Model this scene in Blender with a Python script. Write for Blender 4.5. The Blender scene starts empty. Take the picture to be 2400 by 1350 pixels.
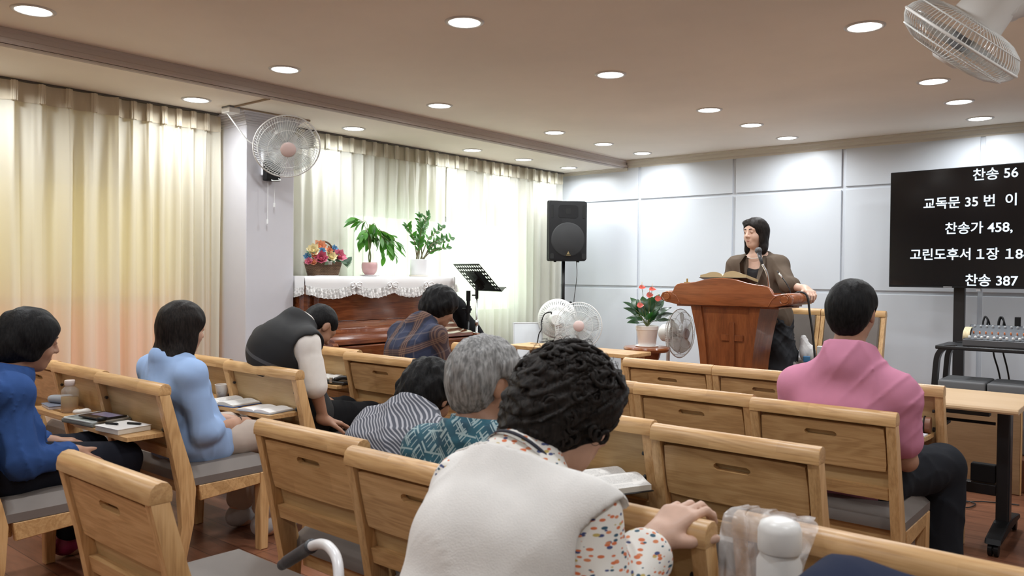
import bpy, bmesh, math, random
import numpy as np
from mathutils import Vector, Matrix, Euler
import openvdb

S = bpy.context.scene
COL = S.collection
PI = math.pi
random.seed(7)

# ------------------------------------------------------------------ camera
cam_d = bpy.data.cameras.new('camera')
cam = bpy.data.objects.new('camera', cam_d)
COL.objects.link(cam)
cam_d.sensor_width = 36.0
cam_d.lens = 1883.8 / 2400 * 36
cam_d.clip_start = 0.05
_M = [[0.767896, 0.640509, 0.009105], [0.018439, -0.007894, -0.999799], [-0.640309, 0.76791, -0.017872]]
cam.matrix_world = Matrix(((_M[0][0], -_M[1][0], -_M[2][0], 0.0),
                           (_M[0][1], -_M[1][1], -_M[2][1], 0.0),
                           (_M[0][2], -_M[1][2], -_M[2][2], 1.32),
                           (0, 0, 0, 1)))
cam_d.dof.use_dof = True
cam_d.dof.focus_distance = 6.0
cam_d.dof.aperture_fstop = 7.0
S.camera = cam

# ------------------------------------------------------------------ sky, exposure
W = bpy.data.worlds.new('daylight')
S.world = W
W.use_nodes = True
bgn = W.node_tree.nodes['Background']
bgn.inputs[0].default_value = (0.95, 1.0, 0.98, 1)
bgn.inputs[1].default_value = 2.9
S.view_settings.view_transform = 'Standard'
S.view_settings.look = 'None'
S.view_settings.gamma = 1.0
S.view_settings.use_curve_mapping = False
S.view_settings.exposure = 0.46
LAMP_W = 6.6          # watts of every recessed ceiling lamp
LAMP_C = (0.93, 0.975, 1.0)
try:
    S.cycles.max_bounces = 8
    S.cycles.diffuse_bounces = 5
    S.cycles.transparent_max_bounces = 16
    S.cycles.sample_clamp_indirect = 4.0
    S.cycles.caustics_reflective = False
    S.cycles.caustics_refractive = False
except Exception:
    pass

# ------------------------------------------------------------------ object helpers
def tag(o, label=None, cat=None, group=None, kind=None):
    if label: o['label'] = label
    if cat: o['category'] = cat
    if group: o['group'] = group
    if kind: o['kind'] = kind
    return o

def thing(name, label, cat, loc=(0, 0, 0), rz=0.0, group=None):
    o = bpy.data.objects.new(name, None)
    o.empty_display_size = 0.1
    COL.objects.link(o)
    o.location = loc
    o.rotation_euler = (0, 0, rz)
    return tag(o, label, cat, group)

def obj(name, bm, m, parent=None, smooth=False, label=None):
    me = bpy.data.meshes.new(name)
    if isinstance(bm, bmesh.types.BMesh):
        bm.normal_update()
        bm.to_mesh(me); bm.free()
    else:
        me = bm; me.name = name
    if m is not None and not me.materials:
        me.materials.append(m)
    if smooth == 'auto':
        for p in me.polygons: p.use_smooth = True
        try: me.set_sharp_from_angle(angle=math.radians(38))
        except Exception: pass
    elif smooth:
        for p in me.polygons: p.use_smooth = True
    o = bpy.data.objects.new(name, me)
    COL.objects.link(o)
    if parent is not None: o.parent = parent
    if label: o['label'] = label
    return o

def struct(name, bm, m, smooth=False, parent=None):
    o = obj(name, bm, m, parent, smooth)
    if parent is None: o['kind'] = 'structure'
    return o

def dup(root, loc, rz=None, label=None, scale=None):
    r = root.copy(); COL.objects.link(r); r.location = loc
    if rz is not None: r.rotation_euler = (0, 0, rz)
    if scale is not None: r.scale = scale
    if label: r['label'] = label
    for ch in list(root.children):
        c = ch.copy(); COL.objects.link(c); c.parent = r
        for g in list(ch.children):
            d = g.copy(); COL.objects.link(d); d.parent = c
    return r

# ------------------------------------------------------------------ mesh helpers
def BM(): return bmesh.new()

def box(bm, x0, x1, y0, y1, z0, z1, bev=0.0, seg=2, rot=None, mi=0):
    vs = [bm.verts.new((x, y, z)) for x in (x0, x1) for y in (y0, y1) for z in (z0, z1)]
    f = [bm.faces.new([vs[i] for i in q]) for q in
         ((0, 1, 3, 2), (4, 6, 7, 5), (0, 4, 5, 1), (2, 3, 7, 6), (0, 2, 6, 4), (1, 5, 7, 3))]
    for q in f: q.material_index = mi
    if rot is not None:
        bmesh.ops.transform(bm, matrix=rot, verts=vs)
    if bev > 0:
        es = list({e for q in f for e in q.edges})
        bmesh.ops.bevel(bm, geom=es, offset=bev, segments=seg, profile=0.6, affect='EDGES')
    return vs

def frame_from(d):
    d = Vector(d).normalized()
    a = Vector((0, 0, 1)) if abs(d.z) < 0.9 else Vector((1, 0, 0))
    u = d.cross(a).normalized()
    return u, d.cross(u).normalized(), d

def tube(bm, pts, r, n=8, cap=True, closed=False):
    pts = [Vector(p) for p in pts]
    rr = r if isinstance(r, (list, tuple)) else [r] * len(pts)
    rings = []
    u = None
    N = len(pts)
    for i, p in enumerate(pts):
        if closed: d = pts[(i + 1) % N] - pts[i - 1]
        else: d = pts[min(i + 1, N - 1)] - pts[max(i - 1, 0)]
        if d.length < 1e-9: d = Vector((0, 0, 1))
        d.normalize()
        if u is None: u = frame_from(d)[0]
        u = u - d * u.dot(d)
        if u.length < 1e-6: u = frame_from(d)[0]
        u.normalize(); v = d.cross(u)
        rings.append([bm.verts.new(p + (u * math.cos(2 * PI * k / n) + v * math.sin(2 * PI * k / n)) * rr[i]) for k in range(n)])
    for i in range(N if closed else N - 1):
        a, b = rings[i], rings[(i + 1) % N]
        for k in range(n):
            bm.faces.new((a[k], a[(k + 1) % n], b[(k + 1) % n], b[k]))
    if cap and not closed:
        bm.faces.new(rings[0][::-1]); bm.faces.new(rings[-1])

def spline(pts, n=8):
    """Catmull-Rom through pts"""
    P = [Vector(p) for p in pts]
    P = [P[0] * 2 - P[1]] + P + [P[-1] * 2 - P[-2]]
    out = []
    for i in range(1, len(P) - 2):
        for k in range(n):
            t = k / n
            a, b, c, d = P[i - 1], P[i], P[i + 1], P[i + 2]
            out.append(0.5 * ((2 * b) + (c - a) * t + (2 * a - 5 * b + 4 * c - d) * t * t + (3 * b - a - 3 * c + d) * t ** 3))
    out.append(P[-2])
    return out

def lathe(bm, prof, n=32, loc=(0, 0, 0), mat=None):
    """prof: list of (r, z); r == 0 closes to a pole"""
    rings = []; new = []
    for r, z in prof:
        if r <= 1e-7: vs = [bm.verts.new((0, 0, z))]
        else: vs = [bm.verts.new((r * math.cos(2 * PI * k / n), r * math.sin(2 * PI * k / n), z)) for k in range(n)]
        rings.append(vs); new += vs
    for a, b in zip(rings, rings[1:]):
        for k in range(n):
            k2 = (k + 1) % n
            if len(a) == 1 and len(b) == 1: continue
            if len(a) == 1: bm.faces.new((a[0], b[k2], b[k]))
            elif len(b) == 1: bm.faces.new((a[k], a[k2], b[0]))
            else: bm.faces.new((a[k], a[k2], b[k2], b[k]))
    M = Matrix.Translation(loc) @ (mat if mat is not None else Matrix())
    bmesh.ops.transform(bm, matrix=M, verts=new)
    return new

def prism(bm, poly, axis, a, b, bev=0.0, seg=2):
    """extrude a 2D polygon along axis ('x','y','z') from a to b"""
    def P(u, v, w):
        return {'x': (w, u, v), 'y': (u, w, v), 'z': (u, v, w)}[axis]
    A = [bm.verts.new(P(u, v, a)) for u, v in poly]
    B = [bm.verts.new(P(u, v, b)) for u, v in poly]
    fs = [bm.faces.new(A), bm.faces.new(B[::-1])]
    n = len(poly)
    for i in range(n):
        fs.append(bm.faces.new((A[i], B[i], B[(i + 1) % n], A[(i + 1) % n])))
    bmesh.ops.recalc_face_normals(bm, faces=fs)
    if bev > 0:
        es = [e for e in fs[0].edges] + [e for e in fs[1].edges]
        bmesh.ops.bevel(bm, geom=es, offset=bev, segments=seg, profile=0.6, affect='EDGES')
    return A + B

def ball(bm, c, r, sub=2, scale=(1, 1, 1)):
    vs = bmesh.ops.create_icosphere(bm, subdivisions=sub, radius=r)['verts']
    bmesh.ops.transform(bm, matrix=Matrix.Translation(c) @ Matrix.Diagonal((*scale, 1)), verts=vs)
    return vs

def cyl(bm, a, b, r, n=16, r2=None):
    tube(bm, [a, b], [r, r if r2 is None else r2], n)

def arc(c, r, a0, a1, n):
    return [(c[0] + r * math.cos(a0 + (a1 - a0) * k / n), c[1] + r * math.sin(a0 + (a1 - a0) * k / n)) for k in range(n + 1)]

def rrect(x0, x1, z0, z1, r, n=4):
    return (arc((x1 - r, z1 - r), r, 0, PI / 2, n) + arc((x0 + r, z1 - r), r, PI / 2, PI, n) +
            arc((x0 + r, z0 + r), r, PI, 1.5 * PI, n) + arc((x1 - r, z0 + r), r, 1.5 * PI, 2 * PI, n))

# ------------------------------------------------------------------ materials
MATS = {}
class NT:
    def __init__(s, name):
        s.m = bpy.data.materials.new(name); s.m.use_nodes = True
        s.t = s.m.node_tree; s.b = s.t.nodes['Principled BSDF']; s.out = s.t.nodes['Material Output']
    def n(s, typ, **kw):
        nd = s.t.nodes.new(typ)
        for k, v in kw.items():
            if k in ('operation', 'blend_type', 'data_type', 'feature', 'distance', 'wave_type', 'bands_direction', 'wave_profile', 'noise_dimensions', 'voronoi_dimensions', 'interpolation_type'):
                setattr(nd, k, v)
            else:
                nd.inputs[k].default_value = v
        return nd
    def l(s, a, b): s.t.links.new(a, b)
    def tex(s, kind='Object'): return s.n('ShaderNodeTexCoord').outputs[kind]
    def mapping(s, vec, scale=(1, 1, 1), rot=(0, 0, 0), loc=(0, 0, 0)):
        mp = s.n('ShaderNodeMapping')
        mp.inputs['Scale'].default_value = scale; mp.inputs['Rotation'].default_value = rot; mp.inputs['Location'].default_value = loc
        s.l(vec, mp.inputs['Vector']); return mp.outputs[0]
    def ramp(s, fac, stops, interp='LINEAR'):
        r = s.n('ShaderNodeValToRGB'); r.color_ramp.interpolation = interp
        e = r.color_ramp.elements
        while len(e) < len(stops): e.new(0.5)
        for el, (p, c) in zip(e, stops):
            el.position = p; el.color = (*c, 1) if len(c) == 3 else c
        s.l(fac, r.inputs[0]); return r.outputs[0]
    def mix(s, fac, a, b, blend='MIX'):
        mx = s.n('ShaderNodeMixRGB', blend_type=blend)
        for sock, v in ((mx.inputs[0], fac), (mx.inputs[1], a), (mx.inputs[2], b)):
            if isinstance(v, (int, float)): sock.default_value = v
            elif isinstance(v, tuple): sock.default_value = (*v, 1) if len(v) == 3 else v
            else: s.l(v, sock)
        return mx.outputs[0]
    def math(s, op, a, b=None):
        nd = s.n('ShaderNodeMath', operation=op)
        for i, v in enumerate((a, b)):
            if v is None: continue
            if isinstance(v, (int, float)): nd.inputs[i].default_value = v
            else: s.l(v, nd.inputs[i])
        return nd.outputs[0]
    def bump(s, h, strength=0.2, dist=0.002):
        b = s.n('ShaderNodeBump'); b.inputs['Strength'].default_value = strength; b.inputs['Distance'].default_value = dist
        s.l(h, b.inputs['Height']); s.l(b.outputs[0], s.b.inputs['Normal'])

def plain(name, col, rough=0.5, metal=0.0, spec=None, noise=0.0, nscale=8.0, bump=0.0, bscale=200.0, coat=0.0, trans=0.0, alpha=1.0):
    if name in MATS: return MATS[name]
    t = NT(name)
    t.b.inputs['Base Color'].default_value = (*col, 1)
    t.b.inputs['Roughness'].default_value = rough
    t.b.inputs['Metallic'].default_value = metal
    if spec is not None: t.b.inputs['Specular IOR Level'].default_value = spec
    if coat: t.b.inputs['Coat Weight'].default_value = coat; t.b.inputs['Coat Roughness'].default_value = 0.08
    if trans: t.b.inputs['Transmission Weight'].default_value = trans
    if alpha < 1: t.b.inputs['Alpha'].default_value = alpha
    if noise > 0:
        nz = t.n('ShaderNodeTexNoise'); nz.inputs['Scale'].default_value = nscale; nz.inputs['Detail'].default_value = 4
        t.l(t.tex(), nz.inputs['Vector'])
        c1 = tuple(c * (1 - noise) for c in col); c2 = tuple(min(1, c * (1 + noise)) for c in col)
        t.l(t.ramp(nz.outputs[0], [(0.3, c1), (0.7, c2)]), t.b.inputs['Base Color'])
    if bump > 0:
        nb = t.n('ShaderNodeTexNoise'); nb.inputs['Scale'].default_value = bscale; nb.inputs['Detail'].default_value = 3
        t.l(t.tex(), nb.inputs['Vector']); t.bump(nb.outputs[0], bump, 0.001)
    MATS[name] = t.m
    return t.m

def wood(name, c_dark, c_mid, c_light, rough=0.38, scale=(1.2, 9, 9), rot=(0, 0, 0), coat=0.0, joints=0.0, vary=True, fig=1.0):
    """grain runs along local X (before rot)"""
    if name in MATS: return MATS[name]
    t = NT(name)
    v = t.mapping(t.tex(), (1, 1, 1), rot)
    if vary:
        oi = t.n('ShaderNodeObjectInfo')
        cx = t.n('ShaderNodeCombineXYZ')
        t.l(t.math('MULTIPLY', oi.outputs['Random'], 37.0), cx.inputs[0]); t.l(t.math('MULTIPLY', oi.outputs['Random'], 11.0), cx.inputs[2])
        ad = t.n('ShaderNodeVectorMath', operation='ADD'); t.l(v, ad.inputs[0]); t.l(cx.outputs[0], ad.inputs[1]); v = ad.outputs[0]
    vs = t.mapping(v, scale)
    n1 = t.n('ShaderNodeTexNoise'); n1.inputs['Scale'].default_value = 1.1; n1.inputs['Detail'].default_value = 3; n1.inputs['Distortion'].default_value = 0.6
    t.l(vs, n1.inputs['Vector'])
    sepn = t.math('MULTIPLY', n1.outputs[0], 9.0 * fig)
    rings = t.math('SINE', t.math('MULTIPLY', sepn, 6.28))
    rings = t.math('ADD', t.math('MULTIPLY', rings, 0.5), 0.5)
    n2 = t.n('ShaderNodeTexNoise'); n2.inputs['Scale'].default_value = 14; n2.inputs['Detail'].default_value = 5; n2.inputs['Roughness'].default_value = 0.65
    t.l(t.mapping(v, (scale[0] * 0.5, scale[1] * 1.6, scale[2] * 1.6)), n2.inputs['Vector'])
    f = t.math('ADD', t.math('MULTIPLY', rings, 0.20), t.math('MULTIPLY', n2.outputs[0], 0.80))
    col = t.ramp(f, [(0.22, c_dark), (0.5, c_mid), (0.78, c_light)])
    if joints > 0:      # glued staves: bands of slightly different tone
        br = t.n('ShaderNodeTexBrick'); br.inputs['Scale'].default_value = 1.0
        br.inputs['Brick Width'].default_value = 0.42; br.inputs['Row Height'].default_value = joints
        br.inputs['Mortar Size'].default_value = 0.0; br.inputs['Color1'].default_value = (0.82, 0.8, 0.77, 1); br.inputs['Color2'].default_value = (1.0, 1.0, 1.0, 1)
        sp = t.n('ShaderNodeSeparateXYZ'); t.l(v, sp.inputs[0]); cb = t.n('ShaderNodeCombineXYZ')
        t.l(sp.outputs[0], cb.inputs[0]); t.l(t.math('ADD', sp.outputs[1], sp.outputs[2]), cb.inputs[1])
        t.l(cb.outputs[0], br.inputs['Vector'])
        col = t.mix(1.0, col, br.outputs[0], 'MULTIPLY')
    t.l(col, t.b.inputs['Base Color'])
    t.b.inputs['Roughness'].default_value = rough
    if coat: t.b.inputs['Coat Weight'].default_value = coat; t.b.inputs['Coat Roughness'].default_value = 0.06
    t.bump(n2.outputs[0], 0.08, 0.001)
    MATS[name] = t.m
    return t.m

OAK = wood('rubberwood', (0.43, 0.24, 0.098), (0.60, 0.362, 0.162), (0.71, 0.465, 0.232), 0.36, joints=0.07)
OAK_V = wood('rubberwood upright', (0.43, 0.24, 0.098), (0.60, 0.362, 0.162), (0.71, 0.465, 0.232), 0.36, rot=(0, PI / 2, 0))
PLY = wood('pale plywood', (0.40, 0.26, 0.12), (0.50, 0.34, 0.165), (0.56, 0.385, 0.20), 0.45, fig=0.5)
CHERRY = wood('reddish lacquered wood', (0.15, 0.045, 0.015), (0.25, 0.075, 0.024), (0.33, 0.11, 0.036), 0.28, coat=0.3, rot=(0, PI / 2, 0), fig=0.4)
CHERRY_H = wood('reddish lacquered wood level', (0.17, 0.05, 0.016), (0.28, 0.085, 0.027), (0.36, 0.12, 0.04), 0.26, coat=0.35, fig=0.4)
WALNUT = wood('piano lacquer', (0.06, 0.013, 0.005), (0.125, 0.034, 0.012), (0.20, 0.062, 0.02), 0.16, coat=0.9, rot=(0, 0, PI / 2), fig=0.6)
WHITE_P = plain('white plastic', (0.80, 0.80, 0.79), 0.35)
BLACK_P = plain('black plastic', (0.008, 0.008, 0.009), 0.5, spec=.25, bump=0.1, bscale=400)
BLACK_M = plain('black steel', (0.015, 0.015, 0.017), 0.35, spec=0.5)
STEEL = plain('polished steel', (0.72, 0.73, 0.74), 0.22, 1.0)
GREY_L = plain('taupe leatherette', (0.155, 0.132, 0.118), 0.5, noise=0.06, bump=0.25, bscale=700)
PAPER = plain('paper', (0.80, 0.79, 0.76), 0.8, noise=0.03, nscale=20)

# ================================================================== ROOM SHELL
YF, XL, ZC, ZS = 7.24, -5.42, 2.508, 2.433      # front wall, left wall, ceiling, lowered ceiling
XR, YB, XSTEP = 1.25, -2.2, -4.48

def paper_mat(name, col, noise, bump=0.12):
    t = NT(name)
    v = t.tex()
    n1 = t.n('ShaderNodeTexNoise'); n1.inputs['Scale'].default_value = 1.3; n1.inputs['Detail'].default_value = 5; t.l(v, n1.inputs['Vector'])
    n2 = t.n('ShaderNodeTexNoise'); n2.inputs['Scale'].default_value = 60; n2.inputs['Detail'].default_value = 3; t.l(t.mapping(v, (1, 3, 1)), n2.inputs['Vector'])
    a = tuple(c * (1 - noise) for c in col); b = tuple(min(1, c * (1 + noise)) for c in col)
    t.l(t.ramp(n1.outputs[0], [(0.3, a), (0.7, b)]), t.b.inputs['Base Color'])
    t.b.inputs['Roughness'].default_value = 0.75
    t.bump(n2.outputs[0], bump, 0.001)
    return t.m
CEIL_M = paper_mat('beige ceiling paper', (0.86, 0.795, 0.70), 0.05)
TRIM_M = paper_mat('shade toned moulding', (0.50, 0.445, 0.41), 0.04)  # greyer than the ceiling: shading of the step face put into the colour
WALL_M = plain('white painted wall', (0.585, 0.62, 0.67), 0.35, noise=0.012, nscale=2.0)
PILLAR_M = plain('pale lilac wallpaper', (0.56, 0.55, 0.585), 0.6, noise=0.03, nscale=3, bump=0.15, bscale=60)
BACK_M = plain('warm white wall', (0.62, 0.58, 0.52), 0.7)
CORN_M = plain('cream cornice', (0.62, 0.58, 0.50), 0.5)

t = NT('red brown plank floor')
v = t.tex()
br = t.n('ShaderNodeTexBrick'); br.inputs['Scale'].default_value = 1.0; br.offset = 0.37
br.inputs['Brick Width'].default_value = 1.1; br.inputs['Row Height'].default_value = 0.14; br.inputs['Mortar Size'].default_value = 0.0018
br.inputs['Color1'].default_value = (0.17, 0.068, 0.038, 1); br.inputs['Color2'].default_value = (0.235, 0.10, 0.057, 1); br.inputs['Mortar'].default_value = (0.05, 0.02, 0.012, 1)
t.l(v, br.inputs['Vector'])
nz = t.n('ShaderNodeTexNoise'); nz.inputs['Scale'].default_value = 3; nz.inputs['Detail'].default_value = 6; nz.inputs['Distortion'].default_value = 1.2
t.l(t.mapping(v, (1.2, 8, 1)), nz.inputs['Vector'])
t.l(t.mix(0.75, br.outputs[0], t.ramp(nz.outputs[0], [(0.3, (0.62, 0.6, 0.58)), (0.62, (1.15, 1.1, 1.05))]), 'MULTIPLY'), t.b.inputs['Base Color'])
t.b.inputs['Roughness'].default_value = 0.32
t.bump(nz.outputs[0], 0.06, 0.001)
FLOOR_M = t.m

bm = BM(); box(bm, -5.7, XR + .2, YB - .2, YF + .2, -0.06, 0.0); struct('floor', bm, FLOOR_M)
bm = BM(); box(bm, XSTEP, XR + .2, YB - .2, YF + .2, ZC, ZC + 0.06); struct('ceiling', bm, CEIL_M)
bm = BM(); box(bm, -5.7, XSTEP, YB - .2, YF + .2, ZS, ZC + 0.06); struct('ceiling_lowered', bm, CEIL_M)
# moulded face of the ceiling step, running the whole room
bm = BM()
prof = [(XSTEP, ZC - .001), (XSTEP + .022, ZC - .001), (XSTEP + .022, ZC - .012), (XSTEP + .012, ZC - .02), (XSTEP + .012, ZC - .045), (XSTEP + .018, ZC - .05),
        (XSTEP + .018, ZC - .066), (XSTEP + .007, ZC - .074), (XSTEP + .007, ZS + .004), (XSTEP - .02, ZS - .006), (XSTEP - .05, ZS - .006), (XSTEP - .05, ZS), (XSTEP, ZS)]
prism(bm, prof, 'y', YB, YF - .02); struct('trim_1', bm, TRIM_M)
# cornice of the front wall
bm = BM()
def cornice(y, zt, zb, x0, x1):
    h = zt - zb
    pr = [(y, zt - .001), (y - .055, zt - .001), (y - .055, zt - h * .25), (y - .038, zt - h * .36), (y - .036, zt - h * .7), (y - .02, zt - h * .8), (y - .016, zb), (y, zb)]
    prism(bm, pr, 'x', x0, x1)
cornice(YF, ZC, 2.43, XSTEP + .02, XR); cornice(YF, ZS, 2.40, XL, XSTEP + .02)
struct('trim_2', bm, CORN_M)

# front wall: raised white panels with shadow gaps
bm = BM(); box(bm, XL - .2, XR + .2, YF, YF + .15, 0, ZC + .05)
xs = [XL + .02, -4.322, -3.287, -2.28, -1.222, -0.17, 0.86, XR]
zs = [0.09, 1.19, 2.09, 2.45]
for xa, xb in zip(xs, xs[1:]):
    for za, zb in zip(zs, zs[1:]):
        box(bm, xa + .017, xb - .017, YF - .016, YF + .01, za + .014, zb - .014, 0.004, 2)
struct('wall_front', bm, WALL_M)
bm = BM(); box(bm, XR, XR + .15, YB, YF, 0, ZC); struct('wall_right', bm, BACK_M)
bm = BM(); box(bm, XL, XR, YB - .15, YB, 0, ZC); struct('wall_back', bm, BACK_M)
# left wall with two window openings behind the curtains
WIN = [(-0.2, 2.95, 0.45, 1.92), (4.31, 6.64, 0.9, 1.86)]
bm = BM()
ycuts = [YB, WIN[0][0], WIN[0][1], WIN[1][0], WIN[1][1], YF]
x0, x1 = XL - .16, XL
box(bm, x0, x1, ycuts[0], ycuts[1], 0, ZC); box(bm, x0, x1, ycuts[2], ycuts[3], 0, ZC); box(bm, x0, x1, ycuts[4], ycuts[5], 0, ZC)
for (a, b, c, d) in WIN:
    box(bm, x0, x1, a, b, 0, c); box(bm, x0, x1, a, b, d, ZC)
struct('wall_left', bm, BACK_M)

def pane_mat(name, col, clear):
    t = NT(name)
    tr = t.n('ShaderNodeBsdfTransparent'); tr.inputs[0].default_value = (*col, 1)
    tl = t.n('ShaderNodeBsdfTranslucent'); tl.inputs[0].default_value = (*col, 1)
    gl = t.n('ShaderNodeBsdfGlossy'); gl.inputs['Roughness'].default_value = 0.05
    m1 = t.n('ShaderNodeMixShader'); m1.inputs[0].default_value = clear; t.l(tl.outputs[0], m1.inputs[1]); t.l(tr.outputs[0], m1.inputs[2])
    m2 = t.n('ShaderNodeMixShader'); m2.inputs[0].default_value = 0.05; t.l(m1.outputs[0], m2.inputs[1]); t.l(gl.outputs[0], m2.inputs[2])
    t.l(m2.outputs[0], t.out.inputs[0]); return t.m
PANE_G = pane_mat('clear glass with outdoor light tint', (0.93, 1.0, 0.95), 0.88)  # clear glass; green light from trees outside is put into its tint
PANE_Y = pane_mat('yellow glow pane', (0.56, 0.50, 0.29), 0.5)  # tint added to give the curtain its warm glow, not coloured glass
PANE_O = pane_mat('orange glow pane', (0.56, 0.29, 0.12), 0.5)  # added tint that stands for the orange glow low on the curtain
FRAME_M = plain('grey window frame', (0.42, 0.42, 0.42), 0.4)
for i, (a, b, c, d) in enumerate(WIN):
    bm = BM(); xf = XL - .10
    for (ya, yb, za, zb) in ((a, a + .05, c, d), (b - .05, b, c, d), (a, b, c, c + .05), (a, b, d - .05, d)):
        box(bm, xf, xf + .06, ya, yb, za, zb, 0.003, 1)
    n = 3 if i == 0 else 2
    for k in range(1, n):
        y = a + (b - a) * k / n; box(bm, xf + .005, xf + .055, y - .02, y + .02, c, d, 0.003, 1)
    if i == 0: box(bm, xf + .004, xf + .056, a, b, 1.10, 1.14, 0.003, 1)
    w = struct('window_%d' % (i + 1), bm, FRAME_M)
    if i == 0:
        bm = BM(); box(bm, xf + .02, xf + .026, a, b, 1.12, d); obj('pane', bm, PANE_Y, w)
        bm = BM(); box(bm, xf + .02, xf + .026, a, b, c, 1.12); obj('pane', bm, PANE_O, w)
    else:
        bm = BM(); box(bm, xf + .02, xf + .026, a, b, c, d); obj('pane', bm, PANE_G, w)

# pillars
def pillar(name, x0, x1, y0, y1, zt, faces):
    bm = BM(); box(bm, x0, x1, y0, y1, 0, zt, 0.004, 1)
    n = 6
    for k in range(n):          # stepped crown
        e = 0.006 + 0.05 * (k / (n - 1)) ** 1.6
        box(bm, x0 - e * faces[0], x1 + e * faces[1], y0 - e * faces[2], y1 + e * faces[3], zt - .10 + k * .016, zt - .10 + (k + 1) * .016 + .0015, 0.003, 1)
    return struct(name, bm, PILLAR_M)
pillar('wall_pillar_left', XL, -4.99, 3.10, 3.49, ZS, (0, 1, 1, 1))
pillar('wall_pillar_right', 0.02, 0.45, 3.25, 3.65, ZC, (1, 1, 1, 1))

# ================================================================== CURTAINS
def curtain_mat(name, col, tcol, sheer, tl):
    t = NT(name)
    d = t.n('ShaderNodeBsdfDiffuse'); d.inputs[0].default_value = (*col, 1)
    r = t.n('ShaderNodeBsdfTranslucent'); r.inputs[0].default_value = (*tcol, 1)
    x = t.n('ShaderNodeBsdfTransparent'); x.inputs[0].default_value = (*tcol, 1)
    m1 = t.n('ShaderNodeMixShader'); m1.inputs[0].default_value = tl; t.l(d.outputs[0], m1.inputs[1]); t.l(r.outputs[0], m1.inputs[2])
    m2 = t.n('ShaderNodeMixShader'); m2.inputs[0].default_value = sheer; t.l(m1.outputs[0], m2.inputs[1]); t.l(x.outputs[0], m2.inputs[2])
    nz = t.n('ShaderNodeTexNoise'); nz.inputs['Scale'].default_value = 900; t.l(t.mapping(t.tex(), (1, 1, 0.3)), nz.inputs['Vector'])
    b = t.n('ShaderNodeBump'); b.inputs['Strength'].default_value = 0.15; b.inputs['Distance'].default_value = 0.001
    t.l(nz.outputs[0], b.inputs['Height']); t.l(b.outputs[0], d.inputs['Normal'])
    t.l(m2.outputs[0], t.out.inputs[0]); return t.m
CUR_CREAM = curtain_mat('cream curtain cloth', (0.77, 0.745, 0.66), (0.88, 0.78, 0.50), 0.04, 0.34)
CUR_WHITE = curtain_mat('off white curtain cloth', (0.73, 0.725, 0.675), (0.88, 0.88, 0.76), 0.09, 0.36)
TAPE_M = plain('curtain heading tape', (0.60, 0.53, 0.41), 0.9)
TAPE_W = plain('pale curtain heading tape', (0.58, 0.55, 0.45), 0.9)

def curtain(name, label, y0, y1, sp, amp, fine, mat, tape, seed, xc, group):
    rnd = random.Random(seed)
    root = thing(name, label, 'curtain', (xc, (y0 + y1) / 2, 0), 0, group)
    cy = (y0 + y1) / 2
    zt, zb, hd = ZS - .018, 0.03, 0.115
    npl = max(2, round((y1 - y0) / sp)); sp = (y1 - y0) / npl
    ph = [rnd.uniform(-.25, .25) for _ in range(npl + 2)]
    am = [rnd.uniform(.65, 1.25) for _ in range(npl + 2)]
    f2 = [rnd.uniform(0, 6.28) for _ in range(8)]
    def shape(u, v):               # u in pleats, v 0 (top) .. 1 (hem): x offset, y shift
        i = int(u); fr = u - i
        i = min(i, npl)
        A = am[i] * (1 - fr) + am[i + 1] * fr
        P = ph[i] * (1 - fr) + ph[i + 1] * fr
        th = 2 * PI * (u + P * min(1, v * 3) * .8)
        c = math.cos(th)
        sharp = math.copysign(abs(c) ** .7, c)
        top = max(0.0, 1 - v / .22)
        pin = max(0.0, math.cos(2 * PI * u)) ** 10          # pinch at the heading
        x = amp * (A * sharp * (1 - .8 * top) + top * .75 * pin)
        x += amp * .45 * (1 - top) * math.sin(2 * PI * u * fine + f2[0] + 1.2 * math.sin(u * .9 + f2[1]) + v * .7) * (0.5 + .5 * math.sin(u * .61 + f2[2]))
        x += amp * .25 * math.sin(u * .8 + f2[3]) * v
        dy = .012 * math.sin(u * 1.7 + f2[4] + v * 2.2) * v + .006 * math.sin(u * 4.1 + v * 5 + f2[5]) * v
        return x, dy
    nu = npl * 26; zz = [0, .02, .045, .07, .1, .14, .19, .25, .33, .43, .55, .7, .85, 1]
    bm = BM(); g = []
    for a in range(nu + 1):
        u = npl * a / nu
        g.append([])
        for v in zz:
            x, dy = shape(u, v)
            g[-1].append(bm.verts.new((x, y0 + u * sp + dy - cy, zt - (zt - zb) * v)))
    for a in range(nu):
        for b in range(len(zz) - 1):
            bm.faces.new((g[a][b], g[a + 1][b], g[a + 1][b + 1], g[a][b + 1]))
    obj('curtain_cloth', bm, mat, root, True)
    bm = BM(); g = []
    for a in range(nu + 1):
        u = npl * a / nu
        g.append([])
        for v in (0, .02, hd / (zt - zb)):
            x, dy = shape(u, v)
            g[-1].append(bm.verts.new((x + .004, y0 + u * sp + dy - cy, zt + .004 - (zt - zb) * v)))
    for a in range(nu):
        for b in range(2): bm.faces.new((g[a][b], g[a + 1][b], g[a + 1][b + 1], g[a][b + 1]))
    # pinch pleats stitched in the heading
    for k in range(npl):
        y = y0 + (k + .0 if k else .06) * sp - cy
        x, dy = shape(k if k else .06, .02)
        box(bm, x, x + .016, y - .009, y + .009, zt - hd, zt + .004, .004, 1)
        box(bm, x - .004, x + .011, y - .019, y - .007, zt - hd, zt + .003, .003, 1)
        box(bm, x - .004, x + .011, y + .007, y + .019, zt - hd, zt + .003, .003, 1)
    obj('heading_tape', bm, tape, root)
    return root
XC = -5.27
curtain('curtain', 'cream pleated curtain at the left edge of the photo, with wide soft folds', 0.4, 2.335, 0.148, 0.036, 1.5, CUR_CREAM, TAPE_M, 3, XC + .012, None)
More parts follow.
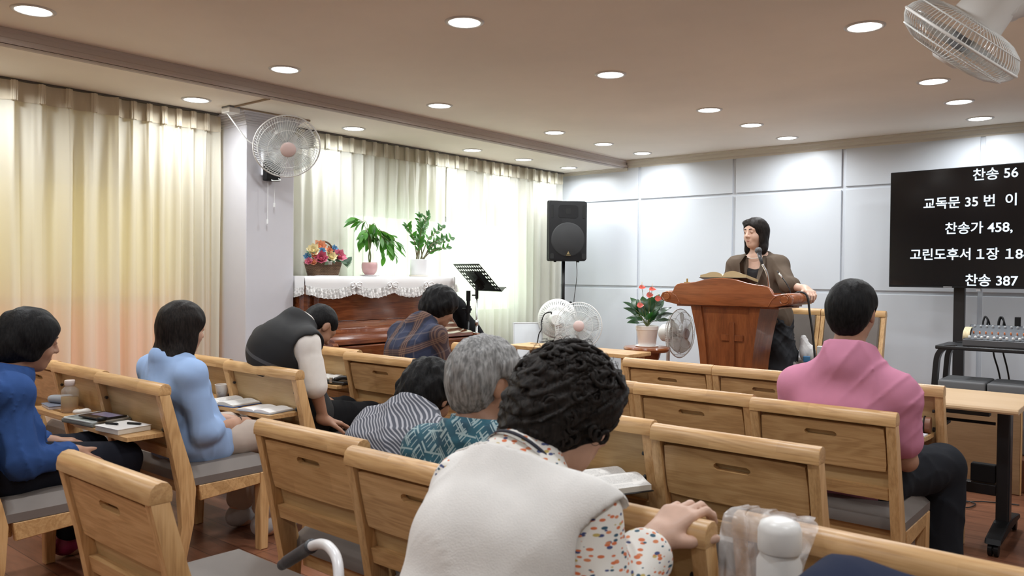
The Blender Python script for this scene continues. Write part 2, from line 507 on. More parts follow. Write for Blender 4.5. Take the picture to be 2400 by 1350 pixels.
curtain('curtain', 'cream pleated curtain directly left of the wall pillar', 2.345, 3.06, 0.105, 0.028, 1.4, CUR_CREAM, TAPE_M, 9, XC - .012, None)
curtain('curtain', 'off-white pleated curtain behind the flower basket and the potted plants on the piano', 3.50, 5.325, 0.125, 0.026, 2.0, CUR_WHITE, TAPE_W, 5, XC - .005, None)
curtain('curtain', 'off-white pleated curtain behind the music stand, reaching the front corner', 5.34, 7.15, 0.125, 0.028, 1.7, CUR_WHITE, TAPE_W, 12, XC - .005, None)
for (a, b, lab) in ((0.3, 3.08, 'dark curtain rail above the two cream curtains'), (3.5, 7.18, 'dark curtain rail above the off-white curtains behind the piano')):
    bm = BM(); box(bm, XC - .03, XC + .02, a, b, ZS - .012, ZS - .001)
    tag(obj('curtain_rail', bm, plain('dark rail', (0.10, 0.09, 0.08), 0.5)), lab, 'rail')

# ================================================================== RECESSED CEILING LIGHTS
t = NT('lamp diffuser'); e = t.n('ShaderNodeEmission'); e.inputs[0].default_value = (1, .985, .96, 1); e.inputs[1].default_value = 9.0
t.l(e.outputs[0], t.out.inputs[0]); DIFF_M = t.m
RIM_M = plain('lamp rim', (0.62, 0.60, 0.57), 0.4)
lamp_light = bpy.data.lights.new('lamp_light', 'AREA'); lamp_light.shape = 'DISK'; lamp_light.size = 0.15
lamp_light.energy = LAMP_W; lamp_light.color = LAMP_C; lamp_light.spread = math.radians(165)
proto = None
rows = [(-4.95, ZS, 'row nearest the curtains', (1.45, 2.71, 4.005, 5.357, 6.095, 6.843)),
        (-4.07, ZC, 'row just right of the ceiling moulding', (1.435, 2.78, 4.06, 5.42, 6.165, 6.85)),
        (-2.63, ZC, 'row down the middle of the ceiling', (0.1, 2.785, 4.05, 5.345, 6.08, 6.825)),
        (-1.18, ZC, 'rightmost row by the wall fan', (-0.9, 1.4, 2.75, 4.01, 5.38, 6.11, 6.84)),
        (0.30, ZC, 'row beyond the right edge', (-0.9, 1.4, 2.75, 4.6, 6.4)),
        (-4.07, ZC, 'back', (-0.4, )), (-2.63, ZC, 'back', (1.25, -1.3))]
ORD = ['nearest', 'second', 'third', 'fourth', 'fifth', 'farthest']
seen = {-4.95: (1, 6), -4.07: (0, 6), -2.63: (1, 6), -1.18: (3, 7)}
for (x, z, rn, ys) in rows:
    vis = seen.get(x, (99, 99)) if rn != 'back' else (99, 99)
    for i, y in enumerate(ys):
        show = vis[0] <= i < vis[1]
        if show:
            k = i - vis[0]; n = vis[1] - vis[0]
            o = 'farthest' if k == n - 1 else ORD[k]
            lab = 'round ceiling light, %s in the %s' % (o, rn)
        else:
            lab = 'round recessed ceiling light behind or beside the camera'
        if proto is None:
            root = proto = thing('ceiling_light', lab, 'light', (x, y, z), 0, 'recessed ceiling lights')
            bm = BM()
            lathe(bm, [(.074, -.001), (.076, -.006), (.088, -.006), (.094, -.001), (.094, 0.0)], 40)
            obj('rim', bm, RIM_M, root, True)
            bm = BM(); lathe(bm, [(0, -.003), (.076, -.003)], 40); obj('diffuser', bm, DIFF_M, root)
            lo = bpy.data.objects.new('lamp', lamp_light); COL.objects.link(lo); lo.parent = root; lo.location = (0, 0, -.012)
        else:
            root = dup(proto, (x, y, z), label=lab)

# ================================================================== CHURCH CHAIRS
TILT = 0.24          # dy/dz of the reclined back
def by(z): return (0.80 - z) * TILT      # centre line of the back at height z
def pew(name, label, cat, group, is_open):
    Wd = 0.54; hw = Wd / 2
    root = thing(name, label, cat, (0, 0, 0), 0, group)
    # top rail: rounded over the top
    bm = BM()
    pr = [(-.030, .786), (-.031, .800), (-.027, .820), (-.016, .832), (0.0, .836), (.015, .832), (.025, .820), (.027, .802), (.025, .786)]
    prism(bm, pr, 'x', -hw, hw, 0.004, 2); obj('top_rail', bm, OAK, root, 'auto')
    for s in (-1, 1):
        bm = BM()
        back = [(-.026, .787), (by(.62) - .03, .62), (by(.45) - .038, .45), (by(.38) - .036, .36), (.075, .2), (.035, 0)]
        front = [(.085, 0), (.13, .2), (by(.38) + .04, .36), (by(.45) + .036, .45), (by(.62) + .024, .62), (.021, .787)]
        xa = s * hw; xb = s * (hw - .036)
        prism(bm, back + front, 'x', min(xa, xb) + .0008, max(xa, xb) - .0008, 0.004, 2)
        obj('rear_post', bm, OAK_V, root, 'auto')
    # plywood back, lower rail, padded front
    xi = hw - .037
    def slab(bm, z0, z1, o0, o1, x=xi, bev=.002):
        p = [(by(z0) + o0, z0), (by(z1) + o0, z1), (by(z1) + o1, z1), (by(z0) + o1, z0)]
        prism(bm, p, 'x', -x, x, bev, 1)
    bm = BM(); slab(bm, .545, .788, .002, .012); obj('back_panel', bm, PLY, root)
    bm = BM(); slab(bm, .50, .545, -.024, .014, xi, .003); obj('lower_rail', bm, OAK, root)
    bm = BM(); slab(bm, .505, .785, .0125, .036, xi - .004, .01); obj('back_cushion', bm, GREY_L, root, 'auto')
    # writing tray with a slotted grip
    tw, th = xi - .004, .172
    bm = BM()
    N = 40; ins = []; outs = []
    sl, sr, sz = .048, .012, th - .047
    for k in range(N):
        a = 2 * PI * (k + .5) / N
        dx, dz = math.cos(a), math.sin(a)
        # stadium
        t = 1e9
        if abs(dz) > 1e-6:
            tt = sr / abs(dz)
            if abs(tt * dx) <= sl: t = tt
        if t > 1e8:
            b = abs(dx) * sl; c = sl * sl - sr * sr
            t = b + math.sqrt(max(0, b * b - c))
        ins.append((dx * t, sz + dz * t))
        cand = []
        if dx > 1e-6: cand.append((tw) / dx)
        if dx < -1e-6: cand.append((-tw) / dx)
        if dz > 1e-6: cand.append((th - sz) / dz)
        if dz < -1e-6: cand.append(-sz / dz)
        t = min(cand); outs.append([dx * t, sz + dz * t])
    for cx, cz in ((tw, th), (-tw, th), (-tw, 0), (tw, 0)):      # snap to corners
        k = min(range(N), key=lambda i: (outs[i][0] - cx) ** 2 + (outs[i][1] - cz) ** 2)
        outs[k] = [cx - math.copysign(.004, cx), cz - (.004 if cz > 0 else -.004)]
    L = {}
    for nm, loop, y in (('oa', outs, 0), ('ia', ins, 0), ('ob', outs, .018), ('ib', ins, .018)):
        L[nm] = [bm.verts.new((u, y, v)) for u, v in loop]
    for k in range(N):
        q = (k + 1) % N
        bm.faces.new((L['oa'][k], L['oa'][q], L['ia'][q], L['ia'][k]))
        bm.faces.new((L['ob'][q], L['ob'][k], L['ib'][k], L['ib'][q]))
        bm.faces.new((L['oa'][q], L['oa'][k], L['ob'][k], L['ob'][q]))
        bm.faces.new((L['ia'][k], L['ia'][q], L['ib'][q], L['ib'][k]))
    bmesh.ops.recalc_face_normals(bm, faces=bm.faces)
    tray = obj('tray', bm, OAK, root)
    if is_open:
        # folded down: level, grip towards the sitter behind
        tray.location = (0, by(.60) - .020, .600); tray.rotation_euler = (PI / 2 + .0, 0, 0)
        for s in (-1, 1):
            for z_, o_, r_ in ((.63, .02, .011), (.715, .012, .007)):
                bm = BM(); cyl(bm, (s * (xi - .003), by(z_) - o_, z_), (s * (xi - .012), by(z_) - o_, z_), r_, 12); obj('hinge', bm, BLACK_M, root)
    else:
        tray.location = (0, by(.606) - .021, .606); tray.rotation_euler = (math.atan(TILT), 0, 0)
    # seat
    bm = BM()
    nx, ny = 14, 14
    def seat_top(u, v):
        x = -hw + .003 + (Wd - .006) * u; y = .118 + .40 * v
        ed = min(1, min(u, 1 - u) / .07, min(v, 1 - v) / .08)
        z = .405 + .042 * math.sqrt(max(0, 1 - (1 - ed) ** 2)) + .012 * math.sin(PI * u) * math.sin(PI * min(1, v * 1.1)) 
        return x, y, z
    g = [[bm.verts.new(seat_top(i / nx if 0 < i < nx else float(i > 0), j / ny)) for j in range(ny + 1)] for i in range(nx + 1)]
    for i in range(nx):
        for j in range(ny): bm.faces.new((g[i][j], g[i + 1][j], g[i + 1][j + 1], g[i][j + 1]))
    rim = [g[i][0] for i in range(nx + 1)] + [g[nx][j] for j in range(1, ny + 1)] + [g[i][ny] for i in range(nx - 1, -1, -1)] + [g[0][j] for j in range(ny - 1, 0, -1)]
    low = [bm.verts.new((v.co.x, v.co.y, .372)) for v in rim]
    for k in range(len(rim)):
        q = (k + 1) % len(rim); bm.faces.new((rim[q], rim[k], low[k], low[q]))
    bm.faces.new(low); obj('seat_cushion', bm, GREY_L, root, 'auto')
    bm = BM()
    for s in (-1, 1):
        xa, xb = s * (hw - .002), s * (hw - .03)
        prism(bm, [(.165, .30), (.462, .318), (.462, .370), (.155, .370)], 'x', min(xa, xb), max(xa, xb), .003, 1)
    box(bm, -hw + .03, hw - .03, .476, .498, .31, .370, .003, 1); box(bm, -hw + .036, hw - .036, .145, .165, .31, .37, .003, 1)
    obj('seat_frame', bm, OAK, root)
    for s in (-1, 1):
        bm = BM()
        xa, xb = s * hw, s * (hw - .044)
        prism(bm, [(.463, .371), (.512, .371), (.512, .2), (.505, 0), (.465, 0), (.462, .2)], 'x', min(xa, xb) + .0005, max(xa, xb) - .0005, .004, 1)
        obj('front_leg', bm, OAK_V, root)
    return root

P_CLOSED = P_OPEN = None
GRP = 'light wooden church chairs with taupe seats'
def chair(x0, x1, y, label, is_open=False, z=0.0, rz=0.0, sz=1.0):
    global P_CLOSED, P_OPEN
    w = abs(x1 - x0); loc = ((x0 + x1) / 2, y, z); sc = (w / .54, 1, sz)
    src = P_OPEN if is_open else P_CLOSED
    if src is None:
        src = pew('church_chair', label, 'chair', GRP, is_open)
        src.location = loc; src.scale = sc; src.rotation_euler = (0, 0, rz)
        if is_open: P_OPEN = src
        else: P_CLOSED = src
        return src
    return dup(src, loc, rz, label, sc)

# nearest on the left, apart from the others
chair(-2.303, -1.783, .895, 'light wooden chair nearest the bottom left corner, with its empty seat in view')
chair(-2.336, -1.812, 1.51, 'light wooden chair under the striped shirt, with closed tray and slotted grip')
chair(-1.78, -1.25, 1.44, 'light wooden chair under the grey-haired person, closed back beside the white vest')
chair(-1.238, -.702, 1.465, 'light wooden chair whose top rail the curly-haired person grips', True)
chair(-.70, -.165, 1.575, 'light wooden chair at the bottom right with plastic bag over its rail', True)
chair(-1.10, -.57, .66, 'light wooden chair under the person in the white knitted vest')
chair(-.56, -.03, .66, 'light wooden chair under the navy backpack')
chair(-2.425, -1.89, 2.37, 'light wooden chair hidden in front of the striped and teal shirts')
chair(-1.885, -1.346, 2.365, 'light wooden chair with the thick open bible on its lowered tray', True)
chair(-1.322, -.777, 2.32, 'light wooden chair with closed tray, directly behind the chair of the pink polo')
chair(-2.432, -1.89, 3.16, 'light wooden chair showing only its right edge beside the curly hair')
chair(-1.887, -1.333, 3.145, 'light wooden chair with closed tray, immediately left of the pink polo chair')
chair(-1.317, -.772, 3.09, 'light wooden chair that the person in the pink polo sits on')
chair(-2.502, -1.94, 4.04, 'light wooden front row chair below the anthurium pedestal, closed tray')
chair(-1.935, -1.375, 4.03, 'light wooden front row chair directly below the pulpit, closed tray')
chair(-1.365, -.807, 4.0, 'light wooden front row chair with brown rolled case on its tray', True)
chair(-5.10, -4.57, 1.73, 'light wooden chair with closed tray, far left beyond the blue cardigan')
chair(-4.555, -3.98, 1.715, 'light wooden chair with the amber drink bottle on its lowered tray', True)
chair(-3.965, -3.325, 1.685, 'light wooden chair with tablet on its tray, under the pale blue blouse', True)
chair(-4.58, -4.02, 2.405, 'light wooden chair with the paper cup on its lowered tray', True)
chair(-4.0, -3.335, 2.375, 'light wooden chair with open white notebook, under the black vest', True)
chair(-4.45, -3.935, 3.24, 'light wooden chair with black case and open pages on its tray', True)
chair(-3.925, -3.295, 3.13, 'light wooden chair with closed tray under the plaid shirt')
chair(-4.44, -3.93, 3.95, 'light wooden chair before the piano keyboard, rail end left of the plaid shirt')
chair(-3.92, -3.375, 4.07, 'light wooden chair in front of the plaid shirt, mostly hidden')
chair(-3.925, -3.335, .95, 'light wooden chair under the blue cardigan at the left edge')

# raised platform behind the front row (hidden by the chairs) carries the pulpit
bm = BM(); box(bm, -3.02, -1.68, 5.34, YF - .016, 0.0, .20, .008, 2); struct('floor_platform', bm, FLOOR_M)
STAGE = .2
chair(-2.255, -1.762, 6.66, 'wooden chair with taupe padded back facing the seats, right of the pulpit', z=STAGE, rz=PI, sz=1.025)
chair(-2.752, -2.259, 6.66, 'wooden chair with taupe padded back hidden behind the standing preacher', z=STAGE, rz=PI, sz=1.025)

# ================================================================== PIANO AND WHAT STANDS ON IT
PY0, PY1, PXF = 3.515, 5.05, -4.90
piano = thing('upright_piano', 'glossy reddish brown upright piano with lace cover against the curtain', 'piano', (-5.0, 4.24, 0))
def P(bm): bmesh.ops.translate(bm, vec=(5.0, -4.24, 0), verts=bm.verts); return bm
bm = BM(); box(bm, -5.20, PXF - .02, PY0 + .04, PY1 - .04, .04, 1.25, .004, 1); obj('case', P(bm), WALNUT, piano)
bm = BM(); box(bm, -5.21, PXF + .015, PY0, PY1, 1.25, 1.282, .008, 3); obj('lid', P(bm), WALNUT, piano)
bm = BM(); box(bm, PXF - .021, PXF - .005, PY0 + .13, PY1 - .13, .945, 1.235, .006, 2); obj('upper_panel', P(bm), WALNUT, piano)
for a in (PY0, PY1 - .04):
    bm = BM(); box(bm, -5.2, PXF, a, a + .04, 0, 1.25, .004, 2); obj('side', P(bm), WALNUT, piano)
    bm = BM(); prism(bm, [(PXF - .001, .60), (-4.565, .64), (-4.55, .66), (-4.55, .80), (-4.565, .815), (PXF + .1, .83), (PXF - .001, .95)], 'y', a, a + .045, .005, 2)
    obj('arm', P(bm), WALNUT, piano)
for a in (PY0 + .085, PY1 - .125):
    bm = BM(); box(bm, PXF - .021, PXF + .004, a, a + .04, .945, 1.245, .004, 2); obj('stile', P(bm), WALNUT, piano)
bm = BM()
lid = [(PXF - .02, .945), (PXF + .025, .945), (PXF + .04, .93), (PXF + .055, .905), (PXF + .075, .895), (PXF + .10, .885), (PXF + .12, .862), (PXF + .16, .85),
       (-4.62, .835), (-4.595, .825), (-4.59, .80), (-4.61, .79), (PXF - .02, .79)]
prism(bm, lid, 'y', PY0 + .047, PY1 - .047, .002, 1); obj('keyboard_lid', P(bm), WALNUT, piano, 'auto')
bm = BM(); box(bm, PXF - .02, -4.57, PY0 + .046, PY1 - .046, .66, .788, .012, 3); obj('key_bed', P(bm), WALNUT, piano)
bm = BM(); box(bm, PXF - .021, PXF - .008, PY0 + .06, PY1 - .06, .12, .64, .004, 1); obj('lower_panel', P(bm), WALNUT, piano)
for a in (PY0 + .002, PY1 - .072):
    bm = BM(); prism(bm, [(a, .0), (a + .07, .0), (a + .07, .60), (a, .60)], 'x', -4.65, -4.59, .01, 2); obj('leg', P(bm), WALNUT, piano)
    bm = BM(); box(bm, PXF + .001, -4.55, a, a + .07, .0, .06, .01, 2); obj('foot', P(bm), WALNUT, piano)

# lace cover
def lace_mat():
    t = NT('white lace'); t.b.inputs['Base Color'].default_value = (0.74, 0.73, 0.72, 1); t.b.inputs['Roughness'].default_value = 0.9
    vz = t.n('ShaderNodeTexVoronoi'); vz.inputs['Scale'].default_value = 55; t.l(t.tex(), vz.inputs['Vector'])
    v2 = t.n('ShaderNodeTexNoise'); v2.inputs['Scale'].default_value = 24; t.l(t.tex(), v2.inputs['Vector'])
    f = t.math('MULTIPLY', vz.outputs['Distance'], v2.outputs[0])
    t.l(t.ramp(f, [(0.20, (1, 1, 1)), (0.30, (0.6, 0.6, 0.6))]), t.b.inputs['Alpha'])
    return t.m
LACE = lace_mat()
COTTON = plain('white cotton', (0.76, 0.75, 0.75), 0.85, bump=0.2, bscale=300)
cover = thing('piano_cover', 'white lace cover with scalloped ruffle and bows lying over the piano top', 'cloth', (-5.0, 4.24, 1.283))
Yj = [PY0 - .01, 3.95, 4.32, 4.72, PY1 + .012]
bm = BM()
xf = PXF + .026
def Q(x, y, z): return (x + 5.0, y - 4.24, z - 1.283)
ny = 96
def swag(y):
    for a, b in zip(Yj, Yj[1:]):
        if a <= y <= b + 1e-6: return math.sin(PI * (y - a) / (b - a))
    return 0
ed = [(-5.205, 1.288), (-5.04, 1.288), (xf - .02, 1.288), (xf - .006, 1.284), (xf, 1.272)]
g = []
for i in range(ny + 1):
    y = Yj[0] + (Yj[-1] - Yj[0]) * i / ny
    zs = 1.222 - .030 * swag(y)
    g.append([bm.verts.new(Q(x, y, z)) for x, z in ed] + [bm.verts.new(Q(xf + .004, y, (1.272 + zs) / 2)), bm.verts.new(Q(xf + .004, y, zs))])
for i in range(ny):
    for j in range(len(g[0]) - 1): bm.faces.new((g[i][j], g[i][j + 1], g[i + 1][j + 1], g[i + 1][j]))
# right end drop
g2 = []
for i in range(21):
    x = -5.205 + (xf + 5.205) * i / 20
    g2.append([bm.verts.new(Q(x, Yj[-1], 1.288)), bm.verts.new(Q(x, Yj[-1] + .008, 1.275)), bm.verts.new(Q(x, Yj[-1] + .010, 1.21 - .02 * math.sin(PI * i / 20)))])
for i in range(20):
    for j in range(2): bm.faces.new((g2[i][j], g2[i][j + 1], g2[i + 1][j + 1], g2[i + 1][j]))
g2 = []
for i in range(21):
    x = -5.205 + (xf + 5.205) * i / 20
    g2.append([bm.verts.new(Q(x, Yj[0], 1.288)), bm.verts.new(Q(x, Yj[0] - .004, 1.275)), bm.verts.new(Q(x, Yj[0] - .004, 1.21 - .02 * math.sin(PI * i / 20)))])
for i in range(20):
    for j in range(2): bm.faces.new((g2[i][j], g2[i][j + 1], g2[i + 1][j + 1], g2[i + 1][j]))
bmesh.ops.remove_doubles(bm, verts=bm.verts, dist=.0005)
obj('cover_top', bm, COTTON, cover, True)
bm = BM(); g = []
ny = 420
for i in range(ny + 1):
    y = Yj[0] + (Yj[-1] + .012 - Yj[0]) * i / ny
    s = swag(min(y, Yj[-1])); zs = 1.224 - .030 * s; zb = 1.158 - .038 * s
    row = []
    for k in range(5):
        f = k / 4
        w = (.002 + .011 * f) * math.sin(y * 190 + 2.0 * math.sin(y * 23)) + .004 * f * math.sin(y * 71)
        row.append(bm.verts.new(Q(xf + .012 + w + .012 * f, y + .012 * f * (i / ny), zs + (zb - zs) * f + (.003 * math.sin(y * 300) if k == 4 else 0))))
    g.append(row)
for i in range(ny):
    for j in range(4): bm.faces.new((g[i][j], g[i][j + 1], g[i + 1][j + 1], g[i + 1][j]))
RUF = obj('ruffle', bm, LACE, cover, True)
for yy, sd in ((Yj[-1] + .014, 1), (Yj[0] - .008, -1)):
    bm = BM(); g = []
    for i in range(141):
        x = -5.205 + (xf + .012 + 5.205) * i / 140
        s = math.sin(PI * i / 140); zs = 1.215 - .02 * s; zb = 1.16 - .03 * s
        row = []
        for k in range(5):
            f = k / 4; w = (.002 + (.01 if sd > 0 else .004) * f) * math.sin(x * 190)
            row.append(bm.verts.new(Q(x, yy + w + (.02 * f if sd > 0 else -.004), zs + (zb - zs) * f)))
        g.append(row)
    for i in range(140):
        for j in range(4): bm.faces.new((g[i][j], g[i][j + 1], g[i + 1][j + 1], g[i + 1][j]))
    obj('ruffle', bm, LACE, cover, True)
for y in Yj[1:4]:
    bm = BM()
    for s in (-1, 1):
        tube(bm, spline([Q(xf + .02, y, 1.222), Q(xf + .035, y + s * .022, 1.24), Q(xf + .035, y + s * .05, 1.235), Q(xf + .03, y + s * .045, 1.215), Q(xf + .022, y, 1.22)], 5), .006, 6)
        tube(bm, spline([Q(xf + .022, y, 1.22), Q(xf + .032, y + s * .02, 1.20), Q(xf + .036, y + s * .055, 1.19)], 5), [.006 if k < 8 else .003 for k in range(11)], 6)
    ball(bm, Q(xf + .026, y, 1.222), .01, 2); obj('bow', bm, COTTON, RUF, True)

# leaves
def leaf(bm, base, d, L, Wd, nrm=(0, 0, 1), droop=0.3, cup=0.15, n=7):
    base = Vector(base); d = Vector(d).normalized(); nrm = Vector(nrm)
    side = d.cross(nrm)
    if side.length < 1e-4: side = d.cross(Vector((1, 0, 0)))
    side.normalize(); up = side.cross(d).normalized()
    rows = []
    for i in range(n + 1):
        f = i / n
        w = Wd * .5 * (math.sin(PI * min(1, f ** .8)) ** .85) + .0008
        c = base + d * (L * f) - up * (L * droop * f * f)
        rows.append([bm.verts.new(c - side * w + up * (cup * w)), bm.verts.new(c), bm.verts.new(c + side * w + up * (cup * w))])
    for a, b in zip(rows, rows[1:]):
        for k in range(2): bm.faces.new((a[k], a[k + 1], b[k + 1], b[k]))

def leaf_mat(name, c1, c2, rough=0.4):
    t = NT(name)
    nz = t.n('ShaderNodeTexNoise'); nz.inputs['Scale'].default_value = 9; t.l(t.tex(), nz.inputs['Vector'])
    c = t.ramp(nz.outputs[0], [(0.35, c1), (0.65, c2)])
    t.l(c, t.b.inputs['Base Color']); t.b.inputs['Roughness'].default_value = rough
    tl = t.n('ShaderNodeBsdfTranslucent'); t.l(t.mix(1.0, c, (1.6, 1.9, 0.8), 'MULTIPLY'), tl.inputs[0])
    mx = t.n('ShaderNodeMixShader'); mx.inputs[0].default_value = 0.35
    t.l(t.b.outputs[0], mx.inputs[1]); t.l(tl.outputs[0], mx.inputs[2]); t.l(mx.outputs[0], t.out.inputs[0]); return t.m
LEAF_A = leaf_mat('mid green leaf', (0.035, 0.13, 0.02), (0.085, 0.24, 0.04))
LEAF_B = leaf_mat('glossy deep green leaf', (0.025, 0.10, 0.018), (0.06, 0.19, 0.035), 0.3)
LEAF_C = leaf_mat('dark anthurium leaf', (0.008, 0.04, 0.012), (0.022, 0.085, 0.025), 0.3)
LEAF_E = leaf_mat('dusty grey green leaf', (0.06, 0.12, 0.09), (0.11, 0.18, 0.13), 0.6)
STEM_M = plain('green brown stem', (0.13, 0.15, 0.05), 0.6, noise=0.2)
SOIL_M = plain('dark soil', (0.03, 0.02, 0.014), 0.95, bump=0.6, bscale=90)

# pink pot with drooping leaves
rnd = random.Random(4)
def plant_px(o, px, py, x=0.0):       # measured offsets from the pot base
    return Vector((x, (px) * .0044, (py) * .0034))
pa = thing('potted_plant', 'leggy green houseplant in a small round pink pot on the piano', 'plant', (-5.05, 4.255, 1.2885))
bm = BM(); lathe(bm, [(0, .006), (.05, .006), (.075, .012), (.078, .006), (.05, 0), (0, 0)], 32); obj('saucer', bm, plain('pale saucer', (0.66, 0.62, 0.63), .4), pa, True)
bm = BM(); lathe(bm, [(0, .0065), (.036, .0065), (.04, .016), (.056, .035), (.064, .065), (.064, .095), (.060, .112), (.057, .112), (.06, .095), (.058, .07), (0, .07)], 40); obj('pot', bm, plain('rose pink glaze', (0.60, 0.36, 0.36), .25, coat=.4), pa, True)
bm = BM()
tube(bm, spline([(0, -.005, .07), (.006, .004, .16), (-.004, -.006, .26), (0, -.006, .36), (.002, .0, .42)]), [.007] * 17 + [.004] * 16 if False else .006, 8)
tube(bm, spline([(0, .006, .07), (-.006, -.004, .16), (.006, .006, .26), (0, .004, .36)]), .0045, 8)
tips = [(-28, 135), (-14, 128), (2, 112), (18, 112), (34, 105), (48, 92), (58, 80), (40, 60), (58, 52), (24, 84), (-22, 84), (62, 98), (10, 96), (-30, 96), (30, 70), (34, 62), (46, 70), (50, 48), (8, 88), (-10, 104), (66, 86)]
lf = BM()
for i, (px, py) in enumerate(tips):
    tip = plant_px(0, px, py, rnd.uniform(-.07, .09))
    st = Vector((0, .0, .30 + .1 * rnd.random()))
    mid = st.lerp(tip, .5) + Vector((0, 0, .05))
    tube(bm, spline([st, mid, tip], 5), .002, 5)
    nl = rnd.randint(4, 6)
    for k in range(nl):
        f = 0.55 + .45 * k / max(1, nl - 1)
        b = st.lerp(mid, min(1, f * 2)) if f < .5 else mid.lerp(tip, (f - .5) * 2)
        d = (tip - mid).normalized() + Vector((rnd.uniform(-.8, .8), rnd.uniform(-.9, .9), rnd.uniform(-.9, .15)))
        leaf(lf, b, d, rnd.uniform(.075, .13), rnd.uniform(.034, .052), (rnd.uniform(-.2, .8), rnd.uniform(-.3, .3), 1), rnd.uniform(.1, .5))
obj('stem', bm, STEM_M, pa, True); obj('leaves', lf, LEAF_A, pa, True)

# white pot with upright fronds
pb = thing('potted_plant', 'upright glossy leaved plant in a white cylinder pot on the piano', 'plant', (-5.05, 4.80, 1.2885))
bm = BM(); lathe(bm, [(0, 0), (.078, 0), (.085, .012), (.08, .013), (.076, .006), (0, .006)], 40); obj('saucer', bm, plain('cream saucer', (0.72, 0.66, 0.58), .4), pb, True)
bm = BM(); lathe(bm, [(0, .0065), (.07, .0065), (.074, .012), (.0745, .145), (.07, .147), (.069, .12), (0, .12)], 48); obj('pot', bm, plain('matte white pot', (0.78, 0.78, 0.80), .45), pb, 'auto')
bm = BM(); lf = BM()
for (px, py, xo) in [(22, 155, .0), (-38, 122, .03), (70, 128, -.03), (82, 98, .03), (-6, 122, .06), (48, 98, .06), (34, 132, -.06), (-18, 88, .09), (58, 74, .08), (10, 150, -.04)]:
    tip = plant_px(0, px, py, xo); st = Vector((rnd.uniform(-.03, .03), rnd.uniform(-.03, .03) + px * .0003, .118))
    mid = st.lerp(tip, .55) + Vector((0, -px * .0006, .03))
    pth = spline([st, mid, tip], 8); tube(bm, pth, [.006 - .004 * k / len(pth) for k in range(len(pth))], 6)
    for k in range(6, len(pth), 2):
        dd = (pth[k] - pth[k - 1]).normalized()
        for s in (-1, 1):
            sd = Vector((rnd.uniform(-.5, .5), s * 1.0, rnd.uniform(-.1, .3)))
            leaf(lf, pth[k], dd * .8 + sd * .8, rnd.uniform(.05, .07), rnd.uniform(.026, .034), (1, 0, .4), .15)
    leaf(lf, pth[-1], (pth[-1] - pth[-2]), .06, .028, (1, 0, .4), .1)
obj('stems', bm, plain('brownish frond stem', (0.16, 0.13, 0.07), .5), pb, True); obj('leaves', lf, LEAF_B, pb, True)

# flower basket
fb = thing('flower_basket', 'wicker basket of pink, cream and peach flowers on the piano by the pillar', 'flower basket', (-5.04, 3.79, 1.2885))
bm = BM(); lathe(bm, [(0, 0), (.115, 0), (.12, .004), (.115, .006), (0, .004)], 40); obj('doily', bm, COTTON, fb, True)
t = NT('woven wicker'); wv = t.n('ShaderNodeTexBrick'); wv.inputs['Scale'].default_value = 1; wv.inputs['Brick Width'].default_value = .022; wv.inputs['Row Height'].default_value = .009; wv.inputs['Mortar Size'].default_value = .0016
wv.inputs['Color1'].default_value = (0.17, 0.095, 0.05, 1); wv.inputs['Color2'].default_value = (0.24, 0.145, 0.08, 1); wv.inputs['Mortar'].default_value = (0.05, 0.025, 0.012, 1)
sp = t.n('ShaderNodeSeparateXYZ'); cb = t.n('ShaderNodeCombineXYZ'); t.l(t.tex(), sp.inputs[0]); t.l(t.math('ADD', sp.outputs[0], sp.outputs[1]), cb.inputs[0]); t.l(sp.outputs[2], cb.inputs[1])
t.l(cb.outputs[0], wv.inputs['Vector']); t.l(wv.outputs[0], t.b.inputs['Base Color']); t.b.inputs['Roughness'].default_value = .7; t.bump(wv.outputs[1], -.5, .002); WICK = t.m
bm = BM()
for k in range(11):
    f = k / 10; z = .008 + .095 * f; a, b = .085 + .018 * f, .115 + .025 * f
    lp = [(sx * x, sy * y) for (x, y) in [(1, 1)] for sx, sy in ((1, 1),)]
    pts = rrect(-a * .62, a * .62, -b, b, .03, 5)
    tube(bm, [(x, y, z) for x, y in pts], .0058, 6, closed=True)
box(bm, -.05, .05, -.105, .105, .006, .075, .01, 1)
obj('basket', bm, WICK, fb, True)
bm = BM(); tube(bm, spline([(0, -.135, .09), (0, -.10, .20), (0, -.02, .262), (0, .06, .245), (0, .115, .16), (0, .138, .09)], 8), .007, 8); obj('handle', bm, WICK, fb, True)
def bloom(c, r, m, seed, dirv=(.7, -.4, .5)):
    rr = random.Random(seed); bm = BM()
    D = Vector(dirv).normalized(); u, v, _ = frame_from(D); c = Vector(c)
    for ring, (n, rad, tilt) in enumerate(((8, 1.0, .35), (7, .8, .7), (6, .55, 1.05), (4, .3, 1.35))):
        for k in range(n):
            a = 2 * PI * (k + .5 * (ring % 2)) / n + rr.uniform(-.15, .15)
            out = u * math.cos(a) + v * math.sin(a)
            d = out * math.cos(tilt) + D * math.sin(tilt)
            leaf(bm, c + out * r * .05, d, r * rad * rr.uniform(.9, 1.1), r * .75 * (.5 + rad * .5), D, -.35, .35, 5)
    ball(bm, c + D * r * .12, r * .35, 2)
    return obj('flower', bm, m, fb, True)
FM = {k: plain('petal ' + k, c, .7) for k, c in dict(rose=(0.52, 0.10, 0.17), pink=(0.62, 0.17, 0.25), cream=(0.80, 0.70, 0.42), peach=(0.78, 0.38, 0.22), blue=(0.16, 0.34, 0.52), orange=(0.70, 0.28, 0.14)).items()}
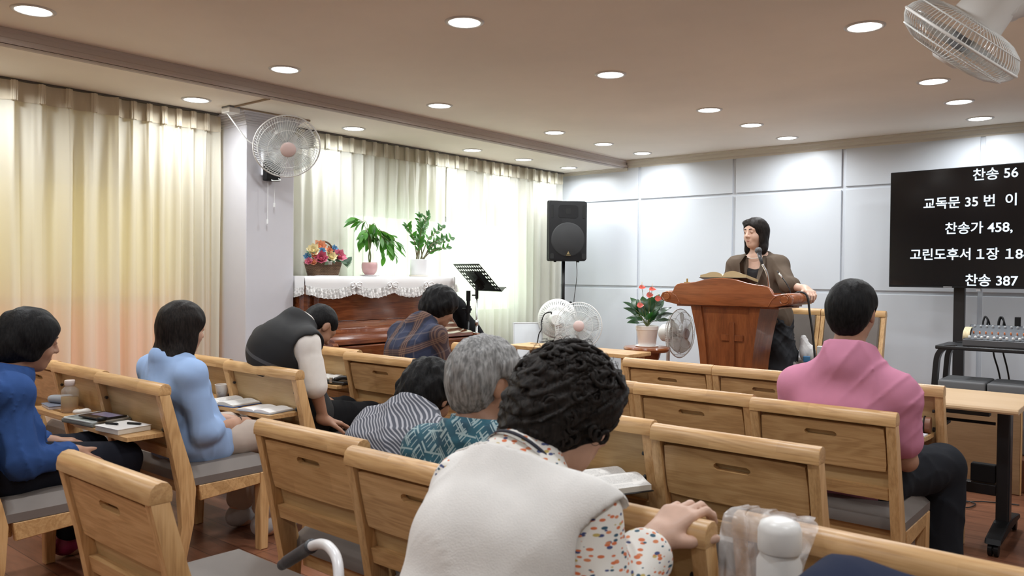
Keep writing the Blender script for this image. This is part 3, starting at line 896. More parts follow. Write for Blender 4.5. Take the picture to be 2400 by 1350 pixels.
for i, (dx, dy, dz, r, k) in enumerate([(.075, -.075, .125, .062, 'rose'), (.07, .085, .145, .066, 'pink'), (.09, .005, .14, .05, 'cream'), (.03, -.11, .185, .06, 'cream'), (.0, -.03, .215, .06, 'peach'),
        (.075, .0, .185, .032, 'orange'), (.05, -.05, .185, .032, 'blue'), (.04, .07, .205, .034, 'blue'), (.03, -.16, .14, .036, 'blue'), (.05, -.165, .105, .036, 'pink'), (.06, -.13, .10, .034, 'peach'), (.03, .13, .165, .034, 'pink'), (-.02, .08, .19, .045, 'peach'), (.055, -.125, .15, .028, 'orange')]):
    bloom((dx, dy, dz), r, FM[k], i, (.75, dy * 3 - .3, .45))
lf = BM()
for i in range(46):
    a = rnd.uniform(0, 2 * PI); rad = rnd.uniform(.06, .15)
    b = Vector((.04 + .05 * math.cos(a), rad * math.sin(a) * 1.1, .10 + .09 * rnd.random()))
    leaf(lf, b, (rnd.uniform(.0, 1), math.sin(a) * 1.2, rnd.uniform(-.5, .8)), rnd.uniform(.03, .055), .02, (1, 0, .5), .2)
for k in range(9):
    leaf(lf, (.06, .12 + .004 * k, .115), (.3, 1.0, -.55 + .14 * k), .085, .022, (1, 0, .4), .3)
obj('foliage', lf, LEAF_E, fb, True)
bm = BM(); box(bm, .068, .071, -.03, .03, .088, .112, .001, 1); obj('tag', bm, plain('grey card tag', (0.5, 0.5, 0.48), .5), fb)

# ================================================================== MUSIC STAND, MICROPHONE STAND, BLACK COVER
ms = thing('music_stand', 'black perforated music stand in front of the off-white curtain', 'music stand', (-4.69, 5.15, 0))
wv_ = Vector((.952, -.306, 0)).normalized(); nv = Vector((.306, .952, 0)); up = Vector((0, 0, 1))
dn = (nv * .70 - up * .71).normalized(); nn = wv_.cross(dn).normalized()
bm = BM()
C0 = Vector((0, 0, 1.285)) - dn * .0
Wm, Hm, nx, ny = .46, .325, 23, 15
g = {}
def mv(i, j, o): return bm.verts.new(C0 + wv_ * (Wm * (i / nx - .5)) + dn * (Hm * (j / ny - .5)) + nn * o)
hole = lambda i, j: (i % 2 == 1 and j % 2 == 1 and (i < 5 or i > nx - 6 or j < 4)) and 0 < i < nx - 1 and 0 < j < ny - 1
V = {}
for i in range(nx + 1):
    for j in range(ny + 1): V[i, j] = mv(i, j, 0)
for i in range(nx):
    for j in range(ny):
        if not hole(i, j): bm.faces.new((V[i, j], V[i + 1, j], V[i + 1, j + 1], V[i, j + 1]))
sol = bmesh.ops.solidify(bm, geom=bm.faces[:], thickness=.002)
obj('desk', bm, BLACK_M, ms)
bm = BM()
sgn = 1 if nn.dot(up) > 0 else -1
rot = Matrix((wv_, dn, nn * sgn)).transposed().to_4x4()
box(bm, -Wm / 2, Wm / 2, Hm / 2, Hm / 2 + .003, -.004, .05, .001, 1, rot=Matrix.Translation(C0) @ rot); 
box(bm, -Wm / 2, Wm / 2, Hm / 2, Hm / 2 + .012, .048, .052, .001, 1, rot=Matrix.Translation(C0) @ rot); obj('ledge', bm, BLACK_M, ms)
bm = BM(); box(bm, -.05, .05, -.07, .09, -.012, -.002, .004, 1, rot=Matrix.Translation(C0) @ rot); box(bm, -.02, .02, -.0, .11, -.05, -.01, .004, 1, rot=Matrix.Translation(C0) @ rot); obj('bracket', bm, BLACK_P, ms)
bm = BM(); cyl(bm, (0, 0, 1.10), (0, 0, 1.26), .014, 14); tube(bm, [(0, 0, 1.13), (-.03, -.03, 1.13)], .006, 8); obj('clamp', bm, BLACK_P, ms)
bm = BM(); cyl(bm, (0, 0, .72), (0, 0, 1.12), .008, 14); obj('tube', bm, STEEL, ms, True)
bm = BM(); cyl(bm, (0, 0, .18), (0, 0, .9), .011, 14); cyl(bm, (0, 0, .87), (0, 0, .92), .017, 14); obj('post', bm, STEEL, ms, True)
for k in range(3):
    a = 2 * PI * k / 3 + 1.0; bm = BM()
    tube(bm, [(0, 0, .3), (.10 * math.cos(a), .10 * math.sin(a), .16), (.27 * math.cos(a), .27 * math.sin(a), .012)], .009, 8); obj('leg', bm, STEEL, ms)

mst = thing('microphone_stand', 'short black microphone stand without microphone between piano and music stand', 'microphone stand', (-4.855, 5.22, 0))
bm = BM(); cyl(bm, (0, 0, .02), (0, 0, .92), .010, 12); obj('post', bm, BLACK_M, mst, True)
bm = BM(); cyl(bm, (0, 0, .90), (0, 0, 1.08), .016, 12); cyl(bm, (0, 0, 1.075), (0, 0, 1.165), .020, 12); obj('sleeve', bm, BLACK_P, mst, 'auto')
bm = BM(); cyl(bm, (0, 0, .97), (.0, 0, 1.03), .024, 12); cyl(bm, (-.05, -.02, 1.0), (.03, .01, 1.0), .011, 10); obj('clutch', bm, BLACK_P, mst)
bm = BM(); lathe(bm, [(0, .022), (.11, .022), (.125, .012), (.125, 0), (0, 0)], 32); obj('base', bm, BLACK_M, mst, 'auto')

# ================================================================== LOUDSPEAKER ON STAND
ang = math.atan2(.72, -.69) + PI / 2      # cabinet front turned to the seats
sx, sy = -4.90, 6.70
st = thing('speaker_stand', 'black tripod stand holding the loudspeaker in the front corner', 'stand', (sx, sy, 0))
bm = BM(); cyl(bm, (0, 0, .95), (0, 0, 1.452), .0175, 16); obj('pole', bm, BLACK_M, st, True)
bm = BM(); cyl(bm, (0, 0, .12), (0, 0, 1.0), .024, 16); obj('outer_tube', bm, BLACK_M, st, True)
bm = BM(); cyl(bm, (0, 0, .96), (0, 0, 1.05), .034, 16); obj('collar', bm, BLACK_P, st, 'auto')
bm = BM(); cyl(bm, (0, 0, 1.02), (.075, .02, 1.02), .009, 10); ball(bm, (.08, .021, 1.02), .022, 2); obj('knob', bm, BLACK_P, st, True)
for k in range(3):
    a = 2 * PI * k / 3 + .17; bm = BM()
    tube(bm, [(.03 * math.cos(a), .03 * math.sin(a), .78), (.30 * math.cos(a), .30 * math.sin(a), .015)], .012, 8); obj('leg', bm, BLACK_M, st)
sp_ = thing('loudspeaker', 'black two-way loudspeaker on a tripod stand left of the white panelled wall', 'loudspeaker', (sx, sy, 1.453), math.atan2(-.72, .69) + PI / 2 + .12)
# local: front faces -Y
bm = BM()
hw, h, d = .203, .61, .17
out = [(-hw + .02, -d + .02), (-hw, -d + .06), (-hw + .03, .02), (-.13, d), (.13, d), (hw - .03, .02), (hw, -d + .06), (hw - .02, -d + .02)]
prism(bm, out, 'z', 0, h, .018, 3); obj('cabinet', bm, BLACK_P, sp_, 'auto')
bm = BM(); prism(bm, rrect(-hw + .006, hw - .006, .006, h - .006, .022), 'y', -d - .004, -d + .03, .006, 2); obj('baffle', bm, BLACK_P, sp_, 'auto')
GR = plain('black steel grille', (0.010, 0.010, 0.011), .6, bump=.8, bscale=900)
RX = Matrix.Rotation(PI / 2, 4, 'X')
bm = BM(); lathe(bm, [(0, .022), (.06, .021), (.12, .015), (.160, .004), (.172, .003), (.178, -.004), (.178, -.01)], 56, (0, -d - .004, .215), RX); obj('woofer_grille', bm, GR, sp_, True)
bm = BM()
prism(bm, rrect(-.105, .105, .43, .565, .03), 'y', -d - .006, -d, .003, 1); obj('horn_flange', bm, BLACK_P, sp_, 'auto')
bm = BM()
pts = [(-.095, .44, .095, .555, -.0065), (-.06, .455, .06, .54, .0)]
prism(bm, rrect(-.03, .03, .47, .53, .02), 'y', -d - .0075, -d - .003, .001, 1); obj('horn_throat', bm, plain('deep black', (0.003, 0.003, 0.003), .8), sp_)
for s in (-1, 1):
    bm = BM(); prism(bm, rrect(s * .165 - .012, s * .165 + .012, .43, .565, .006), 'y', -d - .0062, -d, .001, 1); obj('port', bm, plain('deep black', (0.003, 0.003, 0.003), .8), sp_)
    bm = BM(); prism(bm, rrect(s * .165 - .02, s * .165 + .02, .02, .075, .012), 'y', -d - .0062, -d, .001, 1); obj('port', bm, plain('deep black', (0.003, 0.003, 0.003), .8), sp_)
    bm = BM(); cyl(bm, (s * .12, -d + .05, -.012), (s * .12, -d + .05, .004), .014, 12); obj('foot', bm, BLACK_P, sp_)
GOLD = plain('dull gold', (0.42, 0.33, 0.17), .35, .8)
bm = BM(); prism(bm, [(-.014, .068), (.014, .068), (.004, .09), (0, .098), (-.004, .09)], 'y', -d - .0235, -d - .010); prism(bm, [(-.024, .055), (.024, .055), (.024, .062), (-.024, .062)], 'y', -d - .0235, -d - .008); obj('badge', bm, GOLD, sp_)
def cable(name, label, pts, r=.0035, m=None, n=8, nn=6):
    bm = BM(); tube(bm, spline(pts, n), r, nn)
    return tag(obj(name, bm, m or plain('black cable', (0.012, 0.012, 0.013), .5), None, True), label, 'cable')
cable('speaker_cable', 'thin black cable hanging from the loudspeaker down beside its stand', [(sx + .09, sy + .10, 1.47), (sx + .15, sy + .03, 1.30), (sx + .135, sy - .0, 1.0), (sx + .20, sy - .04, .75), (sx + .30, sy - .03, .4), (sx + .34, sy, .012)])

# ================================================================== FANS
CLEAR = NT('clear tinted blade'); 
_tr = CLEAR.n('ShaderNodeBsdfTransparent'); _tr.inputs[0].default_value = (.93, .95, .95, 1); _mx = CLEAR.n('ShaderNodeMixShader'); _mx.inputs[0].default_value = .42
CLEAR.b.inputs['Base Color'].default_value = (.62, .65, .66, 1); CLEAR.b.inputs['Roughness'].default_value = .15
CLEAR.l(_tr.outputs[0], _mx.inputs[1]); CLEAR.l(CLEAR.b.outputs[0], _mx.inputs[2]); CLEAR.l(_mx.outputs[0], CLEAR.out.inputs[0]); CLEAR = CLEAR.m
FANW = plain('fan white plastic', (0.74, 0.73, 0.71), .35)
WIRE = plain('white coated wire', (0.72, 0.73, 0.72), .35)
FGREY = plain('fan grey trim', (0.22, 0.22, 0.23), .4)
def axes(ax, spin=0.0):
    z = Vector(ax).normalized(); x = Vector((0, 0, 1)).cross(z).normalized(); y = z.cross(x)
    return Matrix((x, y, z)).transposed().to_4x4() @ Matrix.Rotation(spin, 4, 'Z')
def fan_head(root, c, ax, R, nbl=5, badge=(0.62, 0.52, 0.48), bl_mat=None, nwire=72, motor=.12, deep=.055, ring=None, nring=2, spin=0.0, wr=.0011):
    M = Matrix.Translation(c) @ axes(ax, spin)
    def put(name, bm, m, sm=False):
        bmesh.ops.transform(bm, matrix=M, verts=bm.verts); return obj(name, bm, m, root, sm)
    bm = BM(); tube(bm, [(R * math.cos(2 * PI * k / 56), R * math.sin(2 * PI * k / 56), 0) for k in range(56)], R * .022, 8, closed=True); put('rim', bm, ring or FANW, True)
    for nm, s in (('front_guard', 1), ('rear_guard', -1)):
        bm = BM()
        dz = deep * (1 if s > 0 else 1.1)
        prof = [(.22, 1.0), (.45, .97), (.68, .86), (.86, .62), (.96, .28), (1.0, 0)]
        for k in range(nwire):
            a = 2 * PI * k / nwire; a2 = .30
            tube(bm, [(R * r * math.cos(a + a2 * (1 - r)), R * r * math.sin(a + a2 * (1 - r)), s * dz * z) for r, z in prof], wr, 4, cap=False)
        for r, z in ((.22, 1.0), (.6, .90), (.88, .58))[:nring + 1]:
            tube(bm, [(R * r * math.cos(2 * PI * k / 48), R * r * math.sin(2 * PI * k / 48), s * dz * z) for k in range(48)], wr * 1.7, 5, closed=True)
        gd = put(nm, bm, WIRE); fg = gd if s > 0 else fg
    for k in range(nbl):
        bm = BM(); a0 = 2 * PI * k / nbl; n1, n2 = 8, 5; g = []
        for i in range(n1 + 1):
            f = i / n1; r = R * (.17 + .70 * f); wa = (.38 + .42 * math.sin(PI * min(1, f * .78 + .12)))
            g.append([])
            for j in range(n2 + 1):
                q = j / n2 - .5; a = a0 + q * wa * 1.35 + .18 * f
                g[-1].append(bm.verts.new((r * math.cos(a), r * math.sin(a), q * .055 * (1 - .35 * f) + .004)))
        for i in range(n1):
            for j in range(n2): bm.faces.new((g[i][j], g[i + 1][j], g[i + 1][j + 1], g[i][j + 1]))
        bmesh.ops.solidify(bm, geom=bm.faces[:], thickness=.0015)
        put('blade', bm, bl_mat or CLEAR, True)
    bm = BM(); lathe(bm, [(0, .03), (R * .15, .027), (R * .18, .01), (R * .18, -.02), (0, -.02)], 28); put('hub', bm, FGREY if bl_mat is None else FANW, True)
    bm = BM(); lathe(bm, [(0, deep + .012), (R * .19, deep + .010), (R * .235, deep + .002), (R * .235, deep - .008), (0, deep - .008)], 36); put('badge', bm, plain('fan badge %.2f' % badge[0], badge, .4), 'auto').parent = fg
    bm = BM(); lathe(bm, [(0, -deep - motor), (R * .26, -deep - motor), (R * .36, -deep - motor * .82), (R * .38, -deep - motor * .4), (R * .42, -deep + .004), (0, -deep + .004)], 36); put('motor_housing', bm, FANW, 'auto')
    return M

# fan on the pillar
wf = thing('wall_fan', 'white wall fan on the pillar with pull cords and black control box', 'fan', (-4.989, 3.27, 2.05))
fc = Vector((.29, -.04, .12))
fan_head(wf, fc, (.80, -.38, -.50), .222, 5, (0.66, 0.50, 0.47), spin=.3)
bm = BM(); tube(bm, spline([(.02, .03, .02), (.08, .02, .06), (.12, .0, .16), (.17, -.01, .20)], 6), .022, 12); ball(bm, (.17, -.01, .20), .03, 2); obj('arm', bm, FANW, wf, True)
bm = BM(); box(bm, .0, .035, -.06, .06, -.06, .15, .012, 3); obj('wall_plate', bm, plain('translucent white bracket', (0.62, 0.62, 0.64), .3), wf, 'auto')
bm = BM(); box(bm, .02, .075, -.058, .058, -.095, .045, .012, 3); obj('control_box', bm, BLACK_P, wf, 'auto')
for y, L in ((-.03, .27), (.025, .15)):
    bm = BM(); tube(bm, [(.05, y, -.095), (.045, y, -.095 - L)], .0014, 5); cyl(bm, (.045, y, -.095 - L - .03), (.045, y, -.095 - L), .006, 8); obj('pull_cord', bm, WIRE, wf)
bm = BM(); tube(bm, spline([(.05, .0, -.075), (.09, -.02, -.095), (.11, .03, -.09), (.06, .04, -.07)], 6), .004, 6); obj('cord', bm, WIRE, wf)
# junction box, conduits and cable feeding it
jb = thing('junction_box', 'white junction box with surface conduits on the ceiling at the pillar top', 'junction box', (-4.975, 2.972, ZS))
bm = BM(); box(bm, -.05, .05, -.04, .04, -.045, -.012, .004, 2); obj('cover', bm, WHITE_P, jb); bm = BM(); box(bm, -.05, .05, -.04, .04, -.012, -.0005, .003, 1); obj('base', bm, FGREY, jb)
CON = plain('tan conduit', (0.30, 0.22, 0.15), .6)
bm = BM(); box(bm, .05, .46, -.006, .006, -.012, -.0005, .002, 1); obj('conduit', bm, CON, jb)
bm = BM(); box(bm, .03, .042, .04, .62, -.012, -.0005, .002, 1); obj('conduit', bm, CON, jb)
cable('fan_cable', 'white cable looping from the junction box to the pillar fan', [(-4.985, 2.95, 2.39), (-4.955, 3.0, 2.31), (-4.945, 3.08, 2.22), (-4.93, 3.14, 2.19), (-4.93, 3.20, 2.18), (-4.955, 3.24, 2.16)], .005, WHITE_P)

# fan at the upper right
rf = thing('wall_fan', 'white wall fan seen edge-on in the upper right corner of the photo', 'fan', (.0195, 3.27, 2.19))
fcw = Vector((-.625, 3.24, 2.165)); fl = fcw - Vector((.0195, 3.27, 2.19))
ax = Vector((-.66, .08, -.745)).normalized()
fan_head(rf, fl, ax, .225, 5, (0.70, 0.68, 0.66), motor=.17, deep=.075, nwire=84, wr=.0014, spin=.2)
pv = fl - ax * .15 + Vector((.05, .02, -.03))
bm = BM(); tube(bm, [pv + Vector((-.03, 0, -.02)), pv, pv + Vector((.07, .0, 0)), Vector((-.03, 0, -.02))], [.03, .034, .027, .027], 14); obj('arm', bm, FANW, rf, True)
bm = BM(); cyl(bm, pv + Vector((.0, -.04, 0)), pv + Vector((.0, .04, 0)), .03, 18); obj('tilt_knob', bm, FANW, rf, 'auto')
bm = BM(); box(bm, -.05, 0, -.06, .06, -.12, .08, .012, 3); obj('wall_plate', bm, FANW, rf, 'auto')

def stand_fan(label, x, y, zc, R, ax, badge, solid=False, base_z=0.0, **kw):
    r = thing('stand_fan', label, 'fan', (x, y, base_z))
    zc -= base_z
    fan_head(r, Vector((0, 0, zc)), ax, R, **kw, badge=badge)
    a = Vector(ax).normalized(); m = Vector((0, 0, zc)) - a * .11
    bm = BM(); tube(bm, [m, m - Vector((0, 0, .12)), (m.x, m.y, .25)], [.028, .016, .013], 12); obj('pole', bm, FANW, r, True)
    bm = BM(); cyl(bm, (m.x, m.y, .04), (m.x, m.y, .3), .02, 14); obj('lower_pole', bm, FANW, r, True)
    bm = BM(); lathe(bm, [(0, .05), (.03, .05), (.06, .035), (.125, .022), (.14, .01), (.14, 0), (0, 0)], 36, (m.x, m.y, 0)); obj('base', bm, FANW, r, 'auto')
    return r
fa = stand_fan('white stand fan with slotted back toward the camera, below the loudspeaker', -4.76, 6.42, .875, .195, (-.55, .83, .0), (0.7, 0.7, 0.7), nwire=60)
bm = BM()       # solid slotted rear shroud
M = Matrix.Translation((0, 0, .875)) @ axes((-.55, .83, 0))
for k in range(48):
    a0 = 2 * PI * k / 48; 
    for (r0, r1, w) in ((.085, .125, .085), (.14, .185, .09)):
        vs = [bm.verts.new((r * math.cos(a0 + s * w), r * math.sin(a0 + s * w), -.062 * (1 - (r / .2) ** 4))) for r, s in ((r0, -.5), (r1, -.5), (r1, .5), (r0, .5))]
        bm.faces.new(vs)
for (ra, rb) in ((.06, .086), (.122, .142), (.180, .196)):
    for k in range(64):
        a0, a1 = 2 * PI * k / 64, 2 * PI * (k + 1) / 64
        bm.faces.new([bm.verts.new((r * math.cos(a), r * math.sin(a), -.062 * (1 - (r / .2) ** 4))) for r, a in ((ra, a0), (rb, a0), (rb, a1), (ra, a1))])
bmesh.ops.remove_doubles(bm, verts=bm.verts, dist=.0004)
bmesh.ops.solidify(bm, geom=bm.faces[:], thickness=.002)
bmesh.ops.transform(bm, matrix=M, verts=bm.verts); obj('rear_shroud', bm, FANW, fa)
cable('looped_cable', 'black cord looped over the back of the stand fan below the loudspeaker', [(-4.71, 6.25, .93), (-4.70, 6.23, .95), (-4.76, 6.21, .93), (-4.80, 6.21, .85), (-4.79, 6.20, .78), (-4.83, 6.20, .70), (-4.86, 6.20, .4), (-4.84, 6.18, .01)], .006)
stand_fan('white stand fan with beige hub facing the camera, beside the slotted fan', -4.33, 6.17, .838, .218, (.60, -.80, .02), (0.66, 0.52, 0.44))
stand_fan('white stand fan turned sideways beside the pulpit, behind the anthurium', -3.09, 5.82, .853, .195, (.985, -.05, .02), (0.62, 0.63, 0.66), bl_mat=FANW, base_z=.2)

# small whiteboard against the curtain
wb = thing('whiteboard', 'small white board leaning in the corner left of the stand fans', 'whiteboard', (-4.93, 6.19, 0), math.radians(52))
TL = Matrix.Rotation(-.10, 4, 'X')
bm = BM(); box(bm, -.14, .14, 0, .018, .0, .835, .003, 1, rot=TL); obj('panel', bm, plain('white board face', (0.72, 0.76, 0.80), .25), wb)
bm = BM()
for q in ((-.15, .15, -.003, .021, .83, .842), (-.15, .15, -.003, .021, .0, .012), (-.152, -.14, -.003, .021, 0, .842), (.14, .152, -.003, .021, 0, .842)): box(bm, *q, .002, 1, rot=TL)
obj('edge_frame', bm, plain('light frame', (0.62, 0.63, 0.64), .4), wb)
bm = BM(); box(bm, .135, .156, -.006, .024, .825, .847, .003, 1, rot=TL); obj('corner_cap', bm, BLACK_P, wb)

# black cover slung over equipment at the piano's far end: built with the cloth pieces further down

# ================================================================== PULPIT
LX, LY = -2.58, 5.52
ZSEAT = STAGE + .449 * 1.025
pul = thing('pulpit', 'large carved reddish wood pulpit with scroll arms and a relief cross', 'pulpit', (LX, LY, STAGE))
def lx(x): return x - LX
zz0 = STAGE
# crest board
bm = BM()
up_ = [(-3.045, 1.115), (-3.085, 1.13), (-3.092, 1.16), (-3.075, 1.188), (-3.04, 1.197), (-2.995, 1.190), (-2.985, 1.205), (-2.975, 1.232), (-2.955, 1.252), (-2.92, 1.262), (-2.86, 1.264),
       (-2.80, 1.272), (-2.74, 1.287), (-2.67, 1.298), (-2.59, 1.302), (-2.51, 1.297), (-2.45, 1.284), (-2.39, 1.267), (-2.33, 1.257), (-2.28, 1.252), (-2.245, 1.243), (-2.222, 1.222), (-2.205, 1.190), (-2.19, 1.184),
       (-2.12, 1.197), (-2.085, 1.188), (-2.068, 1.16), (-2.075, 1.13), (-2.115, 1.115), (-2.2, 1.098), (-2.95, 1.098)]
prism(bm, [(lx(x), z - zz0) for x, z in up_][::-1], 'y', -.02, .022, .006, 3); obj('front_board', bm, CHERRY_H, pul, 'auto')
RXm = Matrix.Rotation(PI / 2, 4, 'X')
for x in (-3.04, -2.12):
    bm = BM(); lathe(bm, [(0, -.015), (.040, -.015), (.043, -.010), (.043, .43), (.038, .44), (0, .44)], 36, (lx(x), .02, 1.156 - zz0), Matrix.Rotation(-PI / 2, 4, 'X')); a = obj('scroll_arm', bm, CHERRY_H, pul, 'auto')
    bm = BM(); lathe(bm, [(.030, 0), (.036, .004), (.038, .0), (.030, 0)], 36, (lx(x), -.0205, 1.156 - zz0), RXm); lathe(bm, [(0, .006), (.024, .006), (.028, .002), (.028, -.002)], 36, (lx(x), -.0205, 1.156 - zz0), RXm); obj('rosette', bm, CHERRY_H, a, 'auto')
    bm = BM(); tube(bm, [(lx(x) + (1 if x < -2.6 else -1) * (.055 + .06 * k / 10), -.0215, 1.10 - zz0 + .075 * math.sin(PI / 2 * (1 - k / 10)) ** .8) for k in range(11)], .0035, 6); obj('carved_curve', bm, CHERRY_H, a, True)
bm = BM(); prism(bm, [(.018, 1.125 - zz0), (.018, 1.20 - zz0), (.43, 1.115 - zz0), (.43, 1.095 - zz0)], 'x', lx(-3.0), lx(-2.16), .003, 1); obj('desk_top', bm, CHERRY_H, pul)
bm = BM(); box(bm, lx(-2.98), lx(-2.18), .03, .43, 1.085 - zz0, 1.10 - zz0, .004, 1); obj('underside', bm, CHERRY_H, pul)
bm = BM(); prism(bm, [(.024, 1.19 - zz0), (.024, 1.297 - zz0), (.235, 1.263 - zz0), (.235, 1.152 - zz0)], 'x', lx(-2.70), lx(-2.48), .003, 1); obj('book_rest', bm, CHERRY_H, pul)
# curved tapering body
def hwid(z):            # half width at height z above the platform
    t = min(1, max(0, (z - .10) / .79)); return .175 + .095 * t ** 1.9 + .03 * (1 - t) ** 3
def dep(z):
    t = min(1, max(0, (z - .10) / .79)); return .14 + .04 * t ** 1.8
n = 18; Z = [.09 + (.895 - .09) * k / n for k in range(n + 1)]
cx_ = lx(-2.585)
bm = BM(); rings = []
for z in Z:
    w, dd = hwid(z), dep(z)
    rings.append([bm.verts.new((cx_ + sx * w, .22 + sy * dd, z)) for sx, sy in ((-1, -1), (1, -1), (1, 1), (-1, 1))])
for a, b in zip(rings, rings[1:]):
    for k in range(4): bm.faces.new((a[k], a[(k + 1) % 4], b[(k + 1) % 4], b[k]))
bm.faces.new(rings[0][::-1]); bm.faces.new(rings[-1]); obj('body', bm, CHERRY, pul)
# raised stiles either side of the front panel
for s in (-1, 1):
    bm = BM(); A = []
    for z in Z:
        w, dd = hwid(z), dep(z); xo, xi2 = cx_ + s * (w + .004), cx_ + s * (w - .052 - .028 * max(0, (z - .45) / .45) ** 1.5)
        A.append([bm.verts.new((xo, .22 - dd - .016, z)), bm.verts.new((xi2, .22 - dd - .016, z)), bm.verts.new((xi2, .22 - dd + .004, z)), bm.verts.new((xo, .22 - dd + .004, z))])
    for a, b in zip(A, A[1:]):
        for k in range(4): bm.faces.new((a[k], a[(k + 1) % 4], b[(k + 1) % 4], b[k]))
    bm.faces.new(A[0]); bm.faces.new(A[-1][::-1]); bmesh.ops.recalc_face_normals(bm, faces=bm.faces); obj('stile', bm, CHERRY, pul)
bm = BM()
yf = lambda z: .22 - dep(z) - .014
def crossbar(x0, x1, z0, z1): 
    prism(bm, [(yf(z0), z0), (yf(z1), z1), (yf(z1) + .02, z1), (yf(z0) + .02, z0)], 'x', x0, x1, .003, 1)
cxx = lx(-2.535)
crossbar(cxx - .02, cxx + .02, .30, .775); crossbar(cxx - .085, cxx - .0202, .64, .685); crossbar(cxx + .0202, cxx + .085, .64, .685)
obj('relief_cross', bm, CHERRY, pul)
bm = BM(); box(bm, cx_ - .27, cx_ + .27, .02, .42, 0, .09, .012, 3); obj('plinth', bm, CHERRY_H, pul)

# on the pulpit
bib = thing('open_bible', 'thick open bible with gilt page edges and black cover on top of the pulpit', 'book', (-2.60, 5.645, 1.2835))
BIBT = Matrix.Rotation(-.16, 4, 'X')
GILT = plain('gilt page edge', (0.52, 0.42, 0.26), .5, noise=.1, nscale=120)
BLEATHER = plain('black leather cover', (0.012, 0.011, 0.011), .4, bump=.3, bscale=300)
def open_book(root, W_, D_, T1, T2, cov, page, rot=None, label_page=None, cover_over=.006, gutter=.012):
    """open book lying flat: spine along local Y, pages bulge; two page blocks and one cover"""
    R_ = rot if rot is not None else Matrix()
    bm = BM(); box(bm, -W_ - cover_over, W_ + cover_over, -D_ / 2 - cover_over, D_ / 2 + cover_over, 0, .004, .0015, 1); bmesh.ops.transform(bm, matrix=R_, verts=bm.verts); obj('cover', bm, cov, root)
    for s, T in ((-1, T1), (1, T2)):
        bm = BM(); top = []; n = 14
        for i in range(n + 1):
            f = i / n; x = s * W_ * f
            z = .004 + T * (.25 + .75 * math.sin(PI * min(1, f * 1.15 + .03)) ** .55) if f < .75 else None
            if z is None:
                z = .004 + T * (.25 + .75 * math.sin(PI * min(1, .75 * 1.15 + .03)) ** .55) * (1 - .35 * ((f - .75) / .25))
            z = max(z, .004 + T * .45) if f > .05 else .004 + T * .3
            top.append((x, z))
        poly = [(s * W_ * 0 + s * .0005, .0045)] + [(x + (s * .0005 if i == 0 else 0), z) for i, (x, z) in enumerate(top)] + [(s * W_, .0045)]
        prism(bm, poly if s < 0 else poly[::-1], 'y', -D_ / 2, D_ / 2)
        bmesh.ops.recalc_face_normals(bm, faces=bm.faces)
        bmesh.ops.transform(bm, matrix=R_, verts=bm.verts); obj('pages', bm, page, root, 'auto')
def print_mat(name, base=(0.78, 0.77, 0.75), ink=.55, cols=2, scale=1.0, edge=None):
    """printed columns of small text lines as ink on paper"""
    t = NT(name); v = t.mapping(t.tex(), (scale, scale, scale)); sp = t.n('ShaderNodeSeparateXYZ'); t.l(v, sp.inputs[0])
    ln = t.math('GREATER_THAN', t.math('FRACT', t.math('MULTIPLY', sp.outputs[1], 260.0)), .45)
    nz = t.n('ShaderNodeTexNoise'); nz.inputs['Scale'].default_value = 330; t.l(t.mapping(v, (1, 3, 1)), nz.inputs['Vector'])
    w = t.math('GREATER_THAN', nz.outputs[0], .47)
    col = t.math('GREATER_THAN', t.math('FRACT', t.math('MULTIPLY', t.math('ABSOLUTE', sp.outputs[0]), cols * 9.5)), .13)
    big = t.n('ShaderNodeTexNoise'); big.inputs['Scale'].default_value = 26; t.l(v, big.inputs['Vector'])
    blk = t.math('GREATER_THAN', big.outputs[0], .40)
    geo = t.n('ShaderNodeNewGeometry'); sn = t.n('ShaderNodeSeparateXYZ'); t.l(t.n('ShaderNodeTexCoord').outputs['Normal'], sn.inputs[0])
    topm = t.math('GREATER_THAN', sn.outputs[2], .45)
    f = t.math('MULTIPLY', t.math('MULTIPLY', t.math('MULTIPLY', ln, w), t.math('MULTIPLY', col, blk)), topm)
    side = t.mix(topm, edge or (0.70, 0.67, 0.60), base)
    t.l(t.mix(t.math('MULTIPLY', f, ink), side, (0.10, 0.10, 0.11)), t.b.inputs['Base Color']); t.b.inputs['Roughness'].default_value = .7
    return t.m
PRINT = print_mat('printed pages'); PRINT_G = print_mat('printed pages gilt', (0.70, 0.62, 0.46), .4, edge=(0.45, 0.34, 0.18))
open_book(bib, .18, .22, .042, .050, BLEATHER, PRINT_G, BIBT)
gx = thing('cross_ornament', 'tiny gold cross standing on the left end of the pulpit', 'cross', (-2.93, 5.62, 1.1895))
bm = BM(); box(bm, -.006, .006, -.003, .003, .006, .105, .001, 1); box(bm, -.026, .026, -.0035, .0035, .066, .078, .001, 1); obj('cross', bm, plain('bright gold', (0.62, 0.42, 0.14), .3, .9), gx)
bm = BM(); lathe(bm, [(0, 0), (.016, 0), (.016, .004), (.008, .008), (0, .008)], 20); obj('base', bm, plain('bright gold', (0.62, 0.42, 0.14), .3, .9), gx)
mic = thing('microphone', 'black microphone on a curved chrome gooseneck rising from the pulpit', 'microphone', (-2.345, 5.78, 1.148))
bm = BM(); tube(bm, spline([(0, 0, .0), (.002, -.01, .10), (-.006, -.03, .19), (-.035, -.05, .26)], 8), .0085, 10); obj('stem', bm, STEEL, mic, True)
hd = Vector((-.055, -.035, .30)); d_ = Vector((-.45, .45, .95)).normalized()
bm = BM(); tube(bm, [(-.035, -.05, .255), hd - d_ * .0, hd + d_ * .05], [.010, .013, .017], 14); mh_ = obj('handle', bm, plain('dark grey metal', (0.06, 0.06, 0.065), .35, .6), mic, True)
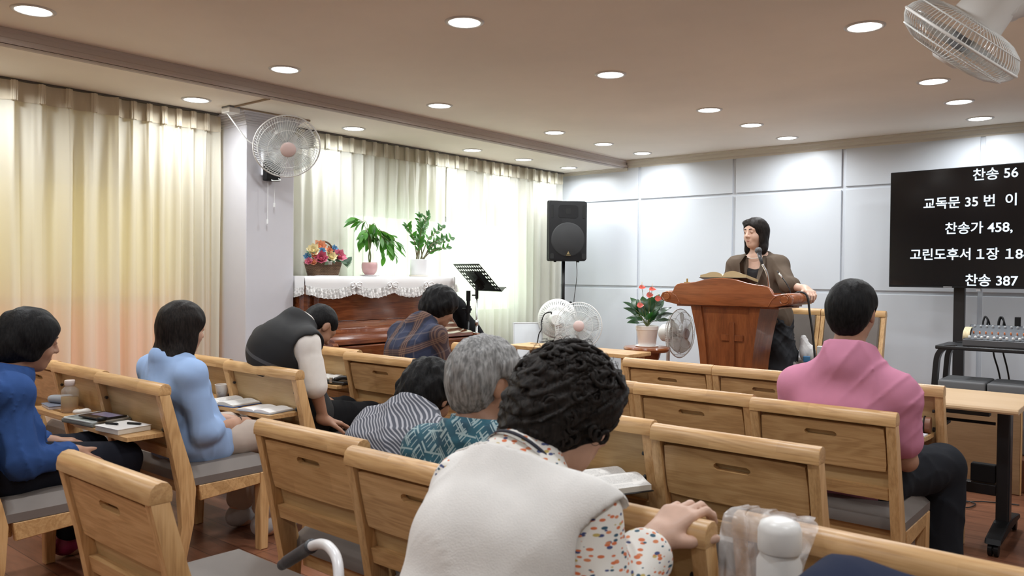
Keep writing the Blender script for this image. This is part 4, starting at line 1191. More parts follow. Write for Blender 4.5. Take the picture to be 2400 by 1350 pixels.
bm = BM(); ball(bm, hd + d_ * .072, .026, 3); obj('grille', bm, plain('microphone mesh', (0.09, 0.09, 0.095), .4, .7, bump=1.0, bscale=900), mh_, True)
bm = BM(); lathe(bm, [(0, 0), (.028, 0), (.028, .01), (.014, .016), (0, .016)], 20); obj('base', bm, BLACK_M, mic, 'auto')
mi2 = thing('microphone', 'small slim black gooseneck microphone at the right end of the pulpit', 'microphone', (-2.225, 5.86, 1.132))
bm = BM(); tube(bm, spline([(0, 0, .0), (.012, .0, .06), (-.015, -.01, .13), (-.085, -.02, .225)], 8), .0045, 8); obj('stem', bm, BLACK_M, mi2, True)
bm = BM(); tube(bm, [(-.048, -.016, .178), (-.072, -.019, .208)], .0075, 10); obj('collar', bm, STEEL, mi2, True)
bm = BM(); lathe(bm, [(0, 0), (.024, 0), (.024, .02), (.012, .04), (0, .04)], 20); obj('base', bm, STEEL, mi2, 'auto')
cable('pulpit_cable', 'black cable draped over the right scroll arm of the pulpit to the floor', [(-2.21, 5.85, 1.148), (-2.17, 5.83, 1.19), (-2.12, 5.80, 1.2065), (-2.07, 5.80, 1.175), (-2.05, 5.80, 1.05), (-2.02, 5.80, .85), (-2.0, 5.80, .55), (-2.02, 5.82, .25), (-2.1, 5.86, .21)], .0075)
pn = thing('sheet_of_paper', 'white sheets lying at the right end of the pulpit desk', 'paper', (-2.22, 5.70, 1.176))
bm = BM(); box(bm, -.06, .05, -.07, .10, 0, .004, .0, 1, rot=Matrix.Rotation(-.2, 4, 'X')); obj('sheets', bm, PAPER, pn)

# pedestal with anthurium
pd = thing('pedestal_table', 'small round reddish wood pedestal table under the anthurium', 'table', (-3.195, 5.48, 0))
bm = BM(); lathe(bm, [(0, .724), (.165, .724), (.178, .735), (.182, .748), (.176, .760), (.165, .762), (0, .762)], 48); obj('table_top', bm, CHERRY_H, pd, 'auto')
bm = BM(); lathe(bm, [(.0, .21), (.15, .21), (.14, .24), (.07, .30), (.05, .40), (.055, .52), (.075, .62), (.10, .68), (.105, .7), (.11, .724), (0, .724)], 40); obj('column', bm, CHERRY, pd, 'auto')
bm = BM(); lathe(bm, [(0, .2005), (.16, .2005), (.165, .205), (.15, .2102), (0, .2102)], 40); obj('base', bm, CHERRY_H, pd, 'auto')
an = thing('potted_anthurium', 'red flowered anthurium in a white pot on the pedestal table', 'plant', (-3.195, 5.48, .7625))
bm = BM(); lathe(bm, [(0, 0), (.085, 0), (.092, .007), (.09, .009), (.08, .006), (0, .006)], 36); obj('saucer', bm, WHITE_P, an, 'auto')
bm = BM(); lathe(bm, [(0, .0065), (.064, .0065), (.068, .012), (.083, .125), (.085, .13), (.088, .132), (.089, .160), (.086, .162), (.08, .15), (0, .145)], 44); obj('pot', bm, plain('glossy white pot', (0.76, 0.72, 0.70), .2, coat=.5), an, 'auto')
lf = BM(); bm = BM(); rnd = random.Random(21)
RIM = Vector((.768, .64, 0))
def inplane(px, py, dpt): return RIM * (px * .0033) + Vector((-.64, .768, 0)) * dpt + Vector((0, 0, py * .0033))
for px, py, L in [(-52, 72, .11), (-28, 70, .12), (-30, 42, .12), (-8, 40, .13), (12, 40, .12), (22, 46, .12), (30, 62, .13), (20, 78, .12), (6, 66, .12), (40, 36, .12), (-40, 28, .10), (30, 84, .11), (-14, 60, .11), (0, 30, .1), (-20, 24, .1), (24, 26, .1), (-46, 52, .11), (36, 50, .12), (-6, 76, .11), (14, 62, .12), (-24, 56, .12), (44, 24, .1), (-36, 18, .1), (8, 20, .1)]:
    tip = inplane(px, py, rnd.uniform(-.07, .07)) + Vector((0, 0, .155)); st = Vector((0, 0, .15))
    d = (tip - st); b = st + d * .55
    tube(bm, spline([st, st.lerp(b, .5) + Vector((0, 0, .02)), b], 4), .0022, 5)
    leaf(lf, b, d.normalized() + Vector((0, 0, -.15)), L * 1.05, L * .66, (-d.x * 2 + .3, -d.y * 2 - .5, 1.0), .35, .1, 8)
obj('stems', bm, STEM_M, an, True); obj('leaves', lf, LEAF_C, an, True)
CORAL = plain('coral red spathe', (0.60, 0.085, 0.06), .3, coat=.3)
for px, py, tl_ in [(-16, 92, .3), (8, 88, .2), (2, 74, .9), (22, 66, 1.0), (-20, 50, .8)]:
    tip = inplane(px, py, -.05) + Vector((0, 0, .155)); q = BM()
    leaf(q, tip - RIM * .025, RIM + Vector((0, -.2, .1)), .055, .045, (.3, -.8, 1.2 - tl_), .15, .25, 7)
    f_ = obj('flower', q, CORAL, an, True)
    q = BM(); tube(q, [tip, tip + Vector((0, 0, .045))], [.0035, .002], 6); obj('spadix', q, plain('pale spadix', (0.62, 0.45, 0.3), .6), f_, True)
    q = BM(); tube(q, spline([(0, 0, .15), (tip.x * .6, tip.y * .6, .155 + (tip.z - .15) * .6), tip], 4), .002, 5); obj('flower_stalk', q, STEM_M, an, True)

# low pale table in front of the platform, mostly hidden
lt = thing('side_table', 'light wooden low table, one edge showing between the curly hair and the front row chair', 'table', (-3.6, 5.12, 0))
bm = BM(); box(bm, -.6, .56, -.16, .16, .715, .745, .006, 2); obj('table_top', bm, OAK, lt)
for sx_ in (-.54, .5):
    for sy_ in (-.12, .12):
        bm = BM(); box(bm, sx_ - .02, sx_ + .02, sy_ - .02, sy_ + .02, 0, .715, .004, 1); obj('leg', bm, OAK_V, lt)

# ================================================================== TV AND SOUND CORNER
t = NT('television panel'); t.b.inputs['Base Color'].default_value = (.004, .004, .005, 1); t.b.inputs['Roughness'].default_value = .13; t.b.inputs['Specular IOR Level'].default_value = .55; SCREEN = t.m
t = NT('lit letters'); e = t.n('ShaderNodeEmission'); e.inputs[0].default_value = (.72, .86, 1, 1); e.inputs[1].default_value = 1.05; t.l(e.outputs[0], t.out.inputs[0]); GLOW = t.m
TVA = math.radians(-6.0)
tv = thing('television', 'large black television showing white lettering on a stand before the panelled wall', 'television', (-1.785, 6.80, 0), TVA)
TW, TH, TZ = 1.60, .900, 1.243
bm = BM(); box(bm, 0, TW, 0, .035, TZ, TZ + TH, .004, 2); obj('housing', bm, BLACK_P, tv)
bm = BM(); box(bm, .007, TW - .007, -.0025, .001, TZ + .016, TZ + TH - .007); obj('screen', bm, SCREEN, tv)
bm = BM(); box(bm, .40, .46, -.004, .0, TZ + .003, TZ + .010); box(bm, .62, .65, .005, .03, TZ - .022, TZ - .0005); obj('sensor', bm, plain('grey sensor', (.35, .35, .36), .3), tv)
def letters(txt, x, z, size, parent, m, y, name='lettering'):
    cu = bpy.data.curves.new(name, 'FONT'); cu.body = txt; cu.size = size; cu.extrude = .0004; cu.offset = size * .014; cu.space_character = 1.0
    o = bpy.data.objects.new(name, cu); COL.objects.link(o)
    dg = bpy.context.evaluated_depsgraph_get(); me = bpy.data.meshes.new_from_object(o.evaluated_get(dg))
    COL.objects.unlink(o); bpy.data.objects.remove(o); bpy.data.curves.remove(cu)
    me.materials.clear(); me.materials.append(m); r = obj(name, me, None, parent)
    r.location = (x, y, z); r.rotation_euler = (PI / 2, 0, 0); return r
LS = .095
# the upright 1 with its flag comes as a full-width glyph, set by its own ink box
for x, z, run in ((.585, 2.043, ('찬송 56',)), (.246, 1.849, ('교독문 35 번  이',)), (.402, 1.655, ('찬송가 458,',)), (.155, 1.461, ('고린도후서', '\uff11', '장', '\uff11', '8-')), (.547, 1.268, ('찬송 387',))):
    cur = x; prev = ''
    for txt in run:
        o = letters(txt, cur, z, LS, tv, GLOW, -.0034)
        xs_ = [v.co.x for v in o.data.vertices]
        gap = 0 if not prev else (.040 if (prev == '고린도후서' or prev == '장') else .012)
        o.location.x = cur + gap - (min(xs_) if prev else 0)
        cur = o.location.x + max(xs_); prev = txt
tst = thing('television_stand', 'black upright column and base carrying the television', 'stand', (-1.29, 6.89, STAGE))
bm = BM(); box(bm, -.05, .025, -.02, .03, .012, 1.6, .004, 1); obj('column', bm, BLACK_M, tst)
bm = BM(); box(bm, .55, .625, -.02, .03, .012, 1.6, .004, 1); obj('column', bm, BLACK_M, tst)
bm = BM(); box(bm, -.12, .70, -.10, .17, 0, .013, .004, 1); obj('base', bm, BLACK_M, tst)
bm = BM(); box(bm, -.05, .625, -.034, -.02, 1.25, 1.55, .003, 1); obj('mount', bm, BLACK_M, tst)
bm = BM(); box(bm, -1.68, XR - .2, 5.80, YF - .016, 0.0, .20, .006, 2); struct('floor_platform_right', bm, FLOOR_M)

mt = thing('equipment_table', 'black bent-frame table carrying the mixing console', 'table', (-.87, 6.17, STAGE))
bm = BM(); box(bm, -.40, .55, -.20, .20, .640, .666, .008, 3); obj('table_top', bm, BLACK_M, mt)
for s in (-1, 1):
    for yy in (-.165, .165):
        bm = BM(); x0_ = -.42 if s < 0 else .57
        pth = spline([(x0_ - s * -.0 + s * .00, yy, .0), (x0_ - s * .01, yy, .25), (x0_ - s * .022, yy, .50), (x0_ - s * .035, yy, .600), (x0_ - s * .075, yy, .650), (x0_ - s * .14, yy, .656)], 6)
        for a, b in zip(pth, pth[1:]):
            pass
        vs = []
        for k, p_ in enumerate(pth):
            tg = (pth[min(k + 1, len(pth) - 1)] - pth[max(k - 1, 0)]).normalized(); nn_ = Vector((tg.z, 0, -tg.x)) * .016
            vs.append([bm.verts.new(p_ + nn_ * e + Vector((0, f, 0))) for e, f in ((-1, -.03), (1, -.03), (1, .03), (-1, .03))])
        for a, b in zip(vs, vs[1:]):
            for k in range(4): bm.faces.new((a[k], a[(k + 1) % 4], b[(k + 1) % 4], b[k]))
        bm.faces.new(vs[0][::-1]); bm.faces.new(vs[-1]); bmesh.ops.recalc_face_normals(bm, faces=bm.faces)
        obj('leg', bm, BLACK_M, mt, 'auto')
mx = thing('mixing_console', 'black mixing console with rows of silver and orange knobs on the bent-frame table', 'mixing console', (-.84, 6.14, STAGE + .667))
bm = BM(); prism(bm, [(-.145, .0), (.16, .0), (.16, .115), (.10, .135), (-.145, .045)], 'x', -.27, .34, .006, 2); obj('body', bm, plain('console black', (0.02, 0.021, 0.024), .4), mx)
sl_ = math.atan2(.09, .245)
RT = Matrix.Translation((0, -.145, .045)) @ Matrix.Rotation(sl_, 4, 'X')
bm = BM(); box(bm, -.262, .332, .008, .25, .0005, .003); bmesh.ops.transform(bm, matrix=RT, verts=bm.verts); obj('face_plate', bm, plain('console slate', (0.055, 0.06, 0.07), .45, noise=.2, nscale=60), mx)
bm = BM(); box(bm, -.271, .341, -.149, -.143, .006, .046, .002, 1); obj('front_strip', bm, plain('dark aluminium', (0.10, 0.105, 0.115), .4, .3), mx)
SILV = plain('silver knob cap', (0.66, 0.66, 0.66), .3, .3); ORNG = plain('orange knob cap', (0.55, 0.17, 0.06), .4); GRYK = plain('grey knob cap', (.3, .31, .33), .4)
kn = {}
def knob(x, y, kind):
    h, r, m = {'s': (.013, .0078, SILV), 'o': (.014, .0045, ORNG), 'g': (.012, .007, GRYK)}[kind]
    if kind not in kn:
        bm = BM(); lathe(bm, [(r * 1.1, 0), (r, h), (r * .6, h + .001), (0, h + .001)], 12); o = obj('knob', bm, m, mx, True); kn[kind] = o
    else:
        o = kn[kind].copy(); COL.objects.link(o)
    o.parent = mx; o.matrix_local = RT @ Matrix.Translation((x, y, .003))
for i in range(13):
    x = -.235 + i * .0355
    knob(x, .028, 's')
    if i < 11: knob(x + .012, .105, 'o'); knob(x, .215, 'g')
    if i % 3: knob(x + .014, .050, 'g')
for i in range(4):
    for j in range(4): knob(.245 + i * .022, .03 + j * .05, 's' if (i + j) % 2 else 'g')
for i, (x, s) in enumerate(((-.20, 1), (-.175, -1), (-.11, 1), (-.08, -1))):
    bm = BM(); tube(bm, spline([(x, .12, .12), (x + .003, .125, .165), (x + s * .012, .14, .19), (x + s * .03, .17, .15), (x + s * .04, .19, .05)], 6), .0055, 8); obj('plug_cable', bm, BLACK_P, mx, True)
bm = BM(); box(bm, -.012, .022, .10, .125, .118, .195, .004, 2); obj('adapter', bm, BLACK_P, mx)
co = thing('cord_coil', 'cream coiled cord leaning on the left end of the mixing console', 'cord', (-1.135, 6.15, STAGE + .667))
bm = BM(); CRM = plain('cream cord', (0.66, 0.56, 0.36), .7)
for k in range(5):
    tube(bm, [( -.006 + .008 * k + .03 * math.sin(a_ / 24 * PI), .13 * math.cos(2 * PI * a_ / 24), .062 + .055 * math.sin(2 * PI * a_ / 24)) for a_ in range(24)], .005, 6, closed=True)
obj('coil', bm, CRM, co, True)
cable('console_cable', 'pair of thin black cables hanging behind the equipment table, left one', [(-1.0, 6.385, .87), (-.99, 6.40, .78), (-.965, 6.44, .66), (-.95, 6.55, .45), (-.94, 6.6, .21)], .006)
cable('console_cable', 'thin black cable hanging behind the equipment table, right of its twin', [(-.95, 6.385, .87), (-.93, 6.40, .78), (-.91, 6.44, .66), (-.90, 6.55, .45), (-.89, 6.62, .21)], .006)
cable('console_cable', 'crossing black cable at the right edge behind the equipment table', [(-.70, 6.385, .87), (-.66, 6.41, .75), (-.60, 6.45, .66), (-.55, 6.5, .45), (-.50, 6.6, .21)], .006)
OTT = plain('grey ottoman fabric', (0.155, 0.16, 0.168), .6, bump=.25, bscale=350)
for i, (xa, xb, lab) in enumerate(((-1.245, -.965, 'grey storage ottoman below the mixing console, left of the two'), (-.958, -.60, 'grey storage ottoman below the mixing console at the right edge'))):
    ot = thing('storage_ottoman', lab, 'ottoman', ((xa + xb) / 2, 6.115, STAGE), 0, 'grey storage ottomans')
    w = (xb - xa) / 2
    bm = BM(); box(bm, -w + .005, w - .005, -.165, .165, 0, .375, .012, 3); obj('box', bm, OTT, ot, 'auto')
    bm = BM(); vs = box(bm, -w, w, -.172, .172, .376, .44, .016, 4); obj('lid', bm, OTT, ot, 'auto')

ft = thing('folding_table', 'light wood topped table on black castor legs at the right edge', 'table', (-1.17, 4.65, 0))
bm = BM(); prism(bm, [(-.30, .684), (-.306, .692), (-.306, .702), (-.30, .711), (.30, .711), (.30, .684)], 'x', -.60, .60, .004, 2); obj('table_top', bm, wood('pale laminate', (0.60, 0.40, 0.22), (0.66, 0.46, 0.27), (0.70, 0.50, 0.31), .35, fig=.2), ft)
for x in (-.50, .505):
    bm = BM(); box(bm, x - .03, x + .03, -.045, .035, .09, .685, .01, 3); obj('leg', bm, BLACK_M, ft)
    bm = BM(); prism(bm, [(-.30, .062), (-.285, .085), (-.05, .115), (.05, .115), (.285, .085), (.30, .062), (.05, .066), (-.05, .066)], 'x', x - .035, x + .035, .008, 2); ftf = obj('foot', bm, BLACK_P, ft)
    for y in (-.265, .265):
        bm = BM(); cyl(bm, (x - .022, y, .032), (x - .004, y, .032), .031, 18); cyl(bm, (x + .004, y, .032), (x + .022, y, .032), .031, 18); cyl(bm, (x - .005, y, .032), (x + .005, y, .032), .02, 10); cyl(bm, (x, y, .05), (x, y, .075), .012, 10); obj('castor', bm, BLACK_P, ftf)
bm = BM(); box(bm, -.47, .475, -.03, .03, .23, .285, .006, 2); obj('stretcher', bm, BLACK_M, ft)
bm = BM(); box(bm, -.47, .475, -.24, -.20, .655, .683, .004, 1); box(bm, -.47, .475, .16, .20, .655, .683, .004, 1); obj('rail', bm, BLACK_M, ft)
bm = BM(); box(bm, -.25, .26, -.19, .02, .565, .580, .008, 2); cyl(bm, (.20, -.08, .57), (.20, -.08, .66), .006, 8); cyl(bm, (-.2, -.08, .57), (-.2, -.08, .66), .006, 8); cyl(bm, (.2, -.08, .60), (.475, -.08, .60), .008, 8); obj('shelf', bm, BLACK_P, ft)
bm = BM(); box(bm, .36, .47, -.03, .03, .29, .38, .006, 2); obj('power_box', bm, BLACK_P, ft)
bd = thing('wooden_board', 'brown wooden board standing upright behind the castor table', 'board', (-1.27, 5.72, 0))
bm = BM(); box(bm, -.53, .535, -.018, .018, .002, .60, .003, 1); obj('panel', bm, wood('brown board', (0.20, 0.115, 0.055), (0.26, 0.155, 0.078), (0.31, 0.19, 0.10), .5, fig=.3), bd)
bm = BM(); box(bm, .536, .541, -.018, .018, .002, .60, .001, 1); obj('lit_edge', bm, OAK_V, bd)  # paler strip: light on the board's side put into its colour
cable('floor_cable', 'thin dark cable curled on the floor in front of the wooden board', [(-1.05, 5.2, .008), (-.98, 5.32, .008), (-.90, 5.30, .008), (-.92, 5.18, .008), (-1.0, 5.22, .008), (-.9, 5.36, .008), (-.78, 5.42, .008), (-.70, 5.44, .008)], .004)
ct = thing('wheeled_case', 'grey wheeled case cut off by the right edge of the photo', 'case', (-.30, 4.72, 0))
bm = BM(); box(bm, -.215, .2, -.2, .2, .07, .52, .02, 3); obj('body', bm, plain('silver grey shell', (0.34, 0.34, 0.36), .35), ct)
for x in (-.20, .17):
    for y in (-.17, .17):
        bm = BM(); cyl(bm, (x - .035, y, .034), (x - .012, y, .034), .033, 16); cyl(bm, (x - .03, y, .034), (x + .01, y, .06), .012, 10); cyl(bm, (x, y, .04), (x, y, .08), .014, 10); obj('wheel', bm, plain('grey wheel', (.12, .12, .13), .5), ct)

# ================================================================== PEOPLE (smoothly blended volumes)
V3 = lambda *a: np.array(a, dtype=float)
def nrm(v): v = np.asarray(v, float); return v / (np.linalg.norm(v) + 1e-12)
def cone(a, b, ra, rb, k=.03): return ('c', np.asarray(a, float), np.asarray(b, float), ra, rb, k)
def ell(c, r, ax=None, k=.03): return ('e', np.asarray(c, float), np.asarray(r, float), np.eye(3) if ax is None else np.asarray(ax, float), k)
def sub(p): return ('s', p)
def bounds(p):
    if p[0] == 'c':
        R = max(p[3], p[4]); return np.minimum(p[1], p[2]) - R, np.maximum(p[1], p[2]) + R
    R = p[2].max(); return p[1] - R, p[1] + R
def evalp(p, X, Y, Z):
    if p[0] == 'c':
        a, b, ra, rb = p[1:5]; d = b - a; L2 = max(d @ d, 1e-9)
        px, py, pz = X - a[0], Y - a[1], Z - a[2]
        h = np.clip((px * d[0] + py * d[1] + pz * d[2]) / L2, 0, 1)
        return np.sqrt((px - h * d[0]) ** 2 + (py - h * d[1]) ** 2 + (pz - h * d[2]) ** 2) - (ra + (rb - ra) * h)
    c, r, A = p[1:4]
    px, py, pz = X - c[0], Y - c[1], Z - c[2]
    q = [px * A[i][0] + py * A[i][1] + pz * A[i][2] for i in range(3)]
    k0 = np.sqrt(sum((q[i] / r[i]) ** 2 for i in range(3))); k1 = np.sqrt(sum((q[i] / r[i] ** 2) ** 2 for i in range(3))) + 1e-9
    return k0 * (k0 - 1) / k1
def sdf(prims, vox, disp=None, cuts=(), pad=.03):
    lo = np.min([bounds(p if p[0] != 's' else p[1])[0] for p in prims if p[0] != 's'], axis=0) - pad
    hi = np.max([bounds(p)[1] for p in prims if p[0] != 's'], axis=0) + pad
    n = np.ceil((hi - lo) / vox).astype(int) + 1
    D = np.full(n, .2, np.float32)
    g = [lo[i] + vox * np.arange(n[i], dtype=np.float32) for i in range(3)]
    for p in prims:
        s = p[0] == 's'; q = p[1] if s else p; k = q[-1]
        a, b = bounds(q); m = k + 3 * vox
        i0 = np.clip(((a - m - lo) / vox).astype(int), 0, n - 1); i1 = np.clip(((b + m - lo) / vox).astype(int) + 2, 1, n)
        if (i1 <= i0).any(): continue
        sl = tuple(slice(i0[i], i1[i]) for i in range(3))
        X, Y, Z = np.meshgrid(*[g[i][sl[i]] for i in range(3)], indexing='ij', sparse=True)
        d = evalp(q, X, Y, Z).astype(np.float32); o = D[sl]
        if s:
            h = np.maximum(k - np.abs(o + d), 0) / k; D[sl] = np.maximum(o, -d) + h * h * k * .25
        else:
            h = np.maximum(k - np.abs(o - d), 0) / k; D[sl] = np.minimum(o, d) - h * h * k * .25
    if disp is not None:
        msk = np.abs(D) < .05
        idx = np.nonzero(msk)
        D[idx] += disp(g[0][idx[0]], g[1][idx[1]], g[2][idx[2]]).astype(np.float32)
    for (pt, nn_) in cuts:
        nn_ = nrm(nn_); X, Y, Z = np.meshgrid(*g, indexing='ij', sparse=True)
        D = np.maximum(D, ((X - pt[0]) * nn_[0] + (Y - pt[1]) * nn_[1] + (Z - pt[2]) * nn_[2]).astype(np.float32))
    G = openvdb.FloatGrid(background=.2); G.copyFromArray(np.ascontiguousarray(D))
    P_, T_, Q_ = (None, None, None)
    P_, Q_ = G.convertToQuads(isovalue=0.0)
    return P_ * vox + lo, Q_
def mesh_of(name, prims, vox, off, disp=None, cuts=()):
    P_, Q_ = sdf(prims, vox, disp, cuts)
    me = bpy.data.meshes.new(name)
    me.vertices.add(len(P_)); me.vertices.foreach_set('co', (P_ - np.asarray(off)).astype(np.float32).ravel())
    me.loops.add(len(Q_) * 4); me.loops.foreach_set('vertex_index', Q_[:, ::-1].astype(np.int32).ravel())
    me.polygons.add(len(Q_)); me.polygons.foreach_set('loop_start', np.arange(len(Q_), dtype=np.int32) * 4)
    me.update(calc_edges=True); me.validate()
    if len(Q_):
        nv = np.empty(len(P_) * 3, np.float32); me.vertices.foreach_get('normal', nv)
        co = P_ - np.asarray(off); s = (nv.reshape(-1, 3) * (co - co.mean(0))).sum()
        if s < 0: me.flip_normals()
    # light smoothing of the voxel steps
    e = np.empty(len(me.edges) * 2, np.int32); me.edges.foreach_get('vertices', e); e = e.reshape(-1, 2)
    co = np.empty(len(P_) * 3, np.float32); me.vertices.foreach_get('co', co); co = co.reshape(-1, 3).astype(np.float64)
    deg = np.bincount(e.ravel(), minlength=len(co)).astype(float)[:, None] + 1e-9
    for lam in (.5, -.52, .5):
        acc = np.zeros_like(co)
        for ax in range(3):
            acc[:, ax] = np.bincount(e[:, 0], co[e[:, 1], ax], len(co)) + np.bincount(e[:, 1], co[e[:, 0], ax], len(co))
        co += lam * (acc / deg - co)
    me.vertices.foreach_set('co', co.astype(np.float32).ravel()); me.update()
    return me

def folds(amp, f=1.0, seed=0):
    r = np.random.RandomState(seed)
    W_ = r.normal(size=(6, 3)) * np.array([13, 13, 9]) * f; ph = r.uniform(0, 6.28, 12)
    V_ = r.normal(size=(4, 3)) * np.array([30, 30, 22]) * f
    def d(x, y, z):
        wx = .035 * np.sin(9 * z + ph[0]) + .025 * np.sin(13 * y + ph[1] + 7 * x)
        s = 0
        for i in range(6):
            s = s + np.sin((x + wx) * W_[i, 0] + (y - wx) * W_[i, 1] + (z + wx * .6) * W_[i, 2] + ph[2 + i]) / (1 + .35 * i)
        t = s / 2.6
        c = 0
        for i in range(4):          # sharper creases
            c = c + (1 - np.abs(np.sin((x + 1.5 * wx) * V_[i, 0] * .5 + (y - wx) * V_[i, 1] * .5 + (z + wx) * V_[i, 2] * .5 + ph[8 + i]))) ** 4
        m = np.clip(.5 + .5 * np.sin(6 * x + 5 * y + 7 * z + ph[0]), 0, 1)
        return amp * (t - .45 * np.abs(t)) - amp * .75 * c * m
    return d
def tufts(amp, f, seed=0):
    r = np.random.RandomState(seed); W_ = r.normal(size=(10, 3)); W_ = W_ / np.linalg.norm(W_, axis=1)[:, None] * f * r.uniform(.6, 1.6, (10, 1)); ph = r.uniform(0, 6.28, 10)
    def d(x, y, z):
        a = np.sin(x * W_[0, 0] + y * W_[0, 1] + z * W_[0, 2] + ph[0]); s = 0
        for i in range(1, 10):
            s = s + np.abs(np.sin((x * W_[i, 0] + y * W_[i, 1] + z * W_[i, 2]) * .5 + ph[i] + a * 1.1))
        return amp * (s / 9 - .63) * 2.4
    return d

def hand_prims(w, d, pn, side, curl=(.35, .45, .5), sc=1.0, spread=.06, thumb_in=.5):
    """five fingered hand: w wrist, d pointing to the knuckles, pn palm normal (out of the palm), side +1 when the thumb lies on d x pn"""
    w = np.asarray(w, float); d = nrm(d); pn = nrm(np.asarray(pn, float) - d * np.dot(pn, d)); t = np.cross(d, pn) * side
    out = []
    base = [(.030, .088), (.010, .094), (-.011, .090), (-.030, .081)]
    lens = [(.040, .024, .019), (.044, .028, .021), (.041, .026, .020), (.031, .019, .017)]
    for i, ((s, l), L) in enumerate(zip(base, lens)):
        kb = w + (t * s + d * l - pn * .004) * sc
        out.append(cone(w + (t * s * .55 + d * .012) * sc, kb, .0155 * sc, .0125 * sc, .014))
        a = 0.0; p = kb; dirv = nrm(d + t * (s * spread / .03))
        for j in range(3):
            a += curl[j] * (1 + .08 * i)
            dd = nrm(dirv * math.cos(a) + pn * math.sin(a)); q = p + dd * L[j] * sc
            r0 = (.0098, .0088, .0078)[j] * sc; out.append(cone(p, q, r0, r0 * .9, .003)); p = q
    tb = w + (t * .020 + d * .022 + pn * .006) * sc
    td = nrm(t * .75 + d * .65 + pn * thumb_in * .6); m = tb + td * .042 * sc; td2 = nrm(td * .6 + d * .6 + pn * thumb_in * .5); q = m + td2 * .032 * sc; r_ = q + nrm(td2 + d * .3 + pn * .2) * .026 * sc
    out += [cone(tb, m, .016 * sc, .0125 * sc, .012), cone(m, q, .0115 * sc, .0105 * sc, .004), cone(q, r_, .0105 * sc, .0085 * sc, .003)]
    out.append(cone(w - d * .02, w + d * .02, .026 * sc, .024 * sc, .02))
    return out

def skin(name, c): return plain(name, c, .5, noise=.06, nscale=30, bump=.12, bscale=500)
SKIN_A = skin('skin', (0.50, 0.29, 0.20)); SKIN_B = skin('skin tan', (0.36, 0.19, 0.12)); SKIN_C = skin('skin light', (0.58, 0.37, 0.28))
def hair_mat(name, c, c2, sc=160):
    t = NT(name); nz = t.n('ShaderNodeTexNoise'); nz.inputs['Scale'].default_value = sc; nz.inputs['Detail'].default_value = 4
    t.l(t.mapping(t.tex(), (1, 1, .22)), nz.inputs['Vector']); t.l(t.ramp(nz.outputs[0], [(.35, c), (.68, c2)]), t.b.inputs['Base Color'])
    t.b.inputs['Roughness'].default_value = .55; t.b.inputs['Specular IOR Level'].default_value = .13; t.bump(nz.outputs[0], .55, .003); return t.m
HAIR_K = hair_mat('black hair', (0.003, 0.003, 0.0035), (0.011, 0.0105, 0.011)); HAIR_B = hair_mat('brown black hair', (0.005, 0.004, 0.0035), (0.020, 0.015, 0.013))
HAIR_G = hair_mat('grey hair', (0.13, 0.13, 0.13), (0.34, 0.34, 0.34), 120)

